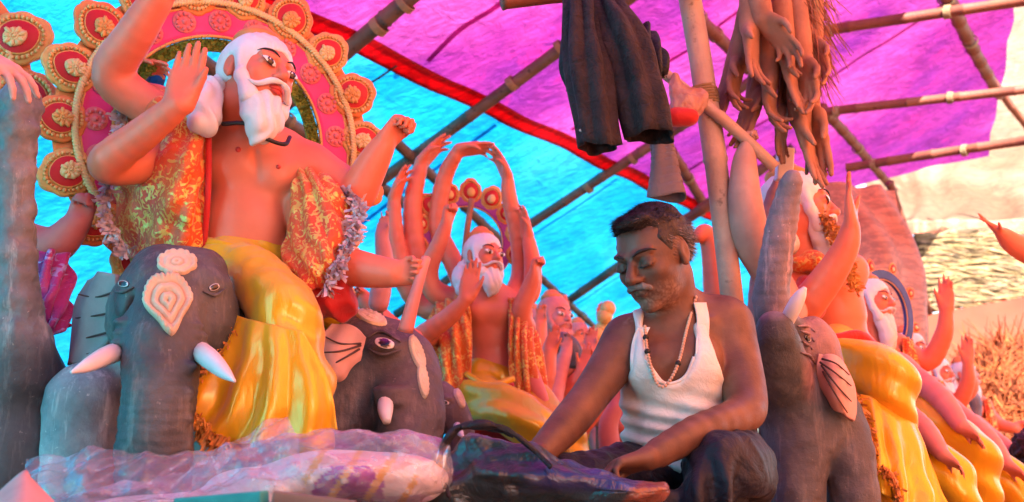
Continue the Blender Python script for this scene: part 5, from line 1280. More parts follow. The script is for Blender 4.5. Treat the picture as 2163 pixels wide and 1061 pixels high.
    for q_ in (-1, 1): mb.tube([hd.p(q_*.05, .405, .095), hd.p(q_*.12, .385, .125), hd.p(q_*.20, .335, .125), hd.p(q_*.25, .285, .10)], np.array([.8, 1.4, 1.1, .4])*.013*hd.H, 6, 5)
    obj('eyebrows', mb.mesh('eyebrows', M['hair_black']), root)
    mb = MB()
    for q_ in (-1, 1):
        mb.tube([hd.p(q_*.215, .345, -.008), hd.p(q_*.15, .397, -.022), hd.p(q_*.085, .392, -.015)], .006*hd.H, 5, 5)
    obj('eyelashes', mb.mesh('eyelashes', M['hair_black']), root)
    s = Sculpt()
    for q_ in (-1, 1): s.chain([hd.p(q_*.01, .425, -.185), hd.p(q_*.08, .405, -.195), hd.p(q_*.135, .355, -.235)], np.array([.024, .028, .012])*hd.H, .01)
    v, q = s.mesh(.0035); n = vnormals(v, q); v = v+n*(.0025*noise(v, 220, 1))[:, None]; obj('moustache', make_mesh('moustache', v, q, M['stubble']), root)
    # vest: the trunk again, a little fuller, cut away at the neck and arms
    s = Sculpt(); e = 12
    s.add(px_ell(1440, 950, Y+.05, 118+e, 95+e, 90), 0); s.add(px_ell(1432, 850, Y+.03, 105+e, 85+e, 100), .06); s.add(px_ell(1425, 755, Y+.03, 114+e, 82+e, 85), .07)
    s.add(px_ell(1385, 770, Y-.06, 56+e, 34+e, 46+e), .04); s.add(px_ell(1465, 765, Y-.05, 56+e, 34+e, 46+e), .04)
    s.add(cone(Q(1350, 712, Y+.02), Q(1510, 690, Y+.05), S(46+e, Y), S(50+e, Y)), .06)
    # armholes and scooped neck
    s.cut(ell(Q(1300, 730, Y), V(S(36, Y), .4, S(112, Y)), frame(0, 0, rad(8))), .01)
    s.cut(ell(Q(1548, 725, Y), V(S(58, Y), .5, S(115, Y)), frame(0, 0, rad(-14))), .01)
    s.cut(ell(Q(1418, 690, Y-.10), V(S(56, Y), .16, S(116, Y))), .01); s.cut(ell(Q(1425, 640, Y+.05), V(S(62, Y), .3, S(62, Y))), .01)
    v, q = s.mesh(.0045); n = vnormals(v, q); x, y, d = proj(v)
    low = np.clip((y-800)/80, 0, 1)
    v = v+n*((.005*np.sin((y-.25*x)*.16+2.5*noise(v, 9, 2)))*low+.003*noise(v, 26, 4)+.004*np.sin(x*.07+y*.02)*low+.022*(crumple(v*V(1, 1, 1.4), 9, 6, 5)-.5)*(.35+.65*low)+.003)[:, None]
    vo = obj('vest', make_mesh('vest', v, q, M['vest']), root)
    sv_ = Surf(v, q)
    for pts in ([(1348, 800), (1345, 765), (1346, 735), (1352, 710), (1360, 692)], [(1480, 790), (1482, 740), (1484, 700), (1484, 668), (1478, 640)]):
        rows = []
        for (px, py) in pts:
            r_ = []
            for dx in (-13, -5, 5, 13):
                p, n_ = sfb.at(px+dx, py, 9); r_.append(Q(px+dx, py, p[1]-.010))
            rows.append(r_)
        v2, q2, uv2 = sheet(rows, 12, 30, lambda a, b, B: .002*noise(B, 30, 2)); obj('strap', make_mesh('strap', v2, q2, M['vest']), vo, mods=[solid(.004)])
    # bound neckline and arm edges
    for nm, pts in (('neck_binding', [(1364, 760), (1385, 800), (1418, 812), (1450, 795), (1468, 755)]),):
        mb = MB(); mb.tube([sv_.at(*p, 12)[0]+sv_.at(*p, 12)[1]*.002 for p in pts], .0045, 6, 5); obj(nm, mb.mesh(nm, M['vest']), vo)
    # trousers: folded legs, the knee towards us at the right
    s = Sculpt(); s.add(px_ell(1450, 1010, Y+.08, 140, 120, 70), 0)
    px_chain(s, [(1520, 1010, Y+.08, 90), (1545, 985, Y-.10, 98), (1530, 985, Y-.28, 88), (1500, 1040, Y-.33, 66), (1400, 1075, Y-.34, 50), (1300, 1085, Y-.33, 42)], .05)
    px_chain(s, [(1380, 1010, Y+.05, 85), (1280, 1020, Y-.12, 84), (1210, 1035, Y-.25, 72), (1300, 1080, Y-.38, 52), (1400, 1095, Y-.40, 42)], .05)
    v, q = s.mesh(.006); n = vnormals(v, q); x, y, d = proj(v)
    rid = 1-np.abs(noise(v*V(2.0, 1.1, .42), 9, 2)); rid2 = 1-np.abs(noise(v*V(2.0, 1, .5), 15, 5))
    lowk = np.clip((y-925)/90, 0, 1)
    v = v+n*(.014*np.sin((x-1530)*.075+.012*(y-1000)*np.sign(x-1540)+2.6*noise(v, 5, 2))*lowk+.010*(rid-.6)+.060*(crumple(v*V(1.3, 1, .5), 6, 6, 3)-.5)+.020*(crumple(v*V(1.3, 1, .6), 15, 6, 8)-.5))[:, None]
    obj('trousers', make_mesh('trousers', v, q, M['trouser_man']), root)
    # bare feet tucked under
    s = Sculpt()
    for (px, py, Yf, d) in ((1300, 1092, Y-.36, -1), (1405, 1100, Y-.42, 1)):
        a = Q(px, py, Yf); s.add(cone(a, a+V(d*-.12, -.02, -.01), .036, .032), 0); s.add(ell(a+V(d*-.17, -.02, -.015), V(.05, .04, .022)), .02)
        for k in range(5): s.add(cone(a+V(d*-.20, -.05+.018*k, -.015), a+V(d*(-.245+.008*abs(k-1)), -.052+.018*k, -.02), .010, .0085), .004)
    v, q = s.mesh(.004); obj('feet', make_mesh('feet', v, q, M['man_skin']), root)
    # bead necklace
    pts = [Q(1470, 628, Y-.0), Q(1452, 690, Y-.075), Q(1432, 770, Y-.125), Q(1405, 815, Y-.135), Q(1385, 805, Y-.130), Q(1368, 745, Y-.115), Q(1362, 690, Y-.08)]
    P, _ = spline(pts, None, 16); P2 = []
    for p in P:
        x, y, d = proj(p); sp1, n1 = sv_.at(x[0], y[0], 10); sp2 = p
        P2.append(p if p[1] < sp1[1]-.004 else Q(x[0], y[0], sp1[1]-.007))
    P2 = np.array(P2); mb = MB(); mk = []
    seg = np.r_[0, np.cumsum(np.linalg.norm(np.diff(P2, axis=0), axis=1))]
    for i, t in enumerate(np.arange(0, seg[-1], .0078)):
        p = V(*[np.interp(t, seg, P2[:, k]) for k in range(3)]); mk.append(p) if i in (26, 47, 52, 57, 66, 74) else mb.ball(p, .0042, nu=8, nv=6)
    nk = obj('bead_necklace', mb.mesh('bead_necklace', M['bead_wood']), root); tag(nk, kind='stuff')
    for p in mk: b_ = MB(); b_.ball(p, .0075); obj('dark_bead', b_.mesh('dark_bead', M['black_paint']), nk)
    return root
man()

# ================================================================== cloth heap in his lap, plastic bundle and the work platform
M['blue_cloth'] = satin('blue_violet_lining', (.010, .028, .105), (.014, .008, .032), .34)
M['orange_cloth'] = cloth('orange_red_cloth', (.42, .07, .03), (.25, .03, .02), .5, .05, .7, 26)
M['teal_sheen_cloth'] = cloth('dark_cloth_teal_sheen', (.012, .05, .058), (.006, .014, .020), .30, .05, .7, 13, spec=.8, use_vc=True)  # teal sheen from the cyan light is put into this dark cloth's colour
def heap(name, lumps, m, label, cat, amp=.02, fr=26, seed=0, h=.006, axis=V(.4, .3, 1), extra=None):
    s = Sculpt()
    for i, l in enumerate(lumps): s.add(px_ell(*l), .03 if i else 0)
    v, q = s.mesh(h); n = vnormals(v, q)
    rid = 1-np.abs(noise(v*V(.6, 1, 1.7), 9, seed)); v = v+n*(amp*.8*(rid-.6)+amp*3.2*(crumple(v*V(.6, 1, 1.2), 7, 7, seed)-.5)+amp*1.0*(crumple(v, 20, 7, seed+4)-.5)+amp*.2*noise(v, 28, seed+3))[:, None]
    x, y, d = proj(v); c = np.ones((len(v), 3))
    if extra: c = extra(v, x, y, c)
    return obj(name, make_mesh(name, v, q, M[m], c), label=label, cat=cat)
def heap_c(v, x, y, c):
    nn = noise(v, 6, 3); s_ = np.clip(((x-1090)/60), 0, 1)*np.clip((1400-x)/40, 0, 1)*np.clip((y-955-.02*(x-1090))/14, 0, 1)*np.clip((1045-y)/16, 0, 1)
    c = c*(1-s_[:, None])+s_[:, None]*np.where(nn > 0, 1, .4)[:, None]*np.array((2.4, 1.5, 5.0))
    o_ = np.clip((x-1310-(1061-y)*.7)/20, 0, 1)*np.clip((y-985)/15, 0, 1); return c*(1-o_[:, None])+o_[:, None]*np.array((22, 1.8, .8))
ch = heap('cloth_heap', [(1080, 995, 2.10, 150, 100, 74), (1015, 965, 2.12, 85, 80, 78), (1190, 1012, 2.10, 160, 95, 54), (1320, 1035, 2.06, 110, 80, 46), (960, 1050, 2.08, 60, 60, 60)], 'teal_sheen_cloth', 'heap of black cloth with painted teal sheen in front of the working man', 'cloth', .026, h=.005, extra=heap_c)
def ribbon(parent, path, wpx, seed):
    rows = []
    P_ = [Q(*p) for p in path]
    for k, p in enumerate(path):
        a = path[max(0, k-1)]; b = path[min(len(path)-1, k+1)]; dx, dy = b[0]-a[0], b[1]-a[1]; nrm = math.hypot(dx, dy); ox, oy = -dy/nrm*wpx/2, dx/nrm*wpx/2
        rows.append([Q(p[0]-ox, p[1]-oy, p[2]), Q(p[0], p[1], p[2]-.006), Q(p[0]+ox, p[1]+oy, p[2]+.004)])
    v, q, uv = sheet(rows, 12, 70, lambda u, v, B: .007*noise(B, 30, seed)+.03*(crumple(B.reshape(-1, 3), 14, 6, seed)-.5).reshape(u.shape))
    return obj('strap_band', make_mesh('strap_band', v, q, M['black_cloth']), parent, mods=[solid(.005)])
st_ = empty('cloth_strap', Q(960, 1040, 2.04), 'black cloth strap looped over the dark cloth heap', 'strap')
ribbon(st_, [(950, 1050, 2.0), (928, 985, 2.03), (948, 925, 2.03), (985, 896, 2.03), (1040, 905, 2.04), (1085, 922, 2.04)], 15, 2)
ribbon(st_, [(975, 905, 2.02), (1030, 898, 2.02), (1080, 915, 2.02), (1130, 955, 2.02), (1160, 985, 2.0)], 20, 5)

def bundle():
    root = empty('plastic_bundle', Q(600, 1061, 1.85), 'clear plastic sheeting bundled over purple and gold cloth on the platform', 'bundle')
    lumps = [(740, 985, 2.0, 190, 150, 75), (600, 1010, 2.0, 180, 130, 60), (860, 1000, 2.02, 110, 110, 75), (430, 1050, 1.95, 220, 120, 40), (200, 1075, 1.9, 140, 110, 42)]
    s = Sculpt()
    for i, l in enumerate(lumps): s.add(px_ell(l[0], l[1]+12, l[2]+.02, l[3]*.86, l[4]*.86, l[5]*.74), .03 if i else 0)
    v, q = s.mesh(.006); n = vnormals(v, q); v = v+n*(.03*(crumple(v, 6, 7, 12)-.5))[:, None]; x, y, d = proj(v)
    c = np.tile(np.array((.84, .80, .83)), (len(v), 1)); nn = noise(v, 7, 5)
    for lo_, cc in ((.25, (.80, .50, .48)), (.50, (.55, .66, .70))): c[nn > lo_] = cc
    c[nn < -.35] = (.62, .50, .72)
    pur = (x > 660)*(x < 810)*(y > 985)*(abs((x-740)*.9)+abs((y-1040)*.9) < 85); c[pur] = (.30, .004, .42)
    gld = (np.abs(((x*.8+y*.5) % 62)-31) < 7)*(x > 640)*(x < 880)*(y > 950); c[gld] = (.75, .42, .10)
    M['packed'] = cloth('packed_cloth', (1, 1, 1), (.9, .9, .9), .5, .2, .5, 16, use_vc=True)
    obj('packed_cloth', make_mesh('packed_cloth', v, q, M['packed'], c), root)
    s = Sculpt()
    for i, l in enumerate(lumps): s.add(px_ell(*l), .06 if i else 0)
    v, q = s.mesh(.005); n = vnormals(v, q)
    v = v+n*(.085*(crumple(v*V(.8, 1, 1.2), 6, 7, 3)-.5)+.045*(crumple(v, 13, 6, 5)-.5)+.008*(crumple(v, 34, 6, 8)-.5)+.016)[:, None]
    obj('plastic_sheet', make_mesh('plastic_sheet', v, q, M['film']), root)
    # crumpled loose edge of film at the left
    v, q, uv = sheet([[Q(*p) for p in r] for r in ([(70, 1012, 1.98), (150, 1002, 1.96), (230, 990, 1.94), (300, 1010, 1.93), (420, 1000, 1.95), (520, 960, 1.97), (620, 915, 2.0)],
        [(60, 1050, 1.9), (150, 1040, 1.88), (230, 1035, 1.86), (300, 1045, 1.85), (420, 1040, 1.86), (520, 1010, 1.88), (640, 960, 1.9)],
        [(60, 1095, 1.84), (150, 1090, 1.82), (230, 1085, 1.80), (300, 1090, 1.8), (420, 1085, 1.8), (520, 1060, 1.8), (640, 1040, 1.82)])], 200, 60,
        lambda u, v, B: (.10*(crumple(B.reshape(-1, 3)*V(1, 1, .8), 8, 7, 6)-.5)+.045*(crumple(B.reshape(-1, 3), 20, 7, 9)-.5)).reshape(u.shape))
    obj('plastic_edge', make_mesh('plastic_edge', v, q, M['film'], uv=uv), root)
    return root
bundle()
# platform
M['plank'] = wood('worn_plank', (.30, .20, .14), (.17, .11, .08), 0)
M['teal_board'] = wood('turquoise_painted_board', (.05, .34, .32), (.03, .25, .24), 0, .6)
M['grey_board'] = wood('grey_brown_board', (.20, .17, .15), (.12, .10, .09), 0)
pr = empty('work_platform', V(-.2, 2.1, 0), 'plank work platform on posts carrying the man and the plastic bundle', 'platform')
TZ = .905
y = 1.62; k = 0; rnd = random.Random(2)
while y < 2.14:
    wd = rnd.uniform(.085, .105); mb = MB(); mb.box(V(-.30+rnd.uniform(-.02, .02), y+wd/2, TZ-.014+rnd.uniform(-.002, .002)), (.97, wd/2-.003, .013)); obj('plank', mb.mesh('plank', M['plank'], False), pr, mods=[bevel(.003)]); y += wd
y = 2.15
while y < 2.98:
    wd = rnd.uniform(.085, .105); mb = MB(); mb.box(V(.34+rnd.uniform(-.01, .01), y+wd/2, TZ-.014+rnd.uniform(-.002, .002)), (.33, wd/2-.003, .013)); obj('plank', mb.mesh('plank', M['plank'], False), pr, mods=[bevel(.003)]); y += wd
for (x, y) in ((-1.2, 1.7), (-1.2, 2.1), (-.3, 1.7), (.62, 1.7), (.06, 2.9), (.62, 2.9), (.62, 2.2)):
    mb = MB(); mb.tube([V(x, y, 0), V(x+.01, y, .5), V(x, y, TZ-.028)], .035, 10, 4); obj('leg', mb.mesh('leg', M['bamboo_dark']), pr)
def board(p0, p1, Y0, Y1, hgt, m, label, th=.02):
    A, B = Q(*p0, Y0), Q(*p1, Y1); d = B-A; u = unit(V(d[0], d[1], 0)); n = V(-u[1], u[0], 0); c = (A+B)/2-UZ*hgt/2
    Mx = np.stack([unit(d), n, unit(np.cross(unit(d), n))], 1); mb = MB(); mb.box(c, (np.linalg.norm(d)/2, th/2, hgt/2), Mx)
    return obj('board', mb.mesh('board', M[m], False), label=label, cat='board', mods=[bevel(.003)])
board((380, 1052), (565, 1036), 1.66, 1.58, .10, 'teal_board', 'turquoise painted board standing at the front edge of the platform')
board((568, 1036), (745, 1058), 1.58, 1.60, .10, 'grey_board', 'grey brown board meeting the turquoise board at the platform edge')
# scrap of pink card at the corner
v, q, uv = sheet([[Q(-40, 1075, 1.7), Q(46, 998, 1.75), Q(60, 1005, 1.8)], [Q(-20, 1110, 1.6), Q(50, 1070, 1.62), Q(130, 1080, 1.68)], [Q(-10, 1150, 1.58), Q(60, 1140, 1.6), Q(150, 1130, 1.62)]], 20, 20)
M['card'] = paint('pink_card', (.60, .36, .33), (.5, .28, .26), rough=.8)
obj('card_scrap', make_mesh('card_scrap', v, q, M['card'], uv=uv), label='scrap of dull pink card beside the plastic sheeting', cat='card', mods=[solid(.003)])
# ================================================================== right side: elephant with raised trunk and the row of statues
def elephant_four():
    root = empty('elephant_statue', V(Q(1720, 1000, 3.0)[0], 3.0, 0), 'dark elephant statue with trunk raised high and pink veined ear behind the man', 'statue', 'elephant statues carrying the deities')
    s = Sculpt(); Y = 2.98
    s.add(px_ell(1700, 790, Y, 80, 90, 95), 0); s.add(px_ell(1712, 730, Y-.02, 46, 70, 62), .05)
    px_chain(s, [(1665, 740, Y-.06, 50), (1632, 650, Y-.10, 39), (1637, 560, Y-.12, 32), (1650, 470, Y-.13, 29), (1665, 405, Y-.14, 24), (1674, 376, Y-.16, 18)], .04)
    px_chain(s, [(1668, 840, Y-.07, 62), (1650, 770, Y-.16, 54), (1640, 718, Y-.21, 44), (1634, 690, Y-.22, 30)], .03)      # lower jaw
    s.add(px_ell(1705, 905, Y, 95, 100, 110), .07)
    for pts in ([(1690, 900, Y-.06, 62), (1690, 1000, Y-.08, 50), (1688, 1180, Y-.08, 48)], [(1765, 890, Y-.02, 58), (1800, 1000, Y-.06, 48), (1815, 1180, Y-.06, 46)]):
        px_chain(s, pts, .05); a = Q(*pts[-1][:3]); s.add(cone(a, V(a[0], a[1], .06), S(48, Y), .085), .03)
    s.add(ell(Q(1760, 1010, 3.55), V(.24, .42, .28)), .1)
    for (px, Yl) in ((1690, 3.7), (1820, 3.7)):
        b = V(Q(px, 1000, Yl)[0], Yl, .06); s.add(cone(b+UZ*.7, b, .1, .1), .06)
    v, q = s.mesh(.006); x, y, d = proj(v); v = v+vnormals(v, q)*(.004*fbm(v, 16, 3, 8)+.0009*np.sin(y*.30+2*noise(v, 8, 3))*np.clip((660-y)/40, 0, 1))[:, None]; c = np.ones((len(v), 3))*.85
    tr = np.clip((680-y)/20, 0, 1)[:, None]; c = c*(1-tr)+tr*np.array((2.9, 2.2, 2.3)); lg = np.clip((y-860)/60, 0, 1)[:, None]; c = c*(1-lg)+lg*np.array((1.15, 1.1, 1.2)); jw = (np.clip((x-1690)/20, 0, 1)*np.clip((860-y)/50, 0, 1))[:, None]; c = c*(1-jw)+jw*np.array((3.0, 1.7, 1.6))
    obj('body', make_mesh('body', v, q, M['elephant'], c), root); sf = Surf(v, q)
    painted_eye(sf, 1706, 716, 10, 7, .9, root, .8)
    for pts in ([(1690, 700), (1706, 706), (1720, 722)], [(1694, 722), (1706, 730), (1716, 738)], [(1690, 745), (1708, 752), (1722, 770)], [(1684, 690), (1702, 690), (1722, 702)]):
        mb = MB(); mb.tube([sf.at(*p)[0]+sf.at(*p)[1]*.002 for p in pts], [.003, .006, .003], 6, 6, flat=.7, c=(2.6, 1.6, 1.5)); obj('eye_fold', mb.mesh('eye_fold', M['elephant'], True, True), root)
    tusk(root, [Q(1658, 688, 2.78), Q(1674, 655, 2.74), Q(1690, 625, 2.72), Q(1701, 607, 2.71)], [.018, .020, .016, .005])
    ear(root, [[(1728, 748, 2.84), (1752, 752, 2.83), (1785, 772, 2.86)], [(1724, 778, 2.83), (1766, 792, 2.79), (1806, 815, 2.85)], [(1732, 815, 2.83), (1772, 840, 2.79), (1808, 862, 2.85)], [(1756, 850, 2.83), (1780, 872, 2.81), (1800, 890, 2.84)]], 'ear_pink',
        [[(1732, 765, 2.80), (1765, 788, 2.765), (1798, 815, 2.81)], [(1735, 772, 2.80), (1768, 815, 2.76), (1798, 848, 2.81)], [(1738, 785, 2.80), (1764, 832, 2.765), (1790, 872, 2.80)], [(1736, 758, 2.81), (1766, 768, 2.78), (1794, 792, 2.825)]])
    return root
M['blue_paint'] = paint('blue_paint', (.06, .07, .30), (.04, .05, .2), rough=.5)
elephant_four()
clay_arm('statue_arm', [(1665, 660, 3.16, 40), (1622, 570, 3.10, 38), (1588, 505, 3.04, 40), (1574, 430, 3.02, 36), (1572, 355, 3.02, 27), (1576, 318, 3.02, 19)], V(.15, 0, 1), V(.9, -.4, .1), 78, 1, FIST, 'clay_pink', 'bare pinkish clay statue arm raised beside the bamboo post gripping a bamboo stick', .005)
clay_arm('statue_arm', [(1605, 700, 3.3, 28), (1610, 600, 3.3, 26), (1622, 500, 3.3, 24), (1636, 410, 3.3, 17)], V(.25, 0, 1), V(.9, -.4, .1), 75, 1, RELAX, 'clay_pink', 'slim purple grey clay arm standing between the raised trunk and the post', .006, tint=(.75, .62, .75))
mb = MB(); mb.box(Q(1657, 348, 3.2), (S(17, 3.2), .02, S(36, 3.2)), frame(0, 0, .1)); obj('wood_peg', mb.mesh('wood_peg', M['tusk'], False), label='pale square wooden peg above the raised trunk', cat='peg', mods=[bevel(.003)])
pole('bamboo_stick', Q(1395, 140, 3.02), Q(1642, 362, 3.0), .017, .019, 'bamboo_pale', 'pale bamboo stick through the clay fist with the bag hung on it', seed=31, nodes=.16, cat='stick')

def statue_four():
    Y = 3.5; root = empty('deity_statue', Q(1770, 800, Y), 'coral deity statue in profile with raised flat palm and red drape beside the raised trunk', 'statue', 'deity statues riding elephants')
    hd = Head(Q(1686, 440, Y), S(165, Y), rad(72), rad(2), rad(14))
    tor = [(px_ell(1785, 745, Y, 72, 60, 50), 0), (px_ell(1768, 665, Y, 62, 52, 62), .05), (px_ell(1742, 592, Y, 76, 56, 56), .06), (cone(Q(1672, 560, Y), Q(1800, 570, Y), S(38, Y), S(34, Y)), .05), (cone(Q(1710, 570, Y), hd.p(0, -.1, -.25), S(46, Y), S(40, Y)), .05)]
    arms = [armh([(1680, 575, Y-.02, 40), (1672, 650, Y-.15, 44), (1692, 655, Y-.28, 38), (1745, 592, Y-.36, 33), (1786, 525, Y-.40, 26), (1798, 478, Y-.41, 18)], V(-.05, -.05, 1), V(1, -.35, .0), 122, 1, FLAT)]
    b, v, q = idol_body(root, tor, arms, hd, .006)
    hd.eyes_paint(root); hd.brows(root); white_hair(hd, root, 1.0, h=.006)
    s = Sculpt(); s.add(px_ell(1690, 650, 3.34, 48, 50, 52), 0); s.add(px_ell(1720, 612, 3.36, 40, 40, 34), .02); v, q = s.mesh(.006); v = folds(v, q, .01, 70, V(1, 0, .4), 3, 2); obj('red_drape', make_mesh('red_drape', v, q, M['red_cloth']), root)
    s = Sculpt(); s.add(px_ell(1712, 558, 3.38, 48, 46, 26), 0); v, q = s.mesh(.006); v = folds(v, q, .008, 80, V(1, 0, .4), 5, 2); obj('collar', make_mesh('collar', v, q, M['brocade2']), root)
    mb = MB(); mb.tube([Q(1715, 705, 3.26), Q(1765, 715, 3.22), Q(1815, 708, 3.24), Q(1850, 735, 3.3)], .016, 8, 6); obj('red_sash', mb.mesh('red_sash', M['red_cloth']), root)
    s = Sculpt(); px_chain(s, [(1775, 745, Y, 60), (1760, 750, Y-.2, 44), (1830, 775, Y-.32, 56), (1878, 800, Y-.38, 52), (1884, 870, Y-.36, 46), (1868, 1000, Y-.32, 44), (1860, 1150, Y-.3, 40)], .05)
    v, q = s.mesh(.007); v = folds(v, q, .011, 50, V(.6, .2, 1), 2, 2.4); obj('dhoti', make_mesh('dhoti', v, q, M['yellow']), root)
    simple_sheet(root, 'pleats', [[(1802, 830, 3.12), (1850, 840, 3.08), (1910, 850, 3.12)], [(1805, 900, 3.08), (1870, 920, 3.02), (1950, 930, 3.08)], [(1812, 965, 3.04), (1890, 1000, 2.98), (1985, 1020, 3.05)], [(1830, 1010, 3.02), (1910, 1075, 2.96), (2010, 1100, 3.02)]], 'yellow', 60, 40, 4, .018, .2, 3, .005, True)
    fringe('gold_fringe', [Q(1803, 825, 3.10), Q(1806, 900, 3.06), Q(1815, 965, 3.02), Q(1880, 1000, 2.96), Q(1905, 1075, 2.94)], root, V(-.3, -.4, -.5), .02, 'gold_fringe', 320, 5, cord=.007, r=.003)
    fringe('gold_fringe', [Q(1806, 830, 3.08), Q(1830, 900, 3.02), Q(1850, 960, 3.0)], root, V(.3, -.4, -.5), .02, 'gold_fringe', 160, 6, cord=.006, r=.003)
    fringe('garland', [Q(1735, 455, 3.40), Q(1765, 500, 3.36), Q(1790, 560, 3.34), Q(1805, 610, 3.34)], root, V(.2, -.6, -.3), .016, 'gold_fringe', 600, 7, cord=.014, r=.003)
    return root
statue_four()
def seat(px, py, Y, sc):
    def f(root, P, H):
        s = Sculpt(); a = P(0, .1, -2.9); s.add(rbox(V(a[0], a[1], a[2]/2), V(.9*H, .6*H, a[2]/2-.01), None, .1*H), 0); v, q = s.mesh(.02); v = folds(v, q, .01, 20, V(1, 0, .2)); obj('seat', make_mesh('seat', v, q, M['orange_cloth']), root)
    return f
statue_far(1838, 640, 4.5, S(104, 4.5), 'white bearded statue with broad chest just behind the profile statue in the row', 42, [
    ([(-.5, 0, -.85, .2), (-.9, -.3, -1.4, .2), (-.4, -.9, -1.6, .16)], V(.5, -.3, .5), fc, 1, RELAX),
    ([(.5, 0, -.85, .2), (1.0, -.2, -1.2, .2), (1.25, -.5, -.7, .17), (1.3, -.6, -.2, .12)], V(.05, 0, 1), V(-.4, -1, 0), -1, FLAT)], beard=1.3, extra=seat(0, 0, 0, 0))
statue_far(1920, 742, 5.5, S(84, 5.5), 'white bearded statue further along the row with yellow dhoti', 42, [
    ([(-.5, 0, -.85, .2), (-.9, -.3, -1.4, .2), (-.4, -.9, -1.6, .16)], V(.5, -.3, .5), fc, 1, RELAX),
    ([(.5, 0, -.85, .2), (1.0, -.2, -1.3, .2), (1.2, -.5, -.8, .17), (1.2, -.6, -.3, .12)], V(.05, 0, 1), V(-.4, -1, 0), -1, FLAT)], beard=1.2, extra=seat(0, 0, 0, 0))
statue_far(1978, 790, 6.4, S(72, 6.4), 'white haired statue between the bearded ones and the distant one', 40, [
    ([(-.5, 0, -.85, .2), (-.9, -.3, -1.4, .2), (-.4, -.9, -1.6, .16)], V(.5, -.3, .5), fc, 1, RELAX),
    ([(.5, 0, -.85, .2), (.9, -.2, -.4, .2), (.8, -.3, .3, .13)], V(-.1, 0, 1), fc, 1, FIST)], beard=1.1, extra=seat(0, 0, 0, 0), h=.011)
statue_far(2035, 795, 7.2, S(64, 7.2), 'distant white headed statue standing alone before the straw heap', 45, [
    ([(-.5, 0, -.85, .2), (-.9, -.3, -1.5, .2), (-.4, -.8, -1.9, .16)], V(.5, -.3, .4), fc, 1, RELAX),
    ([(.5, 0, -.85, .2), (.9, -.2, -1.5, .2), (1.3, -.5, -1.7, .16)], V(.6, 0, .3), fc, 1, FIST)], beard=.8, extra=seat(0, 0, 0, 0), h=.011)
s = Sculpt(); px_chain(s, [(2012, 900, 6.8, 12), (2016, 850, 6.8, 14), (2040, 830, 6.8, 14), (2058, 848, 6.8, 14), (2060, 880, 6.8, 12)], .02); px_chain(s, [(2012, 900, 6.8, 12), (2005, 960, 6.8, 34), (2005, 1050, 6.8, 46)], .05)
a = Q(2005, 1050, 6.8); s.add(cone(a, V(a[0], a[1], .06), .16, .16), .05); v, q = s.mesh(.012)
obj('elephant_statue', make_mesh('elephant_statue', v, q, M['elephant'], np.tile((2.6, 2.2, 2.6), (len(v), 1))), label='small pale grey elephant statue with hooked trunk before the distant statue', cat='statue', group='elephant statues carrying the deities')
hr3 = empty('halo', Q(1850, 700, 4.7), 'blue purple halo ring behind the white bearded statues of the row', 'halo', 'halo arches behind statues')
arch(hr3, Q(1862, 668, 4.85), rad(35), .22, rad(-60), rad(120), .03, rad(40), rad(-60), detail=1, green=False, ring='blue_paint', off=.02)
# folded limbs of the row's nearer seated statues: knees and feet in yellow along the lower right
def lower_statue(px, py, Y, r, label, dhoti='yellow', foot=True):
    root = empty('seated_statue', Q(px, py+160, Y), label, 'statue', 'unfinished statues at the end of the row')
    s = Sculpt(); px_chain(s, [(px-70, py-35, Y+.1, r*1.0), (px, py, Y-.05, r), (px+70, py+45, Y-.12, r*.9), (px+85, py+110, Y-.1, r*.85), (px+80, py+260, Y-.05, r*.8)], .05)
    v, q = s.mesh(.008); v = folds(v, q, .014, 40, V(.6, .1, .8), 3, 2.4); obj('dhoti', make_mesh('dhoti', v, q, M[dhoti]), root)
    s = Sculpt(); px_chain(s, [(px-90, py-120, Y+.1, r*.9), (px-80, py-50, Y+.1, r*1.1)], .04); px_chain(s, [(px-60, py-115, Y+.05, r*.5), (px+5, py-60, Y-.10, r*.5), (px+45, py-5, Y-.2, r*.36)], .03)
    hand(s, Q(px+45, py-5, Y-.2), V(.6, -.3, -.5), V(0, -.4, -1), S(66, Y), 1, wr=S(r*.36, Y), **RELAX)
    s.add(cone(Q(px-85, py-40, Y+.12), V(Q(px-85, py, Y)[0], Y+.12, .06), S(r*1.2, Y), S(r*1.4, Y)), .04)
    v, q = s.mesh(.008); obj('body', make_mesh('body', v, q, M['skin_pink']), root)
    return root
lower_statue(1985, 905, 4.0, 46, 'headless seated statue with yellow draped knee beside the profile statue', )
lower_statue(2080, 985, 4.4, 40, 'headless seated statue with pink arm resting on pale yellow knee')

lower_statue(1945, 965, 3.6, 44, 'headless seated statue in folded yellow cloth in front of the row')
lower_statue(2140, 1030, 4.9, 40, 'headless seated statue at the far end beside the straw heap')
# ================================================================== background at the right
v, q, uv = sheet([[Q(1640, 385, 7.5), Q(1800, 390, 7.4), Q(1895, 400, 7.5)], [Q(1640, 500, 7.5), Q(1860, 510, 7.3), Q(1930, 520, 7.5)], [Q(1640, 660, 7.5), Q(1880, 660, 7.3), Q(1968, 660, 7.5)], [Q(1640, 1050, 7.5), Q(1880, 1050, 7.3), Q(1975, 1050, 7.5)]], 40, 60, lambda u, v, B: .04*np.sin(u*14+3*noise(B, 2, 1)))
obj('cloth_curtain', make_mesh('cloth_curtain', v, q, M['tarp_orange']), label='orange cloth curtain hanging behind the row of statues', cat='curtain')
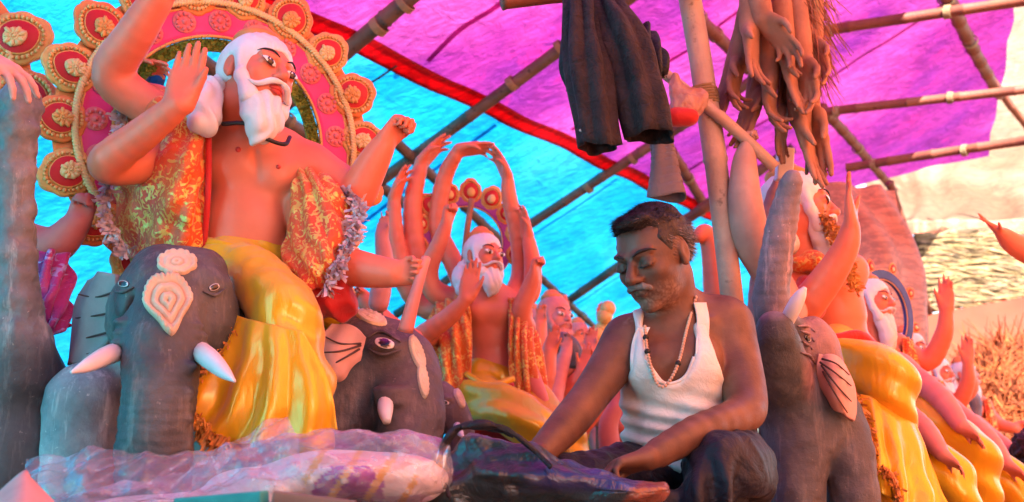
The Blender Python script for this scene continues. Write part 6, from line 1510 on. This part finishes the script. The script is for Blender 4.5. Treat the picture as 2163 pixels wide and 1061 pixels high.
# white awning, far and sunlit
v, q, uv = sheet([[Q(1700, -250, 19), Q(2000, -250, 19), Q(2400, -250, 19)], [Q(1780, 250, 17), Q(2000, 240, 17), Q(2350, 230, 17)], [Q(1840, 430, 15), Q(2000, 425, 15), Q(2300, 410, 15)], [Q(1840, 480, 13.6), Q(2000, 474, 13.6), Q(2300, 468, 13.6)]], 60, 40, lambda u, v, B: .10*noise(B, .8, 2)+.05*np.sin(u*30+2*noise(B, 1.0, 1)))
obj('awning', make_mesh('awning', v, q, M['tarp_white']), label='pale cream awning beyond the open end of the shed', cat='awning', mods=[solid(.01)])
v, q, uv = sheet([[Q(1860, 466, 13.5), Q(2010, 466, 13.5), Q(2300, 462, 13.5)], [Q(1860, 498, 13.5), Q(2010, 496, 13.5), Q(2300, 490, 13.5)]], 60, 8, lambda u, v, B: .05*np.sin(u*40))
obj('awning_valance', make_mesh('awning_valance', v, q, M['tarp_orange']), label='orange valance hanging along the edge of the cream awning', cat='valance', mods=[solid(.01)])
M['straw_pale'] = paint('pale_straw', (.30, .20, .095), (.19, .12, .05), rough=.85, bump=.3, use_vc=True)
M['straw_orange_lit'] = paint('orange_lit_straw', (.46, .11, .025), (.30, .06, .018), rough=.9, bump=.3, use_vc=True)  # straw tinted with the orange of the light falling there
def straw(name, n, fn, m, label, cat, wdt, seed):
    rg = np.random.default_rng(seed); mb_v, mb_f, cc = [], [], []
    for i in range(n):
        p, d, ll, up2 = fn(rg); d = unit(d); s1 = unit(np.cross(d, up2))*wdt*rg.uniform(.5, 1.3); e = p+d*ll; mid = (p+e)/2+up2*ll*rg.uniform(-.05, .08)
        k = len(mb_v); mb_v += [p-s1, p+s1, mid+s1, mid-s1, e+s1*.4, e-s1*.4]; mb_f += [(k, k+1, k+2, k+3), (k+3, k+2, k+4, k+5)]
        c = rg.uniform(.3, 1.25); cc += [(c, c*rg.uniform(.9, 1.05), c*rg.uniform(.8, 1.1))]*6
    o = obj(name, make_mesh(name, np.array(mb_v), mb_f, M[m], np.array(cc), False)); return tag(o, label, cat, kind='stuff')
A, B = Q(1925, 500, 12.8), Q(2320, 486, 12.8); A2, B2 = Q(1960, 662, 12.8), Q(2320, 600, 12.8)
mb = MB(); mb.raw([A, B, B2, A2, A+V(0, .06, 0), B+V(0, .06, 0), B2+V(0, .06, 0), A2+V(0, .06, 0)], [(0, 1, 2, 3), (7, 6, 5, 4), (0, 4, 5, 1), (1, 5, 6, 2), (2, 6, 7, 3), (3, 7, 4, 0)], (.6, .5, .42))
mw = obj('mat_wall', mb.mesh('mat_wall', M['straw_pale'], False, True), label='cream straw mat wall in sunlight beyond the shed', cat='wall')
def fmat(rg):
    a, b = rg.random(), np.floor(rg.random()*13)/13+rg.normal(0, .012); p = (A+(B-A)*a)*(1-b)+(A2+(B2-A2)*a)*b+V(0, -.02-rg.random()*.05, 0); return p, V(1, rg.normal(0, .05), rg.normal(0, .16)-.1), rg.uniform(.12, .4), V(0, -1, .2)
o = straw('mat_straw', 5200, fmat, 'straw_pale', None, None, .014, 4); o.parent = mw
# red orange wall below the mat
M['red_wall'] = paint('red_lime_wash', (.36, .065, .03), (.28, .045, .025), rough=.9, scale=1.2, bump=.5, bscale=9)
mb = MB(); a, b = Q(1940, 668, 12.6), Q(2330, 598, 12.6); mb.raw([a, b, V(b[0], b[1], 0), V(a[0], a[1], 0), a+V(0, .3, 0), b+V(0, .3, 0), V(b[0], b[1]+.3, 0), V(a[0], a[1]+.3, 0)], [(0, 1, 2, 3), (7, 6, 5, 4), (0, 4, 5, 1), (1, 5, 6, 2), (2, 6, 7, 3), (3, 7, 4, 0)])
obj('low_wall', mb.mesh('low_wall', M['red_wall'], False), label='low red orange washed wall under the straw mat', cat='wall')
# straw heap with the orange light put into its base colour
s = Sculpt(); 
for (x, y, Yc, rx, ry, rz) in ((2160, 900, 9.5, 190, 160, 165), (2040, 960, 9.2, 130, 130, 120), (2290, 890, 9.8, 160, 150, 180)): s.add(px_ell(x, y, Yc, rx, ry, rz), .3)
v, q = s.mesh(.06); v = v+vnormals(v, q)*(.12*fbm(v, 2.2, 3, 3))[:, None]
hs = obj('straw_heap', make_mesh('straw_heap', v, q, M['straw_orange_lit'], np.tile((.8, .7, .6), (len(v), 1))), label='big heap of straw coloured as under orange light before the red wall', cat='straw heap', kind='stuff')
nn = vnormals(v, q); vis = np.where((nn[:, 1] < .2))[0]
def fheap(rg):
    i = vis[rg.integers(len(vis))]; return v[i]+nn[i]*.01, np.cross(nn[i], rg.normal(0, 1, 3))+nn[i]*rg.uniform(0, .5), rg.uniform(.12, .42), nn[i]
o = straw('loose_straw', 13000, fheap, 'straw_orange_lit', None, None, .006, 8); o.parent = hs
# arm of another statue reaching in from the right
clay_arm('statue_arm', [(2330, 560, 3.7, 34), (2230, 552, 3.7, 32), (2150, 520, 3.68, 24), (2118, 495, 3.66, 15)], V(-.75, 0, .62), V(.3, -.3, .9), 70, -1, dict(curl=(-.1, .05, .1, .2), thumb=(.9, .1), spread=.15), 'skin', 'coral statue forearm with open fingers before the straw mat wall', .006)
# seated helper at the right edge, dark curly hair
def helper():
    c = Q(2186, 968, 4.7); H = .23; root = empty('person', V(c[0], c[1]+.1, 0), 'crouching person with dark curly hair beside the straw heap', 'person')
    P = lambda x, y, z: c+V(x, y, z)
    hd = Head(c, H, rad(150), rad(-15), 0); s = Sculpt(); hd.sculpt(s, eyes='closed')
    s.add(cone(P(0, .02, -.05), P(.02, .06, -.2), .055, .06), .03); s.add(ell(P(.03, .1, -.42), V(.17, .13, .25)), .05); s.add(ell(P(.03, .12, -.66), V(.16, .15, .14)), .05); s.add(cone(P(-.15, .08, -.25), P(.2, .08, -.25), .065, .065), .05)
    for q_ in (-1, 1):
        s.chain([P(.03+q_*.18, .08, -.26), P(.03+q_*.24, .12, -.5), P(.03+q_*.12, .42, -.52)], [.05, .042, .03], .03); hand(s, P(.03+q_*.12, .42, -.52), V(-q_*.2, .9, -.2), V(0, .2, -1), .17, q_, wr=.03, **RELAX)
        s.chain([P(.03+q_*.1, .12, -.72), P(.03+q_*.18, .45, -.52), P(.03+q_*.15, .33, -.92)], [.085, .065, .045], .03); s.add(cone(P(.03+q_*.15, .31, -.94), P(.03+q_*.17, .52, -.945), .04, .03), .02)
    v, q = s.mesh(.009); dz = v[:, 2].min(); obj('body', make_mesh('body', v, q, M['man_skin']), root)
    s = Sculpt(); s.add(hd.e((0, -.1, .12), (.40, .47, .43)), 0); s.cut(hd.e((0, .52, -.1), (.4, .3, .4)), .02); v, q = s.mesh(.008); v = v+vnormals(v, q)*(.014*noise(v, 55, 2)+.008*noise(v, 110, 3))[:, None]
    M['hair_brown'] = paint('brown_hair', (.05, .018, .014), (.02, .008, .007), rough=.5, bump=.9, bscale=90); obj('hair', make_mesh('hair', v, q, M['hair_brown']), root)
    s = Sculpt(); s.add(ell(P(.03, .1, -.44), V(.185, .145, .24)), 0); s.add(cone(P(-.13, .08, -.27), P(.18, .08, -.27), .075, .075), .05); s.add(ell(P(.03, .12, -.68), V(.18, .17, .16)), .05); v, q = s.mesh(.009); v = folds(v, q, .006, 60, V(.3, 0, 1)); obj('shirt', make_mesh('shirt', v, q, M['red_cloth']), root)
helper()
# ================================================================== things hung from the poles
pole('bamboo_pole', Q(1060, 12, 2.86), Q(1490, -42, 2.98), .022, .024, 'bamboo_red', 'bamboo cross pole that the dark trousers hang over', seed=41, nodes=.3)
def tube_cloth(parent, name, path, m, seg=48, rows=48, fold=.015, nf=6, depth=.75, seed=0, th=.004):
    """an open cloth tube (trouser leg, sleeve): path of (px, py, Y, half width in px)"""
    pts, rs = spline([Q(p[0], p[1], p[2]) for p in path], [S(p[3], p[2]) for p in path], 12)
    t = np.linspace(0, len(pts)-1, rows).astype(int); V_ = []
    for i, k in enumerate(t):
        g = i/(rows-1)
        for j in range(seg):
            a = 2*pi*j/seg; r = rs[k]*(1+.0*g); base = pts[k]+V(cos(a)*r, sin(a)*r*(depth+.35*g), 0)
            nrm = V(cos(a), sin(a), 0); w_ = fold*(sin(a*nf+seed+2.2*g)*.8+.8*float(noise(base[None, :]*V(1, 1, .45), 16, seed)[0]))
            V_.append(base+nrm*w_*(1.15-.5*g)+V(0, 0, .007*sin(a*2+seed)*g))
    f = [(i*seg+j, i*seg+(j+1) % seg, (i+1)*seg+(j+1) % seg, (i+1)*seg+j) for i in range(rows-1) for j in range(seg)]
    return obj(name, make_mesh(name, np.array(V_), f, M[m]), parent, mods=[solid(th, -1)])
tr = empty('trousers', Q(1290, 300, 2.72), 'dark worn trousers hanging upside over a bamboo pole', 'trousers')
tube_cloth(tr, 'trouser_leg', [(1222, -40, 2.78, 26), (1228, 20, 2.72, 32), (1236, 110, 2.70, 42), (1250, 210, 2.69, 43), (1266, 312, 2.69, 40)], 'trouser', seed=1)
tube_cloth(tr, 'trouser_leg', [(1262, -40, 2.80, 30), (1285, 20, 2.74, 40), (1326, 110, 2.72, 54), (1352, 200, 2.71, 52), (1372, 292, 2.71, 48)], 'trouser', seed=4)
simple_sheet(tr, 'waist_flap', [[(1196, -30, 2.82), (1215, -30, 2.76)], [(1192, 60, 2.80), (1212, 60, 2.74)], [(1186, 140, 2.80), (1212, 140, 2.73)], [(1196, 192, 2.80), (1214, 198, 2.74)]], 'black_cloth', 14, 30, 2, .008)
simple_sheet(tr, 'pocket_flap', [[(1330, 40, 2.78), (1365, 50, 2.76), (1385, 80, 2.78)], [(1345, 90, 2.75), (1375, 95, 2.73), (1402, 110, 2.76)], [(1368, 140, 2.74), (1392, 140, 2.72), (1412, 138, 2.75)], [(1385, 168, 2.75), (1398, 162, 2.74), (1410, 150, 2.76)]], 'black_cloth', 24, 24, 3, .010, seed=6)
M['paint_splash'] = paint('pale_paint_splash', (.5, .45, .46), rough=.7)
rg = np.random.default_rng(2); mb = MB()
for k in range(26):
    x, y = 1247+rg.normal(0, 8), 245+rg.normal(0, 17); mb.ball(Q(x, y, 2.652-.0002*k), V(.006, .002, .004)*rg.uniform(.4, 1.3), nu=6, nv=4)
tag(obj('paint_splash', mb.mesh('paint_splash', M['paint_splash']), tr), kind='stuff')
gs = empty('grey_sleeve', Q(1408, 420, 2.95), 'grey flared cloth sleeve hanging above the head of the man', 'cloth')
tube_cloth(gs, 'sleeve', [(1385, 230, 2.95, 22), (1398, 300, 2.95, 22), (1404, 350, 2.95, 27), (1408, 418, 2.95, 42)], 'grey_cloth', fold=.005, nf=4, depth=.5, seed=3)
pc = empty('speckled_cloth', Q(1370, 110, 2.85), 'small black cloth with pale specks tucked behind the trousers', 'cloth')
M['speckled'] = paint('speckled_cloth', (.035, .03, .035), (.02, .018, .02), rough=.8, scale=14, bump=.6, bscale=40, speck=(.65, .5, .5))
simple_sheet(pc, 'fold', [[(1318, 45, 2.80), (1350, 60, 2.80), (1372, 85, 2.80)], [(1340, 100, 2.76), (1368, 105, 2.76), (1388, 120, 2.77)], [(1362, 130, 2.75), (1390, 140, 2.74), (1404, 165, 2.75)]], 'speckled', 24, 24, 3, .014, seed=9)
# bag knotted on the stick
bg_ = empty('plastic_bag', Q(1452, 270, 2.98), 'pale pink plastic bag knotted on the bamboo stick beside the post', 'bag')
s = Sculpt(); s.add(px_ell(1446, 222, 2.97, 46, 40, 46), 0); s.add(px_ell(1425, 175, 2.98, 24, 24, 36), .04); s.add(px_ell(1478, 205, 2.98, 28, 26, 30), .04)
v, q = s.mesh(.005); n = vnormals(v, q); v = v+n*(.05*(crumple(v, 13, 8, 4)-.5)+.015*(crumple(v, 34, 7, 5)-.5))[:, None]; obj('bag_body', make_mesh('bag_body', v, q, M['bag']), bg_)
s = Sculpt(); s.add(px_ell(1440, 248, 2.955, 36, 30, 26), 0); v, q = s.mesh(.006); v = folds(v, q, .006, 60, V(1, 0, 0)); obj('red_content', make_mesh('red_content', v, q, M['red_cloth']), bg_)

# bundle of raw clay hands and straw hung from the roof
HG = 'clay hands hung in a bundle'
def clay_hand(px, py, Y, dx, L, side, pose, m, arm=(0, -110), label=None, tilt=-.25, face=None, r=20):
    label = label or ('slim raw clay hand with straight fingers' if pose is LONG else 'raw clay hand with spread fingers' if pose is SPR else 'raw clay hand with half curled fingers')+(' at the back of the hanging bundle' if Y > 3.09 else ' in the middle of the hanging bundle')
    s = Sculpt(); w = (px, py, Y, r); a = (px+arm[0], py+arm[1], Y+.02, r*1.1); mid = (px+arm[0]*.5, py+arm[1]*.5, Y+.01, r*1.1)
    px_chain(s, [a, mid, w], .02); hand(s, Q(*w[:3]), V(dx, tilt, -1), V(*(face or (.8*side, -.6, -.1))), S(L, Y), side, wr=S(r*.8, Y), flen=1.3, pw=.8, thin=.95, **pose)
    v, q = s.mesh(.0055); return obj('clay_hand', make_mesh('clay_hand', v, q, M[m]), label=label, cat='clay hand', group=HG)
SPR = dict(curl=(.10, .2, .25, .15), thumb=(.8, .2), spread=.28); SPR2 = dict(curl=(.35, .3, .4, .55), thumb=(.6, .4), spread=.18); LONG = dict(curl=(.08, .1, .1, .15), thumb=(.35, .2), spread=.10)
clay_hand(1585, 60, 3.00, -.05, 150, 1, SPR, 'clay', (5, -110), 'brown clay hand with spread fingers at the front of the hanging bundle', r=24)
clay_hand(1612, 40, 2.97, .75, 140, -1, SPR2, 'clay', (-20, -90), 'brown clay hand reaching sideways across the front of the hanging bundle', tilt=-.1, r=22)
clay_hand(1560, 130, 3.06, -.30, 135, 1, SPR2, 'clay', (20, -110)); clay_hand(1540, 165, 3.10, -.35, 120, -1, LONG, 'clay', (30, -110), r=16)
clay_hand(1625, 170, 3.04, -.10, 140, 1, SPR2, 'clay', (0, -120)); clay_hand(1600, 190, 3.10, -.40, 150, -1, LONG, 'clay', (30, -120), r=17)
clay_hand(1660, 120, 3.02, .08, 140, 1, LONG, 'clay', (-10, -120)); clay_hand(1698, 130, 3.04, .05, 145, -1, SPR2, 'clay', (-15, -120))
clay_hand(1655, 230, 3.12, -.2, 130, 1, LONG, 'clay', (15, -120), r=16); clay_hand(1585, 240, 3.14, -.25, 115, 1, LONG, 'clay', (15, -110), r=14)
clay_hand(1690, 250, 3.06, .12, 160, 1, dict(curl=(.05, .08, .12, .15), thumb=(.3, .1), spread=.14), 'clay', (-5, -130), 'long fingered orange brown clay hand hanging lowest in the bundle', r=24)
clay_hand(1712, 235, 3.10, .05, 170, -1, LONG, 'clay', (-5, -130), r=20); clay_hand(1640, 60, 3.08, .15, 130, 1, SPR, 'clay', (5, -100)); clay_hand(1720, 90, 3.08, .15, 120, -1, SPR2, 'clay', (0, -110), r=18)
M['straw_brown'] = paint('brown_straw', (.40, .17, .09), (.27, .10, .06), rough=.9, bump=.4, use_vc=True)
def fhang(rg):
    x = 1650+rg.random()*75+rg.normal(0, 8); p = Q(x, -70+rg.random()*190, 3.06+rg.random()*.1); return p, V(rg.normal(.15, .30), rg.normal(0, .25), -1), rg.uniform(.05, .20), V(0, -1, .1)
straw('straw_bundle', 1500, fhang, 'straw_brown', 'loose brown straw and rope fibres hanging with the clay hands', 'straw', .0016, 9)
mb = MB()
for (x, y0, x2, y2) in ((1690, -80, 1700, 190), (1672, -80, 1664, 200), (1710, -80, 1728, 160), (1630, -120, 1640, 40), (1600, -120, 1590, 0)):
    a, b = Q(x, y0, 3.08), Q(x2, y2, 3.07); mb.tube([a, (a+b)/2+V(.01, -.01, 0), b], .006, 6, 6)
P0 = Q(1660, -80, 3.08); top = V(P0[0], P0[1], 4.3); mb.tube([P0, (P0+top)/2+V(.02, 0, 0), top], .012, 6, 4)
tag(obj('hanging_rope', mb.mesh('hanging_rope', M['rope'])), 'jute ropes from the roof that carry the clay hands', 'rope', kind='stuff')

# ================================================================== left edge: neighbouring elephant, arm and halo
def elephant_left():
    root = empty('elephant_statue', V(Q(40, 1000, 2.6)[0], 2.6, 0), 'dark elephant statue with rough grey raised trunk beside a purple cloth', 'statue', 'elephant statues carrying the deities')
    s = Sculpt(); Y = 2.62
    s.add(px_ell(30, 860, Y, 110, 110, 150), 0); px_chain(s, [(45, 790, Y-.06, 78), (42, 690, Y-.09, 50), (34, 580, Y-.10, 40), (32, 460, Y-.10, 38), (32, 340, Y-.10, 40), (38, 250, Y-.10, 40), (44, 205, Y-.10, 34)], .05)
    px_chain(s, [(30, 950, Y-.03, 95), (10, 1100, Y-.04, 80), (0, 1250, Y-.04, 70)], .05); a = Q(0, 1250, Y-.04); s.add(cone(a, V(a[0], a[1], .06), S(70, Y), S(72, Y)), .04)
    s.add(ell(Q(-120, 1000, 3.0), V(.4, .45, .4)), .1)
    for (px, Yl) in ((-250, 2.8), (-200, 3.3), (-20, 3.2)):
        b = V(Q(px, 1000, Yl)[0], Yl, .06); s.add(cone(b+UZ*.7, b, .11, .11), .06)
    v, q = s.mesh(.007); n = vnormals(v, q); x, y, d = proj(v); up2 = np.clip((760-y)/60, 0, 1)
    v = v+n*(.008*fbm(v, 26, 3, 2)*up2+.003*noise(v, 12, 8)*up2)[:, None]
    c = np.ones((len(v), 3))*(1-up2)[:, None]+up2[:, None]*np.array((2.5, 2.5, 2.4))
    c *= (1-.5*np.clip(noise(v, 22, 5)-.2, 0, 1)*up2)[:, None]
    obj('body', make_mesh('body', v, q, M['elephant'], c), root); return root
elephant_left()
clay_arm('statue_arm', [(-260, 180, 2.42, 40), (-140, 120, 2.38, 38), (-50, 118, 2.33, 30)], V(.85, -.25, -.42), V(-.25, .35, -.9), 185, 1, dict(curl=(.35, .4, .45, .5), thumb=(.7, .3), spread=.22), 'clay_pink', 'pale pink statue hand with drooping fingers at the edge of the pink halo', .005, tint=(1.35, 1.25, 1.25))
hl = empty('halo', Q(-220, 300, 2.95), 'orange halo of the neighbouring statue showing one beaded medallion', 'halo', 'halo arches behind statues')
arch(hl, Q(-262, 165, 2.95), rad(18), .36, rad(20), rad(125), .088, rad(26), rad(67), green=False)
lr = empty('deity_statue', Q(-150, 700, 2.95), 'neighbouring statue in purple cloth behind the raised grey trunk', 'statue', 'deity statues riding elephants')
s = Sculpt(); px_chain(s, [(-170, 640, 2.95, 110), (-170, 500, 2.95, 120), (-170, 400, 2.95, 110)], .05); px_chain(s, [(-100, 420, 2.9, 50), (20, 500, 2.85, 46), (110, 520, 2.8, 38), (165, 470, 2.78, 26)], .04); s.add(px_ell(-170, 250, 2.95, 80, 80, 100), .05); hand(s, Q(165, 470, 2.78), V(.2, -.1, .8), V(.3, -.8, 0), S(110, 2.8), 1, wr=S(24, 2.8), **FIST)
v, q = s.mesh(.008); obj('body', make_mesh('body', v, q, M['skin_pink'], np.tile((.75, .6, .65), (len(v), 1))), lr)
simple_sheet(lr, 'purple_drape', [[(60, 535, 2.74), (105, 530, 2.70), (150, 540, 2.76)], [(60, 600, 2.72), (105, 605, 2.67), (152, 600, 2.75)], [(62, 660, 2.72), (108, 660, 2.66), (150, 650, 2.74)], [(65, 705, 2.72), (110, 708, 2.66), (145, 690, 2.72)]], 'purple_cloth', 40, 40, 3.2, .014, .8, 5)
simple_sheet(lr, 'purple_drape', [[(-60, 620, 2.60), (0, 640, 2.56)], [(-60, 680, 2.60), (8, 690, 2.55)], [(-60, 730, 2.60), (6, 722, 2.56)]], 'purple_cloth', 24, 24, 2, .012, .8, 5)
simple_sheet(lr, 'yellow_drape', [[(40, 880, 2.95), (100, 870, 2.92), (160, 860, 2.95)], [(40, 960, 2.93), (100, 960, 2.90), (160, 960, 2.93)], [(40, 1080, 2.93), (100, 1080, 2.90), (160, 1080, 2.93)]], 'yellow', 30, 30, 3, .015, .3, 5)
s = Sculpt(); a = Q(-170, 700, 3.0); s.add(rbox(V(a[0], a[1], a[2]/2), V(.24, .2, a[2]/2-.01), None, .04), 0); v, q = s.mesh(.02); obj('seat', make_mesh('seat', v, q, M['orange_cloth']), lr)
# dark blue sheet hung behind the halo
v, q, uv = sheet([[Q(255, 90, 3.5), Q(310, 90, 3.45), Q(350, 95, 3.5)], [Q(235, 180, 3.5), Q(300, 185, 3.45), Q(345, 180, 3.5)], [Q(215, 290, 3.5), Q(240, 300, 3.45), Q(262, 300, 3.5)], [Q(200, 420, 3.5), Q(225, 430, 3.45), Q(250, 430, 3.5)]], 30, 50, lambda u, v, B: .02*np.sin(u*12+2*noise(B, 4, 1)))
obj('blue_sheet', make_mesh('blue_sheet', v, q, M['tarp_blue']), label='dark blue sheet hanging behind the pink halo', cat='sheet', mods=[solid(.004)])
